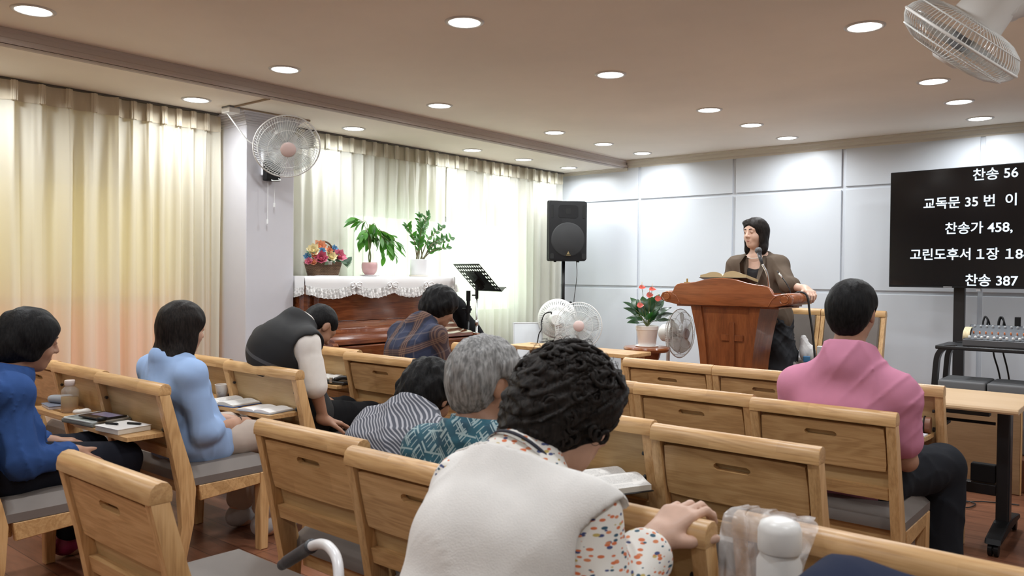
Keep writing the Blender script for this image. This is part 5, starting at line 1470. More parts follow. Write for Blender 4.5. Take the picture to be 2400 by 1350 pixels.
class Person:
    def __init__(s, label, J, F, sk, scale_head=1.0, U=None):
        s.J = {k: V3(*v) for k, v in J.items()}; J = s.J
        s.root = thing('person', label, 'person', (J['pelvis'][0], J['pelvis'][1], J.get('ground', V3(0, 0, 0))[2]))
        s.off = np.array([J['pelvis'][0], J['pelvis'][1], J.get('ground', V3(0, 0, 0))[2]])
        s.F = nrm(F); up = nrm(U) if U is not None else V3(0, 0, 1); s.R = nrm(np.cross(s.F, up)); s.U = np.cross(s.R, s.F)
        s.AX = np.array([s.R, s.F, s.U]); s.hs = scale_head; s.sk = sk
        s.right = nrm(J['sR'] - J['sL'])
        s.parts = {}
    def h(s, r, f, u): return s.J['head'] + (s.R * r + s.F * f + s.U * u) * s.hs
    def he(s, r, f, u, rr, k=.02): return ell(s.h(r, f, u), np.array(rr) * s.hs, s.AX, k)
    def torso(s, e=0.0, w=1.0, belly=0.0):
        J = s.J; r = s.right; ch = J['chest']; pe = J['pelvis']; nb = J['neck']
        wst = pe * .55 + ch * .45
        o = [cone(J['hL'], J['hR'], .098 * w + e, .098 * w + e, .05)]
        for q in (-1, 1):
            o += [cone(pe + r * q * .062 * w, wst + r * q * .058 * w, .10 * w + e, .092 * w + belly + e, .06), cone(wst + r * q * .058 * w, ch + r * q * .075 * w, .092 * w + belly + e, .098 * w + e, .06)]
        for S_ in (J['sL'], J['sR']):
            o += [cone(ch + (S_ - ch) * .25, S_, .092 * w + e, .055 * w + e, .06), cone(nb - (nb - ch) * .1, S_, .058 + e, .047 * w + e, .05)]
        o.append(cone(ch, nb, .095 * w + e, .062 + e, .06))
        return o
    def arms(s, e=0.0, w=1.0, upto=2.0, which='LR', flare=0.0):
        J = s.J; o = []
        for q in which:
            S_, E_, W_ = J['s' + q], J['e' + q], J['w' + q]
            f = min(1, upto); b = S_ + (E_ - S_) * f; o.append(cone(S_, b, .052 * w + e, (.052 - .012 * f) * w + e + flare, .03))
            if upto > 1:
                f = upto - 1; o.append(cone(E_, E_ + (W_ - E_) * f, .041 * w + e + flare * .3, (.041 - .013 * f) * w + e + flare, .025))
        return o
    def legs(s, e=0.0, w=1.0, upto=2.0):
        J = s.J; o = []
        for q in 'LR':
            H, K, A = J['h' + q], J['k' + q], J['a' + q]; o.append(cone(H, K, .088 * w + e, .060 * w + e, .04))
            if upto > 1: o.append(cone(K, K + (A - K) * (upto - 1), .058 * w + e, .042 * w + e, .03))
        return o
    def build_body(s, vox=.006, hands=None, toes=None, hand_sc=1.0):
        J = s.J
        p = s.torso(-.004) + s.arms(-.004) + s.legs(-.006)
        hb = s.h(0, -.025, -.075)
        p += [cone(J['neck'] + (J['neck'] - J['chest']) * .0, hb, .056, .054, .03)]
        # head
        p += [s.he(0, -.006, .035, (.074, .094, .082), .03), s.he(0, .022, -.035, (.060, .068, .080), .03), s.he(0, .055, -.092, (.026, .022, .020), .03),
              s.he(.034, .055, -.03, (.024, .026, .024), .02), s.he(-.034, .055, -.03, (.024, .026, .024), .02)]
        p += [cone(s.h(0, .086, .018), s.h(0, .106, -.022), .009 * s.hs, .0115 * s.hs, .010), s.he(.012, .094, -.026, (.009, .011, .008), .008), s.he(-.012, .094, -.026, (.009, .011, .008), .008),
              cone(s.h(-.036, .074, .030), s.h(.036, .074, .030), .012 * s.hs, .012 * s.hs, .018)]
        for q in (-1, 1):
            p.append(sub(ell(s.h(q * .031, .097, .010), np.array((.017, .014, .010)) * s.hs, s.AX, .01)))
            p.append(s.he(q * .030, .080, .010, (.0125, .0125, .0105), .004))
            p += [s.he(q * .0755, -.006, -.004, (.010, .020, .031), .008), s.he(q * .075, .0, -.026, (.008, .010, .012), .006)]
        p += [cone(s.h(-.020, .080, -.055), s.h(.020, .080, -.055), .007, .007, .008), cone(s.h(-.016, .078, -.067), s.h(.016, .078, -.067), .008, .008, .008)]
        for q in 'LR':
            hd_ = (hands or {}).get(q)
            if hd_: p += hand_prims(J['w' + q], hd_[0], hd_[1], hd_[2], *hd_[3:], sc=hand_sc)
            t_ = (toes or {}).get(q, (0, 1, 0)); t_ = nrm(t_); A = J['a' + q]
            fl = V3(0, 0, -1) * .045
            p += [cone(A, A + fl + t_ * .03, .038, .036, .02), cone(A + fl + t_ * .0, A + fl * 1.25 + t_ * .16, .034, .027, .03)]
        o = obj('body', mesh_of('body', p, vox, s.off), s.sk, s.root, True); s.parts['body'] = o; return o
    def cloth(s, name, prims, m, vox=.008, amp=.005, f=1.0, seed=1, cuts=(), label=None):
        o = obj(name, mesh_of(name, prims, vox, s.off, folds(amp, f, seed) if amp else None, cuts), m, s.root, True, label); s.parts[name] = o; return o
    def hair(s, m, kind, vox=.005, seed=3, amp=.004, f=70, extra=(), face=True, vol=0.0):
        v = vol
        p = [s.he(0, -.012, .040, (.084 + v, .102 + v, .086 + v), .03), s.he(0, -.050, .0, (.078 + v, .068 + v, .085 + v), .03)]
        if kind == 'crop': p = [s.he(0, -.012, .040, (.080, .100, .085), .03), s.he(0, -.045, -.005, (.074, .062, .075), .03), s.he(0, -.060, -.055, (.052, .035, .04), .02)]
        p += list(extra)
        if face:
            p.append(sub(ell(s.h(0, .105, -.045), np.array((.074, .075, .108)) * s.hs, s.AX, .02)))
            for q in (-1, 1):
                if kind == 'crop': p.append(sub(ell(s.h(q * .085, .012, -.02), np.array((.035, .032, .045)) * s.hs, s.AX, .01)))
        o = obj('hair', mesh_of('hair', p, vox, s.off, tufts(amp, f, seed)), m, s.root, True); s.parts['hair'] = o; return o
    def shoes(s, m, toes=None):
        for q in 'LR':
            A = s.J['a' + q]; t_ = nrm((toes or {}).get(q, (0, 1, 0))); fl = V3(0, 0, -1) * .05
            gz = s.off[2]
            z0 = A[2] - gz
            p = [cone(A + fl * .55 - t_ * .015, A + fl * .9 + t_ * .165, .047, .036, .03), cone(A * 1 + fl * .2, A + fl * .6, .046, .047, .02)]
            obj('shoe', mesh_of('shoe', p, .007, s.off, None, [((A[0], A[1], gz + .002), (0, 0, -1))]), m, s.root, True)
    def face(s, brow=(0.02, 0.015, 0.012)):
        for q in (-1, 1):
            bm = BM(); c = s.h(q * .030, .0905, .0105) - s.off; ball(bm, c, .0042 * s.hs, 2, (1, .5, 1)); obj('eye', bm, plain('dark iris', (0.012, 0.008, 0.006), .2), s.root, True)
            bm = BM(); tube(bm, [s.h(q * .014, .0915, .030) - s.off, s.h(q * .030, .0895, .035) - s.off, s.h(q * .046, .080, .029) - s.off], [.0035, .0035, .0015], 6); obj('eyebrow', bm, plain('eyebrow', brow, .8), s.root, True)
        bm = BM(); tube(bm, [s.h(-.020, .0835, -.060) - s.off, s.h(0, .0905, -.0595) - s.off, s.h(.020, .0835, -.060) - s.off], [.002, .0052, .002], 8); obj('lips', bm, plain('lip red', (0.42, 0.13, 0.11), .4), s.root, True)

def seated(px, py, dx=.095, knee=.42, foot=-.05, hz=.53, kz=.50, splay=.02, z0=0):
    return dict(pelvis=(px, py, hz), hL=(px - dx, py, hz - .005), hR=(px + dx, py, hz - .005), kL=(px - dx - splay, py + knee, kz), kR=(px + dx + splay, py + knee, kz),
                aL=(px - dx - splay, py + knee + foot, .085 + z0), aR=(px + dx + splay, py + knee + foot, .085 + z0))
FWD = (0, 1, 0)
# ---- cloth materials
def knit(name, c, rough=.9, b=.35, bs=500, noise=.05): return plain(name, c, rough, spec=.12, noise=noise, nscale=14, bump=b, bscale=bs)
def plaid_mat():
    t = NT('navy and rust plaid'); v = t.mapping(t.tex(), (1, 1, 1), (0, .10, .08)); sp = t.n('ShaderNodeSeparateXYZ'); t.l(v, sp.inputs[0])
    nz = t.n('ShaderNodeTexNoise'); nz.inputs['Scale'].default_value = 6; t.l(t.tex(), nz.inputs['Vector'])
    def band(sock, per, off, w):
        f = t.math('FRACT', t.math('ADD', t.math('MULTIPLY', sock, 1 / per), off)); return t.math('LESS_THAN', f, w)
    X = t.math('ADD', sp.outputs[0], t.math('MULTIPLY', nz.outputs[0], .02)); Z = t.math('ADD', sp.outputs[2], t.math('MULTIPLY', sp.outputs[1], -.35))
    c = t.mix(.55, (0.016, 0.022, 0.055), t.mix(band(X, .15, .1, .4), (0.016, 0.022, 0.055), (0.005, 0.006, 0.014)))
    c = t.mix(t.math('MULTIPLY', band(Z, .15, .3, .42), .5), c, (0.008, 0.010, 0.03))
    for so, off in ((X, .05), (Z, .2)):
        c = t.mix(t.math('MULTIPLY', band(so, .15, off, .26), .45), c, (0.09, 0.04, 0.025))
        fine = t.math('MULTIPLY', band(so, .15, off, .26), band(so, .0115, 0, .45)); c = t.mix(t.math('MULTIPLY', fine, .4), c, (0.24, 0.14, 0.09))
        c = t.mix(t.math('MULTIPLY', band(so, .15, off + .45, .05), .3), c, (0.16, 0.13, 0.13))
    t.l(c, t.b.inputs['Base Color']); t.b.inputs['Roughness'].default_value = .85; return t.m
def stripe_mat():
    t = NT('charcoal and white wavy stripes'); v = t.mapping(t.tex(), (1, 1, 1), (.35, -.55, .2)); wv = t.n('ShaderNodeTexWave', wave_type='BANDS', bands_direction='Z')
    wv.inputs['Scale'].default_value = 33; wv.inputs['Distortion'].default_value = 4.0; wv.inputs['Detail'].default_value = 0; wv.inputs['Detail Scale'].default_value = .45
    t.l(v, wv.inputs['Vector']); t.l(t.ramp(wv.outputs[0], [(.50, (0.06, 0.065, 0.085)), (.85, (0.34, 0.34, 0.37))]), t.b.inputs['Base Color']); t.b.inputs['Roughness'].default_value = .9; return t.m
def lattice_mat():
    t = NT('teal shirt with pale geometric lines'); v = t.tex(); sp = t.n('ShaderNodeSeparateXYZ'); t.l(v, sp.inputs[0])
    A = t.math('ADD', sp.outputs[0], t.math('MULTIPLY', sp.outputs[1], .6)); Z = t.math('ADD', sp.outputs[2], t.math('MULTIPLY', sp.outputs[1], .5))
    def line(expr, per, w, inner=None):
        f = t.math('FRACT', t.math('MULTIPLY', expr, 1 / per)); d = t.math('ABSOLUTE', t.math('SUBTRACT', f, .5)); return t.math('LESS_THAN', d, w)
    p_ = t.math('ADD', t.math('MULTIPLY', A, 1.3), Z); m_ = t.math('SUBTRACT', t.math('MULTIPLY', A, 1.3), Z)
    def gate(expr, per, off): return t.math('GREATER_THAN', t.math('FRACT', t.math('ADD', t.math('MULTIPLY', expr, 1 / per), off)), .42)
    l1 = t.math('MULTIPLY', t.math('MAXIMUM', line(p_, .085, .06), line(p_, .024, .10)), gate(m_, .11, .1)); l1 = t.math('MULTIPLY', l1, gate(p_, .085, .3))
    l2 = t.math('MULTIPLY', t.math('MAXIMUM', line(m_, .085, .06), line(m_, .027, .09)), gate(p_, .10, .55))
    l3 = t.math('MULTIPLY', line(Z, .07, .04), gate(A, .12, .2))
    nz = t.n('ShaderNodeTexNoise'); nz.inputs['Scale'].default_value = 22; t.l(v, nz.inputs['Vector'])
    base = t.ramp(nz.outputs[0], [(.35, (0.008, 0.045, 0.075)), (.65, (0.016, 0.095, 0.135))])
    f = t.math('MAXIMUM', t.math('MAXIMUM', l1, l2), l3); t.l(t.mix(t.math('MULTIPLY', f, .62), base, (0.42, 0.52, 0.52)), t.b.inputs['Base Color']); t.b.inputs['Roughness'].default_value = .8; return t.m
def dash_mat():
    t = NT('white blouse with small coloured leaf dashes'); c = (0.76, 0.74, 0.70)
    col = c
    for i, (rot, sc, off) in enumerate((((.3, .9, .6), 40, 0), ((1.1, -.7, -.7), 38, 7), ((.2, -.8, .3), 39, 3))):
        v = t.mapping(t.tex(), (1.0, 1.0, 2.6), rot, (off, off * .7, off * .3)); vz = t.n('ShaderNodeTexVoronoi'); vz.inputs['Scale'].default_value = sc; vz.inputs['Randomness'].default_value = .75; t.l(v, vz.inputs['Vector'])
        d = t.math('LESS_THAN', vz.outputs['Distance'], .27); sp = t.n('ShaderNodeSeparateColor'); t.l(vz.outputs['Color'], sp.inputs[0])
        pal = t.ramp(sp.outputs[0], [(0, (0.62, 0.16, 0.06)), (.28, (0.05, 0.07, 0.19)), (.5, (0.50, 0.38, 0.12)), (.66, (0.62, 0.22, 0.10)), (.84, (0.03, 0.09, 0.14))], 'CONSTANT')
        keep = t.math('GREATER_THAN', sp.outputs[1], .18); col = t.mix(t.math('MULTIPLY', d, keep), col, pal)
    t.l(col, t.b.inputs['Base Color']); t.b.inputs['Roughness'].default_value = .85; return t.m
NAVY_K = knit('navy trousers', (0.011, 0.012, 0.018)); BLACK_C = knit('black cloth', (0.007, 0.007, 0.008))
SHOE_K = plain('dark shoe', (0.02, 0.018, 0.018), .4)
def J_(seat, **kw): d = dict(seat); d.update(kw); return d
def chain_cuts(pr): return pr

# ---- person at the left edge: blue cardigan
j = J_(seated(-3.63, 1.17, knee=.42), chest=(-3.63, 1.12, .745), neck=(-3.63, 1.17, .885), head=(-3.63, 1.265, 1.022), sL=(-3.80, 1.13, .845), sR=(-3.46, 1.13, .845),
       eL=(-3.87, 1.17, .59), eR=(-3.405, 1.16, .575), wL=(-3.70, 1.36, .585), wR=(-3.47, 1.365, .575), aL=(-3.93, 1.52, .085), kL=(-3.80, 1.57, .50))
p = Person('person with short black hair in a blue cardigan seated at the left edge', j, (.08, 1, -.22), SKIN_B)
p.build_body(hands={'L': ((.3, .9, -.1), (0, -.1, -1), 1, (.3, .3, .3)), 'R': ((-.4, .9, -.1), (0, -.1, -1), -1, (.3, .3, .3))})
BLUE = knit('blue knitted cardigan', (0.030, 0.072, 0.215))
p.cloth('cardigan', p.torso(.015, 1.0, .012) + p.arms(.016, 1.0, 1.86), BLUE, amp=.010, f=1.3, seed=2, cuts=[(p.J['neck'] + V3(0, .015, .055), (0, .25, 1))])
p.cloth('trousers', [cone(p.J['hL'], p.J['hR'], .115, .115, .05)] + p.legs(.014, 1.05, 1.9), NAVY_K, amp=.006, seed=3)
p.hair(HAIR_K, 'bob', vol=.016, amp=.007, f=60, extra=[p.he(0, -.07, -.03, (.088, .062, .085), .03), p.he(.068, -.005, -.02, (.024, .045, .06), .02), p.he(-.068, -.005, -.02, (.024, .045, .06), .02)])
p.face(); p.shoes(plain('magenta slipper', (0.22, 0.012, 0.05), .6)); 

# ---- pale blue blouse
j = J_(seated(-3.61, 1.95, knee=.37), chest=(-3.61, 1.88, .755), neck=(-3.615, 1.86, .905), head=(-3.615, 1.915, 1.045), sL=(-3.79, 1.86, .845), sR=(-3.44, 1.86, .845),
       eL=(-3.86, 1.91, .60), eR=(-3.395, 1.90, .595), wL=(-3.60, 2.14, .585), wR=(-3.50, 2.13, .585))
p = Person('person with long dark hair in a pale blue blouse and beige trousers', j, (-.10, 1, -.18), SKIN_A)
p.build_body(hands={'L': ((.75, .6, -.1), (0, -.2, -1), 1, (.3, .3, .3)), 'R': ((-.6, .75, -.05), (0, -.2, -1), -1, (.3, .35, .3))})
SKY = knit('pale blue cotton blouse', (0.30, 0.43, 0.68), .8, .15, 900, .03)
p.cloth('blouse', p.torso(.014, .96, .010) + [cone(p.J['pelvis'] + V3(-.085, -.01, -.02), p.J['pelvis'] + V3(.085, -.01, -.02), .122, .122, .05), cone(p.J['pelvis'] + V3(-.09, .06, -.01), p.J['pelvis'] + V3(.09, .05, -.01), .112, .112, .05)] + p.arms(.009, .98, 1.22, flare=.010), SKY, vox=.006, amp=.007, f=1.9, seed=5, cuts=[(p.J['neck'] + V3(0, .0, .045), (0, .2, 1))])
p.cloth('trousers', [cone(p.J['hL'], p.J['hR'], .100, .100, .05)] + p.legs(.014, 1.0, 1.85), knit('beige cotton trousers', (0.50, 0.42, 0.365)), amp=.010, seed=6)
p.hair(HAIR_B, 'long', vol=.010, amp=.004, f=80, extra=[p.he(0, -.045, -.07, (.088, .06, .11), .03), p.he(0, -.055, -.13, (.095, .045, .075), .03), p.he(0, -.075, -.165, (.092, .035, .06), .03), p.he(.07, .0, -.06, (.022, .04, .10), .02), p.he(-.07, .0, -.06, (.022, .04, .10), .02)])
bm = BM(); tube(bm, [p.J['wR'] - p.off + V3(.031 * math.cos(a), .012 * math.sin(a), .031 * math.sin(a)) for a in [2 * PI * k / 24 for k in range(24)]], .0025, 6, closed=True); obj('bracelet', bm, plain('dark bead', (0.02, 0.015, 0.012), .4), p.root, True)
p.face(); p.shoes(plain('pale shoe', (0.45, 0.45, 0.47), .6))

# ---- black vest, bent forward
j = J_(seated(-3.69, 2.62, knee=.40), chest=(-3.695, 2.50, .88), neck=(-3.69, 2.615, 1.035), head=(-3.685, 2.745, 1.015), sL=(-3.875, 2.535, .945), sR=(-3.50, 2.53, .945),
       eL=(-3.95, 2.60, .69), eR=(-3.43, 2.535, .715), wL=(-3.80, 2.80, .60), wR=(-3.445, 2.60, .545))
p = Person('person in a black vest over white shirt bent forward, arm propped down', j, (.05, .62, -.78), SKIN_B, U=(0, .8, .6))
p.build_body(hands={'L': ((.5, .8, -.2), (0, -.2, -1), 1, (.3, .3, .3)), 'R': ((.15, .95, -.35), (0, -.3, -1), -1, (.15, .15, .15))})
p.cloth('shirt', p.torso(.006) + p.arms(.014, 1.0, .95, flare=.010), knit('white shirt cotton', (0.70, 0.66, 0.62), .8, .1), amp=.007, seed=7, cuts=[(p.J['neck'] + V3(0, .03, .05), (0, .8, .6))])
t = NT('black vest with grey band'); sp = t.n('ShaderNodeSeparateXYZ'); t.l(t.tex(), sp.inputs[0])
e_ = t.math('ABSOLUTE', t.math('SUBTRACT', t.math('ADD', sp.outputs[2], t.math('MULTIPLY', sp.outputs[0], .35)), .875))
t.l(t.mix(t.math('MULTIPLY', t.math('LESS_THAN', e_, .011), t.math('LESS_THAN', sp.outputs[1], -.08)), (0.008, 0.008, 0.009), (0.07, 0.07, 0.072)), t.b.inputs['Base Color']); t.b.inputs['Roughness'].default_value = .85; VESTB = t.m
hump = [ell(V3(-3.69, 2.475, .90), (.175, .115, .15), None, .06)]
p.cloth('vest', p.torso(.022, 1.04, .012) + hump + [sub(cone(p.J['sR'] + V3(.035, -.0, -.03), p.J['sR'] + V3(.20, 0, -.06), .085, .10, .02)), sub(cone(p.J['sL'] + V3(-.035, -.0, -.03), p.J['sL'] + V3(-.20, 0, -.06), .085, .10, .02))],
        VESTB, amp=.006, seed=8, cuts=[(p.J['neck'] + V3(0, .02, .04), (0, .8, .6))])
p.cloth('trousers', [cone(p.J['hL'], p.J['hR'], .112, .112, .05)] + p.legs(.014, 1.05, 1.9), BLACK_C, amp=.006, seed=9)
p.hair(HAIR_K, 'crop', vol=.004, amp=.004, f=80); p.shoes(SHOE_K)

# ---- plaid shirt
j = J_(seated(-3.61, 3.40, knee=.42), chest=(-3.61, 3.37, .82), neck=(-3.615, 3.475, 1.0), head=(-3.615, 3.625, 1.10), sL=(-3.775, 3.43, .935), sR=(-3.455, 3.43, .935),
       eL=(-3.85, 3.52, .69), eR=(-3.39, 3.50, .69), wL=(-3.72, 3.75, .65), wR=(-3.50, 3.74, .65))
p = Person('person with black hair in a navy plaid shirt before the piano', j, (.12, .9, -.42), SKIN_B, U=(0, .45, .9))
p.build_body(hands={'L': ((.3, .9, -.1), (0, -.1, -1), 1, (.3, .3, .3)), 'R': ((-.3, .9, -.1), (0, -.1, -1), -1, (.3, .3, .3))})
p.cloth('shirt', p.torso(.013, .94, .008) + p.arms(.013, .95, 1.85), plaid_mat(), amp=.010, f=1.3, seed=11, cuts=[(p.J['neck'] + V3(0, .03, .04), (0, .6, .8))])
p.cloth('trousers', [cone(p.J['hL'], p.J['hR'], .112, .112, .05)] + p.legs(.014, 1.05, 1.9), NAVY_K, amp=.006, seed=12)
p.hair(HAIR_K, 'bob', vol=.020, amp=.010, f=85, extra=[p.he(0, -.075, -.03, (.085, .055, .07), .03), p.he(.0, -.095, -.06, (.03, .03, .03), .02)]); p.shoes(SHOE_K)

# ---- striped shirt, bent
j = J_(seated(-2.05, 1.80, knee=.40), chest=(-2.05, 1.84, .69), neck=(-2.085, 1.965, .81), head=(-2.13, 2.085, .868), sL=(-2.225, 1.905, .745), sR=(-1.885, 1.905, .745),
       eL=(-2.33, 2.03, .56), eR=(-1.89, 2.05, .56), wL=(-2.17, 2.20, .60), wR=(-2.02, 2.21, .60))
p = Person('person in a charcoal and white striped shirt, bent low', j, (-.12, .85, -.5), SKIN_B, U=(0, .5, .86))
p.build_body(hands={'L': ((.5, .8, .1), (.3, -.1, -.9), 1, (.4, .4, .4)), 'R': ((-.5, .8, .1), (-.3, -.1, -.9), -1, (.4, .4, .4))})
p.cloth('shirt', p.torso(.015, 1.0, .012) + p.arms(.018, 1.0, 1.1), stripe_mat(), amp=.009, seed=14, cuts=[(p.J['neck'] + V3(0, .02, .05), (0, .7, .7))])
p.cloth('trousers', [cone(p.J['hL'], p.J['hR'], .112, .112, .05)] + p.legs(.014, 1.05, 1.9), BLACK_C, amp=.006, seed=15)
p.hair(HAIR_K, 'bob', vol=.012, amp=.013, f=95, extra=[p.he(0, -.075, -.02, (.075, .05, .075), .03)]); p.shoes(SHOE_K)

# ---- grey hair, teal shirt
j = J_(seated(-1.515, 1.74, knee=.40), chest=(-1.515, 1.68, .715), neck=(-1.52, 1.67, .86), head=(-1.52, 1.715, 1.008), sL=(-1.705, 1.665, .79), sR=(-1.335, 1.665, .79),
       eL=(-1.765, 1.73, .575), eR=(-1.275, 1.74, .575), wL=(-1.60, 1.95, .575), wR=(-1.43, 1.95, .575))
p = Person('person with short grey hair in a teal patterned shirt', j, (.32, .93, -.12), SKIN_B)
p.build_body(vox=.005, hands={'L': ((.5, .8, -.1), (0, -.1, -1), 1, (.3, .3, .3)), 'R': ((-.5, .8, -.1), (0, -.1, -1), -1, (.3, .3, .3))})
TEAL = lattice_mat()
p.cloth('shirt', p.torso(.015, 1.0, .012) + p.arms(.018, 1.0, 1.05), TEAL, vox=.007, amp=.006, seed=17, cuts=[(p.J['neck'] + V3(0, .02, .03), (0, .3, 1))])
nb = p.J['neck']
bm = BM(); g = []
for k in range(33):
    a = 2 * PI * k / 32 + PI / 2
    row = []
    for (r_, z_) in ((.066, .012), (.070, .048), (.074, .052), (.084, .022), (.088, .008)):
        row.append(bm.verts.new(nb - p.off + V3(r_ * math.cos(a) * 1.05, r_ * math.sin(a) * 1.05 + .012, z_ + .010 * math.sin(a + PI))))
    g.append(row)
for a, b in zip(g, g[1:]):
    for k in range(4): bm.faces.new((a[k], b[k], b[k + 1], a[k + 1]))
bmesh.ops.remove_doubles(bm, verts=bm.verts, dist=.0004); bmesh.ops.solidify(bm, geom=bm.faces[:], thickness=.002); obj('collar', bm, TEAL, p.root, True)
p.cloth('trousers', [cone(p.J['hL'], p.J['hR'], .112, .112, .05)] + p.legs(.014, 1.05, 1.9), NAVY_K, amp=.006, seed=18)
p.hair(HAIR_G, 'crop', vox=.0045, amp=.008, f=90, extra=[p.he(0, -.012, .045, (.090, .106, .088), .03), p.he(0, -.055, .0, (.082, .062, .085), .03)]); p.face((0.2, 0.2, 0.2)); p.shoes(SHOE_K)

# ---- nearest: curly hair, white vest over a printed blouse, hand on the chair rail
j = J_(seated(-.965, 1.03, knee=.36, foot=-.02), chest=(-1.0, 1.155, .785), neck=(-1.022, 1.265, .925), head=(-1.005, 1.40, 1.025), sL=(-1.135, 1.235, .865), sR=(-.855, 1.24, .865),
       eL=(-1.225, 1.225, .65), eR=(-.775, 1.19, .69), wL=(-1.10, 1.385, .70), wR=(-.795, 1.395, .792))
p = Person('person with curly dark hair in a white vest over a printed blouse, nearest', j, (.34, .82, -.50), SKIN_C, U=(0, .5, .86))
p.build_body(vox=.0038, hands={'R': ((.22, .72, .42), (.05, .45, -.9), -1, (.30, .75, .55), ), 'L': ((.5, .8, .0), (.2, -.1, -1), 1, (.3, .3, .3))}, hand_sc=1.0)
BL = dash_mat()
p.cloth('blouse', p.torso(.004, .92) + p.arms(.020, 1.0, 1.80, flare=.008), BL, vox=.005, amp=.007, seed=21, cuts=[(p.J['neck'] + V3(0, .03, .05), (0, .65, .75))])
nb = p.J['neck']; ax_ = nrm(p.J['head'] - nb); u_, v_, _ = frame_from(ax_); u_, v_ = np.array(u_), np.array(v_)
bm = BM(); g = []
for k in range(40):
    a = 2 * PI * k / 40
    g.append([bm.verts.new(nb - p.off + (u_ * math.cos(a) + v_ * math.sin(a)) * r_ + ax_ * z_) for r_, z_ in ((.075, .0), (.068, .030), (.070, .040), (.080, .026), (.094, .002))])
for k in range(40):
    for q in range(4): bm.faces.new((g[k][q], g[(k + 1) % 40][q], g[(k + 1) % 40][q + 1], g[k][q + 1]))
bmesh.ops.solidify(bm, geom=bm.faces[:], thickness=.0025); obj('collar', bm, BL, p.root, True)
bm = BM(); tube(bm, [nb - p.off + (u_ * math.cos(2 * PI * k / 40) + v_ * math.sin(2 * PI * k / 40)) * .0885 + ax_ * .014 for k in range(40)], .004, 6, closed=True); obj('neck_cord', bm, plain('dark navy cord', (0.015, 0.017, 0.03), .7), p.root, True)
VEST = knit('off white knitted vest', (0.76, 0.75, 0.735), .95, .8, 330, .05)
armR, armL = p.J['sR'], p.J['sL']
holes = [sub(cone(armR + V3(-.012, .0, -.03), armR + V3(.20, .02, -.09), .090, .115, .012)), sub(cone(armL + V3(-.045, .02, -.05), armL + V3(-.20, .02, -.09), .088, .11, .012))]
p.cloth('vest', p.torso(.026, .93, .006) + holes, VEST, vox=.0055, amp=.004, f=.8, seed=22, cuts=[(nb + V3(0, .0, -.004), (0, .62, .78))])
p.cloth('vest_neckband', p.torso(.029, .93, .006), plain('ribbed white knit', (0.70, 0.68, 0.65), .95, spec=.1), vox=.005, amp=0, cuts=[(nb + V3(0, .0, -.001), (0, .62, .78)), (nb + V3(0, .0, -.015), (0, -.62, -.78))])
p.cloth('trousers', [cone(p.J['hL'], p.J['hR'], .115, .115, .05)] + p.legs(.014, 1.05, 1.9), NAVY_K, amp=.006, seed=23)
cu_ = [p.he(0, -.018, .03, (.112, .118, .105), .03), p.he(0, -.055, -.02, (.105, .085, .105), .03), p.he(.06, -.01, .02, (.055, .075, .075), .03), p.he(-.06, -.01, .02, (.055, .075, .075), .03), p.he(0, .05, .075, (.08, .06, .05), .03)]
p.hair(HAIR_B, 'perm', vox=.0035, amp=.012, f=120, extra=cu_ + [p.he(0, -.075, -.075, (.085, .055, .06), .03)], seed=4)
hb = BM(); cb_ = BM(); rr_ = random.Random(6)
for k in range(1150):
    th, ph_ = rr_.uniform(0, 2 * PI), math.acos(rr_.uniform(-.75, 1))
    d0 = p.R * math.cos(th) * math.sin(ph_) + p.F * (math.sin(th) * math.sin(ph_)) + p.U * math.cos(ph_)
    f_, u2 = np.dot(d0, p.F), np.dot(d0, p.U)
    if f_ > .45 and u2 < .45: continue
    if u2 < -.35 and f_ > -.2: continue
    stray = k % 6 == 0
    ref = p.h(0, -.02, .015 if u2 > -.2 else -.01); rad = .108 + .012 * max(0, u2) + rr_.uniform(-.008, .006)
    c0 = ref + d0 * np.array([rad]); t1 = nrm(np.cross(d0, V3(rr_.uniform(-1, 1), rr_.uniform(-1, 1), rr_.uniform(-1, 1)))); t2 = np.cross(d0, t1)
    cr = rr_.uniform(.009, .017); nt = rr_.uniform(.55, 1.25); h_ = rr_.uniform(.012, .03) if stray else rr_.uniform(-.004, .012)
    pts = [c0 + t1 * cr * (math.cos(q * 2 * PI * nt / 9) - 1) + t2 * cr * math.sin(q * 2 * PI * nt / 9) + d0 * (h_ * q / 9) for q in range(10)]
    if stray: tube(hb, [q - p.off for q in pts], .0007, 3, cap=False)
    else: tube(cb_, [q - p.off for q in pts], [.0015 + rr_.uniform(.0035, .006) * math.sin(PI * (q + .6) / 10.2) for q in range(10)], 6)
obj('curls', cb_, HAIR_B, p.root, True)
obj('stray_curls', hb, HAIR_B, p.root)
p.face(); p.shoes(SHOE_K)

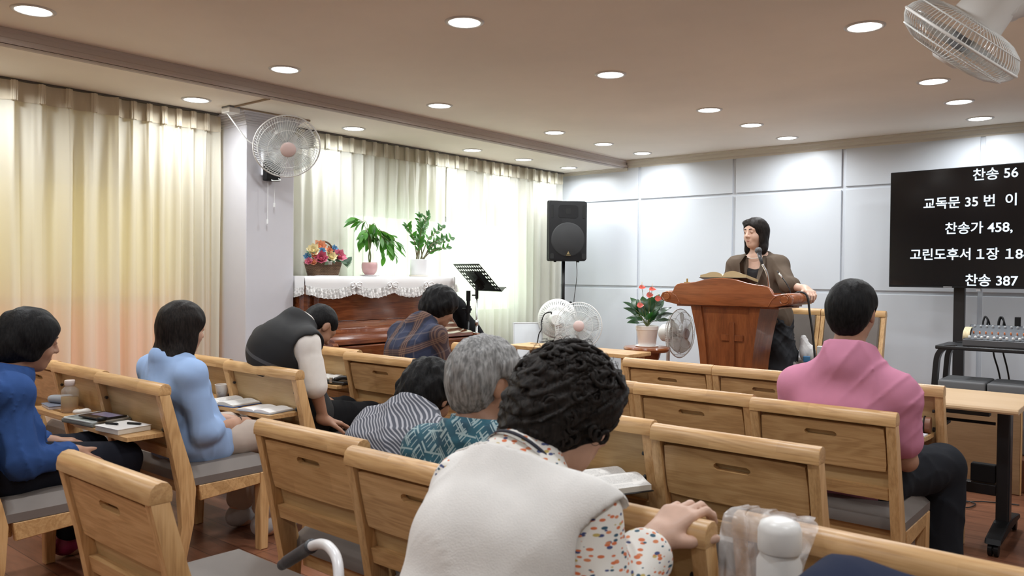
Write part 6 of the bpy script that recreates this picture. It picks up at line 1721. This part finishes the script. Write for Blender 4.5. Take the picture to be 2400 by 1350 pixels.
# ---- pink polo
j = J_(seated(-1.035, 3.40, dx=.10, knee=.42, splay=.10), chest=(-1.02, 3.29, .765), neck=(-1.0, 3.265, 1.015), head=(-.995, 3.295, 1.178), sL=(-1.195, 3.28, .872), sR=(-.830, 3.28, .872),
       eL=(-1.265, 3.34, .62), eR=(-.80, 3.335, .615), wL=(-1.13, 3.56, .585), wR=(-.88, 3.57, .585), kR=(-.775, 3.81, .515), aR=(-.755, 3.76, .085))
p = Person('person in a pink polo shirt and dark trousers seen from behind', j, (.10, 1, -.04), SKIN_B)
p.build_body(vox=.0055, hands={'L': ((.5, .8, -.1), (0, -.1, -1), 1, (.3, .3, .3)), 'R': ((-.5, .8, -.1), (0, -.1, -1), -1, (.3, .3, .3))})
PINK = knit('pink pique polo', (0.55, 0.225, 0.335), .85, .3, 700, .04)
p.cloth('polo_shirt', p.torso(.016, 1.05, .025) + p.arms(.014, 1.06, .68, flare=.012) + [cone(p.J['neck'] + V3(0, -.012, -.03), p.J['neck'] + V3(0, .004, .03), .078, .066, .03)], PINK, vox=.006, amp=.009, seed=25, cuts=[(p.J['neck'] + V3(0, .0, .042), (0, .35, 1))])
p.cloth('trousers', [cone(p.J['hL'], p.J['hR'], .122, .122, .05)] + p.legs(.020, 1.12, 1.93), knit('charcoal trousers', (0.017, 0.019, 0.024)), amp=.008, seed=26)
p.hair(HAIR_K, 'crop', vox=.0045, amp=.003, f=120, extra=[p.he(0, -.01, .042, (.086, .103, .089), .03), p.he(0, -.055, .0, (.078, .058, .08), .03)]); p.face(); p.shoes(SHOE_K)

# ---- the preacher
G = .2
j = dict(pelvis=(-2.535, 6.20, 1.02), ground=(0, 0, G), hL=(-2.45, 6.20, 1.0), hR=(-2.62, 6.20, 1.0), kL=(-2.45, 6.20, .62), kR=(-2.62, 6.20, .62), aL=(-2.45, 6.22, G + .085), aR=(-2.62, 6.22, G + .085),
         chest=(-2.565, 6.175, 1.30), neck=(-2.595, 6.165, 1.475), head=(-2.605, 6.125, 1.655), sL=(-2.425, 6.17, 1.405), sR=(-2.765, 6.15, 1.40), eL=(-2.305, 6.04, 1.255), wL=(-2.135, 5.945, 1.225), eR=(-2.83, 6.07, 1.16), wR=(-2.80, 5.87, 1.17))
p = Person('person with shoulder-length dark hair in a brown jacket standing at the pulpit', j, (-.25, -.96, -.03), SKIN_C)
p.build_body(vox=.0045, toes={'L': (0, -1, 0), 'R': (0, -1, 0)}, hands={'L': ((.62, -.62, -.25), (-.25, .1, -.95), -1, (.35, .75, .45)), 'R': ((.2, -.95, 0), (0, 0, -1), 1, (.2, .2, .2))})
p.cloth('top', p.torso(.007), plain('black jersey', (0.008, 0.008, 0.010), .8), vox=.006, amp=.002, cuts=[(p.J['neck'] + V3(0, -.03, -.035), (0, -.75, .7))])
vee = [sub(cone(V3(-2.60, 6.055, 1.50), V3(-2.575, 6.055, 1.13), .070, .016, .006))]
JK = knit('brown linen jacket', (0.105, 0.078, 0.058), .85, .25, 600, .06)
p.cloth('jacket', p.torso(.017, 1.0, .012) + [cone(V3(-2.60, 6.19, .97), V3(-2.47, 6.19, .97), .128, .128, .06)] + p.arms(.014, 1.0, 1.22, flare=.010) + vee, JK, vox=.005, amp=.006, seed=31, cuts=[(p.J['neck'] + V3(0, -.0, .02), (0, -.45, .9)), ((0, 0, .90), (0, 0, -1))])
for s in (-1, 1):
    q = [(s * .078, 6.095, 1.478), (s * .092, 6.040, 1.42), (s * .080, 6.022, 1.36), (s * .054, 6.020, 1.28), (s * .022, 6.026, 1.17)]
    bm = BM(); L = []
    for i, (dx, y, z) in enumerate(q):
        w_ = (.020, .032, .030, .020, .006)[i]; cx2 = -2.588
        L.append([bm.verts.new(V3(cx2 + dx - s * w_ * .7, y - .004, z) - p.off), bm.verts.new(V3(cx2 + dx + s * w_ * .4, y - .001, z) - p.off)])
    for a, b in zip(L, L[1:]): bm.faces.new((a[0], a[1], b[1], b[0]))
    bmesh.ops.solidify(bm, geom=bm.faces[:], thickness=.005); obj('lapel', bm, JK, p.root, True)
p.cloth('skirt', [cone(V3(-2.60, 6.20, .98), V3(-2.47, 6.20, .98), .115, .115, .05), cone(V3(-2.60, 6.20, .95), V3(-2.66, 6.20, G + .14), .12, .17, .06), cone(V3(-2.47, 6.20, .95), V3(-2.41, 6.20, G + .14), .12, .17, .06)], plain('black pleated skirt', (0.010, 0.011, 0.015), .8), vox=.008, amp=.012, f=2.0, seed=33, cuts=[((0, 0, G + .10), (0, 0, -1))])
p.hair(HAIR_B, 'long', vox=.004, amp=.003, f=90, vol=.006, extra=[p.he(.072, -.005, -.05, (.020, .042, .10), .02), p.he(-.072, -.005, -.05, (.020, .042, .10), .02), p.he(.066, -.005, -.125, (.034, .035, .045), .02), p.he(-.066, -.005, -.125, (.034, .035, .045), .02), p.he(0, -.06, -.09, (.075, .045, .09), .03), p.he(.045, .040, .085, (.04, .035, .025), .02)])
p.face()
bm = BM(); tube(bm, [V3(-2.595 + .062 * math.cos(a), 6.135 + .065 * math.sin(a), 1.475 + .018 * math.sin(a)) - p.off for a in [2 * PI * k / 32 for k in range(32)]], .003, 6, closed=True); obj('necklace', bm, plain('pearl', (0.7, 0.66, 0.6), .2), p.root, True)
p.shoes(SHOE_K, {'L': (0, -1, 0), 'R': (0, -1, 0)})

# ================================================================== SMALL THINGS
TT = .6185           # top of a lowered tray
def soft(name, label, cat, prims, m, vox=.005, amp=.004, f=1.5, seed=1, cuts=(), part='body'):
    lo = np.min([bounds(p)[0] for p in prims if p[0] != 's'], axis=0); hi = np.max([bounds(p)[1] for p in prims if p[0] != 's'], axis=0)
    off = np.array([(lo[0] + hi[0]) / 2, (lo[1] + hi[1]) / 2, lo[2]])
    r = thing(name, label, cat, tuple(off)); r['_'] = 0; del r['_']
    obj(part, mesh_of(name, prims, vox, off, folds(amp, f, seed) if amp else None, cuts), m, r, True)
    return r, off

# black cover over equipment at the far end of the piano
pr = [cone((-5.09, 5.16, 1.07), (-5.07, 5.26, 1.02), .07, .08, .05), cone((-5.07, 5.25, 1.02), (-5.02, 5.60, .60), .085, .10, .06), cone((-5.02, 5.60, .62), (-5.0, 5.66, .12), .10, .13, .06), cone((-5.09, 5.18, 1.0), (-5.08, 5.20, .12), .08, .10, .06), cone((-5.06, 5.40, .75), (-5.05, 5.42, .12), .10, .13, .06)]
soft('equipment_cover', 'black cloth cover sloping over equipment between the piano end and the curtain', 'cover', pr, BLACK_C, .009, .012, 1.2, 5, [((0, 0, .003), (0, 0, -1))], 'cloth')

# bottle with amber drink
bt = thing('drink_bottle', 'clear plastic bottle half full of amber drink on a lowered tray at the left', 'bottle', (-4.195, 1.640, TT))
BOT = NT('clear bottle plastic'); _t = BOT.n('ShaderNodeBsdfTransparent'); _t.inputs[0].default_value = (.93, .92, .90, 1); _g = BOT.n('ShaderNodeMixShader'); _g.inputs[0].default_value = .22
BOT.b.inputs['Base Color'].default_value = (.8, .78, .74, 1); BOT.b.inputs['Roughness'].default_value = .12; BOT.l(_t.outputs[0], _g.inputs[1]); BOT.l(BOT.b.outputs[0], _g.inputs[2]); BOT.l(_g.outputs[0], BOT.out.inputs[0]); BOT = BOT.m
bm = BM(); lathe(bm, [(0, 0), (.036, 0), (.0395, .004), (.0395, .100), (.037, .112), (.024, .126), (.022, .130), (.022, .136)], 32); obj('shell', bm, BOT, bt, True)
bm = BM(); lathe(bm, [(0, .002), (.0375, .002), (.038, .076), (0, .076)], 32); LIQ = NT('amber drink'); _t = LIQ.n('ShaderNodeBsdfTransparent'); _t.inputs[0].default_value = (.80, .60, .26, 1); _g = LIQ.n('ShaderNodeMixShader'); _g.inputs[0].default_value = .45
LIQ.b.inputs['Base Color'].default_value = (.50, .33, .11, 1); LIQ.b.inputs['Roughness'].default_value = .1; LIQ.l(_t.outputs[0], _g.inputs[1]); LIQ.l(LIQ.b.outputs[0], _g.inputs[2]); LIQ.l(_g.outputs[0], LIQ.out.inputs[0]); obj('drink', bm, LIQ.m, bt, True)
bm = BM(); lathe(bm, [(0, .158), (.022, .158), (.024, .155), (.024, .134), (.0225, .132)], 28); obj('cap', bm, plain('frosted pinkish cap', (0.62, 0.53, 0.50), .4), bt, 'auto')

def slab_thing(name, label, cat, loc, rz, w, d, h, m, part='cover', bev=.002):
    r = thing(name, label, cat, loc, math.radians(rz)); bm = BM(); box(bm, -w / 2, w / 2, -d / 2, d / 2, 0, h, bev, 2); obj(part, bm, m, r); return r
r = slab_thing('notebook', 'pale notebook under the grey pouch left of the amber bottle', 'notebook', (-4.40, 1.665, TT), -8, .15, .12, .012, plain('lilac white page', (0.55, 0.54, 0.60), .7), 'pages')
bm = BM(); box(bm, -.078, .078, -.062, .062, .0125, .0165, .001, 1); obj('cover', bm, plain('slate blue cover', (0.16, 0.18, 0.24), .6), r)
soft('pouch', 'soft grey pouch lying on the notebook left of the amber bottle', 'pouch', [cone((-4.46, 1.655, TT + .036), (-4.33, 1.69, TT + .042), .019, .022, .02), cone((-4.45, 1.68, TT + .036), (-4.34, 1.70, TT + .037), .018, .018, .02)], plain('grey felt', (0.30, 0.32, 0.35), .8), .003, .002)
soft('tissue', 'crumpled clear wrapper beside the amber bottle on the lowered tray', 'wrapper', [ell((-4.08, 1.63, TT + .016), (.03, .022, .015)), ell((-4.05, 1.66, TT + .018), (.02, .02, .017))], plain('pale wrapper', (0.66, 0.62, 0.57), .4), .003, .006, 5, 4)

# tablet, case, notebook, pens on the next tray
cs = thing('zip_case', 'open grey-green zip case under the tablet on the lowered tray', 'case', (-3.835, 1.615, TT), math.radians(8))
bm = BM(); box(bm, -.125, .125, -.095, .095, 0, .020, .008, 3); obj('tray_half', bm, plain('grey green fabric', (0.20, 0.215, 0.20), .8, bump=.2), cs)
bm = BM(); tube(bm, [(x, y, .021) for x, y in rrect(-.12, .12, -.09, .09, .02, 5)], .005, 6, closed=True); obj('piping', bm, plain('pale grey piping', (0.46, 0.48, 0.47), .7), cs, True)
tb = thing('tablet', 'black tablet with a lavender screen lying in the zip case', 'tablet', (-3.80, 1.628, TT + .0265), math.radians(8))
bm = BM(); box(bm, -.095, .09, -.06, .062, 0, .009, .003, 2); obj('body', bm, plain('tablet black', (0.012, 0.012, 0.016), .25), tb)
bm = BM(); box(bm, -.06, .085, -.022, .048, .0092, .0098); obj('screen', bm, plain('lavender screen', (0.24, 0.22, 0.34), .15), tb)
nb_ = thing('notebook', 'white notebook with two dark pens on it beside the tablet', 'notebook', (-3.555, 1.607, TT), math.radians(6))
bm = BM(); box(bm, -.085, .095, -.075, .075, 0, .022, .002, 1); obj('pages', bm, print_mat('ruled page block', (0.76, 0.75, 0.73), .25), nb_)
bm = BM(); box(bm, -.087, .097, -.077, .077, .0222, .0245, .001, 1); obj('cover', bm, plain('white card', (0.76, 0.75, 0.74), .5), nb_)
for (x, y, a, lab) in ((-3.585, 1.575, 20, 'short dark pen lying across the white notebook, nearer the camera'), (-3.515, 1.640, 25, 'dark flat pen on the white notebook, beside the chair back')):
    q = thing('pen', lab, 'pen', (x, y, TT + .0252), math.radians(a)); bm = BM(); tube(bm, [(-.035, 0, .005), (.028, 0, .005), (.036, 0, .005)], [.005, .005, .002], 10); obj('barrel', bm, BLACK_P, q, True)
gl = thing('eyeglass_case', 'small black round case lying on the edge of the zip case', 'case', (-3.70, 1.58, TT + .0275)); bm = BM(); lathe(bm, [(0, 0), (.018, 0), (.021, .006), (.019, .014), (0, .017)], 20); obj('lid', bm, BLACK_P, gl, True)

# cup, blue bible, papers
cp = thing('paper_cup', 'white paper cup with a small printed motif on a lowered tray', 'cup', (-4.058, 2.375, TT))
bm = BM(); lathe(bm, [(0, .003), (.024, .003), (.025, 0), (.0265, 0), (.035, .072), (.037, .075), (.0365, .0775), (.034, .077), (.0335, .073), (.0255, .006), (0, .005)], 32); obj('cup', bm, plain('white cup card', (0.74, 0.71, 0.67), .6), cp, True)
bm = BM()
for a, z in ((-1.25, .034), (-.85, .038), (-1.05, .028)):
    vs = [(.0305 * math.cos(a + da) + .0006 * math.cos(a), .0305 * math.sin(a + da) + .0006 * math.sin(a), z + dz) for da, dz in ((-.07, -.004), (.07, -.004), (.08, .005), (-.06, .006))]
    bm.faces.new([bm.verts.new(Vector(v) * (1.0)) for v in vs])
obj('motif', bm, plain('grey print', (0.30, 0.28, 0.26), .7), cp)
bk = thing('open_book', 'open bible with blue cover and curled pages on the trays before the blue blouse', 'book', (-3.87, 2.315, TT), math.radians(6))
open_book(bk, .135, .17, .022, .018, plain('royal blue cover', (0.035, 0.085, 0.25), .4), PRINT, None)
pp = thing('open_notebook', 'open white notebook with loose sheets at the end of the tray', 'notebook', (-3.545, 2.315, TT), math.radians(10))
open_book(pp, .115, .155, .012, .014, plain('grey cover', (0.25, 0.26, 0.28), .5), plain('bright paper', (0.78, 0.77, 0.76), .7), None)
r = slab_thing('book', 'grey book lying beside the paper cup, half hidden by the blue sleeve', 'book', (-4.32, 2.345, TT), 4, .15, .12, .022, plain('dark grey book', (0.14, 0.15, 0.17), .5))
bm = BM(); box(bm, -.073, .073, -.061, .058, .003, .019); obj('pages', bm, PAPER, r)

# black case with papers
bc = thing('black_case', 'black zipped bible case with open white pages on the lowered tray', 'case', (-4.16, 3.195, TT), math.radians(8))
bm = BM(); box(bm, -.16, .19, -.085, .075, 0, .022, .009, 3); obj('case', bm, BLEATHER, bc, 'auto')
bm = BM(); tube(bm, spline([(.10, -.07, .03), (.15, -.05, .045), (.19, -.02, .035), (.20, .03, .02)], 6), .013, 8); obj('flap', bm, BLEATHER, bc, True)
bm = BM(); box(bm, .075, .10, -.0935, -.0855, .012, .045, .002, 1); obj('clip', bm, STEEL, bc)
op = thing('open_book', 'open white pages lying on the black case', 'book', (-4.21, 3.195, TT + .0225), math.radians(8))
open_book(op, .115, .15, .012, .014, BLEATHER, PRINT, None)
# on the seat below that tray
soft('purse', 'mauve fabric purse on the seat beside the plaid shirt row', 'purse', [ell((-4.06, 3.50, .505), (.075, .055, .05)), cone((-4.11, 3.49, .48), (-4.01, 3.50, .48), .032, .032, .03)], plain('mauve fabric', (0.20, 0.12, 0.14), .8), .005, .006, 2, 9)
r = slab_thing('leaflet', 'white leaflet lying on the seat beside the mauve purse', 'paper', (-4.27, 3.50, .462), 12, .15, .10, .003, PAPER, 'sheet')

# bible by the curly hair
bb = thing('open_bible', 'thick open bible with thumb-index edge on the tray right of the curly hair', 'book', (-1.475, 2.248, TT), math.radians(-24))
open_book(bb, .135, .205, .034, .040, BLEATHER, PRINT, None)
bm = BM()
for k in range(5): box(bm, .02 + k * .02, .03 + k * .02, -.1034, -.1026, .012 + .004 * (k % 3), .019 + .004 * (k % 3))
obj('index_tabs', bm, plain('black tab', (0.02, 0.02, 0.02), .6), bb)
bm = BM()
for k in range(4): box(bm, -.02 + k * .012, -.012 + k * .012, -.1034, -.1026, .030, .036)
obj('index_tabs', bm, plain('red tab', (0.55, 0.10, 0.05), .6), bb)

# tray right of the pink shirt
wl = thing('rolled_case', 'brown rolled leather case on the tray right of the pink shirt', 'case', (-.93, 3.965, TT), math.radians(4)); bm = BM(); tube(bm, [(-.10, 0, .038), (.075, 0, .038)], .036, 16); obj('roll', bm, plain('brown leather', (0.20, 0.085, 0.045), .45), wl, 'auto')
bm = BM(); tube(bm, [(.05, .0375 * math.cos(2 * PI * k / 20), .038 + .0375 * math.sin(2 * PI * k / 20)) for k in range(20)], .0035, 6, closed=True); obj('strap', bm, BLACK_P, wl, True)
pl_ = slab_thing('leaflet', 'white and lilac leaflets on the tray edge beside the brown rolled case', 'paper', (-.95, 3.892, TT), -3, .19, .055, .008, print_mat('leaflet print', (0.68, 0.67, 0.74), .3), 'sheets', .001)

# on the upholstered chair behind the pulpit
soft('tissue_bag', 'white crumpled bag of tissues on the upholstered chair behind the pulpit', 'bag', [ell((-2.245, 6.27, ZSEAT + .075), (.045, .05, .085)), ell((-2.26, 6.26, ZSEAT + .16), (.026, .03, .04)), ell((-2.20, 6.28, ZSEAT + .06), (.03, .045, .06))], plain('white tissue', (0.72, 0.71, 0.71), .8), .004, .006, 3, 3, [((0, 0, ZSEAT + .002), (0, 0, -1))])
r = slab_thing('cup_box', 'small white box on the upholstered chair beside the tissue bag', 'box', (-2.125, 6.28, ZSEAT + .002), 10, .06, .06, .12, plain('white card box', (0.70, 0.70, 0.69), .6), 'box')
r = slab_thing('blue_packet', 'small blue packet at the foot of the tissue bag', 'packet', (-2.205, 6.185, ZSEAT + .002), 20, .05, .04, .045, plain('sky blue wrap', (0.04, 0.16, 0.32), .5), 'packet', .006)

# plastic bag with white bottle over the chair rail at the bottom right
pb_ = thing('plastic_bag', 'thin translucent plastic bag slung over the corner of the bottom right chair', 'bag', (-.60, 1.52, .50))
BAG = NT('thin milky plastic'); _t = BAG.n('ShaderNodeBsdfTransparent'); _t.inputs[0].default_value = (.95, .94, .93, 1); _g = BAG.n('ShaderNodeMixShader'); _n = BAG.n('ShaderNodeTexNoise'); _n.inputs['Scale'].default_value = 13; _n.inputs['Detail'].default_value = 3; _n.inputs['Distortion'].default_value = 1
BAG.l(BAG.tex(), _n.inputs['Vector']); BAG.l(BAG.ramp(_n.outputs[0], [(.38, (.22, .22, .22)), (.66, (.55, .55, .55))]), _g.inputs[0]); BAG.b.inputs['Base Color'].default_value = (.72, .69, .68, 1); BAG.b.inputs['Roughness'].default_value = .28; BAG.bump(_n.outputs[0], .5, .008)
BAG.l(_t.outputs[0], _g.inputs[1]); BAG.l(BAG.b.outputs[0], _g.inputs[2]); BAG.l(_g.outputs[0], BAG.out.inputs[0]); BAG = BAG.m
def rail_path(s):      # s 0..1 : from in front of the rail, over it, then down towards the camera
    pts = [(1.66, .70), (1.632, .80), (1.60, .842), (1.565, .8445), (1.535, .835), (1.50, .79), (1.475, .70), (1.455, .60), (1.45, .50)]
    f = s * (len(pts) - 1); i = min(int(f), len(pts) - 2); f -= i; f = f
    return pts[i][0] * (1 - f) + pts[i + 1][0] * f, pts[i][1] * (1 - f) + pts[i + 1][1] * f
rb = random.Random(2); bm = BM(); g = []
nu, nv_ = 46, 60
for i in range(nu + 1):
    row = []
    for k in range(nv_ + 1):
        s = k / nv_; y, z = rail_path(s); u = i / nu
        x = -.698 + (.150 + .03 * s) * u + .012 * math.sin(s * 9 + u * 3)
        am = .004 + .020 * max(0, s - .45) * 2
        w = math.sin(u * 23 + 3 * math.sin(s * 6) + s * 5) * .5 + math.sin(u * 41 - s * 17) * .3 + math.sin(s * 31 + u * 13) * .3
        bl = .055 * math.exp(-((x + .565) / .05) ** 2) * max(0, min(1, (s - .40) / .2)) if s > .4 else 0
        row.append(bm.verts.new((x + .60 + .006 * w, y - 1.52 - abs(am * w) - bl + (.004 if s < .3 else 0), z - .50 + .003 * w)))
    g.append(row)
for i in range(nu):
    for k in range(nv_): bm.faces.new((g[i][k], g[i + 1][k], g[i + 1][k + 1], g[i][k + 1]))
obj('film', bm, BAG, pb_, True)
wt = thing('white_bottle', 'white bottle inside the plastic bag on the bottom right chair', 'bottle', (-.566, 1.462, .46))
bm = BM(); lathe(bm, [(0, 0), (.036, 0), (.040, .01), (.041, .33), (.034, .345), (.034, .350)], 32); obj('bottle', bm, plain('white bottle plastic', (0.72, 0.72, 0.71), .35), wt, True)
bm = BM(); lathe(bm, [(.038, .350), (.0395, .356), (.0395, .388), (.035, .402), (.02, .409), (0, .411)], 32); obj('cap', bm, plain('white cap', (0.78, 0.78, 0.77), .35), wt, True)

# navy backpack
BX, BY = -.255, 1.20
NVY = knit('navy nylon', (0.008, 0.014, 0.040), .75, .3, 700)
bz0 = .462
pr = [cone((BX - .13, BY + dy, bz0 + .055), (BX - .12, BY + dy * .8, bz0 + .335), .06, .07, .07) for dy in (-.05, .07)] + [cone((BX + .13, BY + dy, bz0 + .055), (BX + .12, BY + dy * .8, bz0 + .335), .06, .07, .07) for dy in (-.05, .07)] + \
     [cone((BX - .11, BY + .04, bz0 + .37), (BX + .11, BY + .04, bz0 + .37), .06, .06, .05), cone((BX - .11, BY - .03, bz0 + .36), (BX + .11, BY - .03, bz0 + .36), .06, .06, .05), cone((BX - .1, BY, bz0 + .07), (BX + .1, BY, bz0 + .3), .10, .10, .07), cone((BX + .1, BY, bz0 + .07), (BX - .1, BY, bz0 + .3), .10, .10, .07)]
r, off = soft('backpack', 'navy nylon backpack with a blue strap at the bottom right', 'backpack', pr, NVY, .006, .005, .8, 6)
bm = BM(); tube(bm, [(x, -.07 + .02 * math.cos(a_), z) for x, z, a_ in [(.175 * math.cos(a), .24 + .185 * math.sin(a), a) for a in [PI * k / 24 for k in range(25)]]], .005, 6); obj('zip', bm, plain('black zip', (0.01, 0.01, 0.012), .5), r, True)
bm = BM(); prism(bm, [(-.14, .02), (-.135, .30), (-.07, .405), (.0, .432), (.0, .438), (-.08, .415), (-.145, .31), (-.15, .02)], 'x', -.075, -.045); obj('strap', bm, plain('royal blue webbing', (0.018, 0.035, 0.16), .7), r)

# walking cane with a swan neck
cn = thing('walking_cane', 'white swan-neck walking cane with a dark grip standing between the chairs', 'cane', (-1.435, 1.10, 0))
pth = spline([(-.215, .105, .622), (-.20, .10, .628)], 2)
WT = plain('white enamel tube', (0.74, 0.74, 0.76), .25)
bm = BM(); tube(bm, spline([(-.21, .105, .640), (-.16, .095, .660), (-.105, .08, .668), (-.05, .06, .655), (-.012, .035, .61), (.0, .012, .55), (0, 0, .48)], 8), .0125, 14); obj('neck', bm, WT, cn, True)
bm = BM(); tube(bm, spline([(-.37, .13, .548), (-.32, .125, .578), (-.26, .118, .613), (-.205, .104, .643)], 6), [.014] * 3 + [.0165] * 13 + [.0175] * 3, 14); obj('grip', bm, plain('dark grey rubber', (0.05, 0.055, 0.065), .4, bump=.3, bscale=150), cn, True)
bm = BM(); cyl(bm, (0, 0, .10), (0, 0, .50), .011, 14); obj('shaft', bm, WT, cn, True)
bm = BM(); cyl(bm, (0, 0, .46), (0, 0, .53), .018, 16); tube(bm, [(0, 0, .50), (.03, .0, .50)], .007, 8); obj('clamp', bm, BLACK_P, cn, 'auto')
for sx_, sy_ in ((1, 1), (1, -1), (-1, 1), (-1, -1)):
    bm = BM(); tube(bm, spline([(0, 0, .12), (sx_ * .035, sy_ * .03, .10), (sx_ * .075, sy_ * .06, .02), (sx_ * .078, sy_ * .062, .002)], 5), .008, 8); obj('foot', bm, BLACK_P, cn, True)
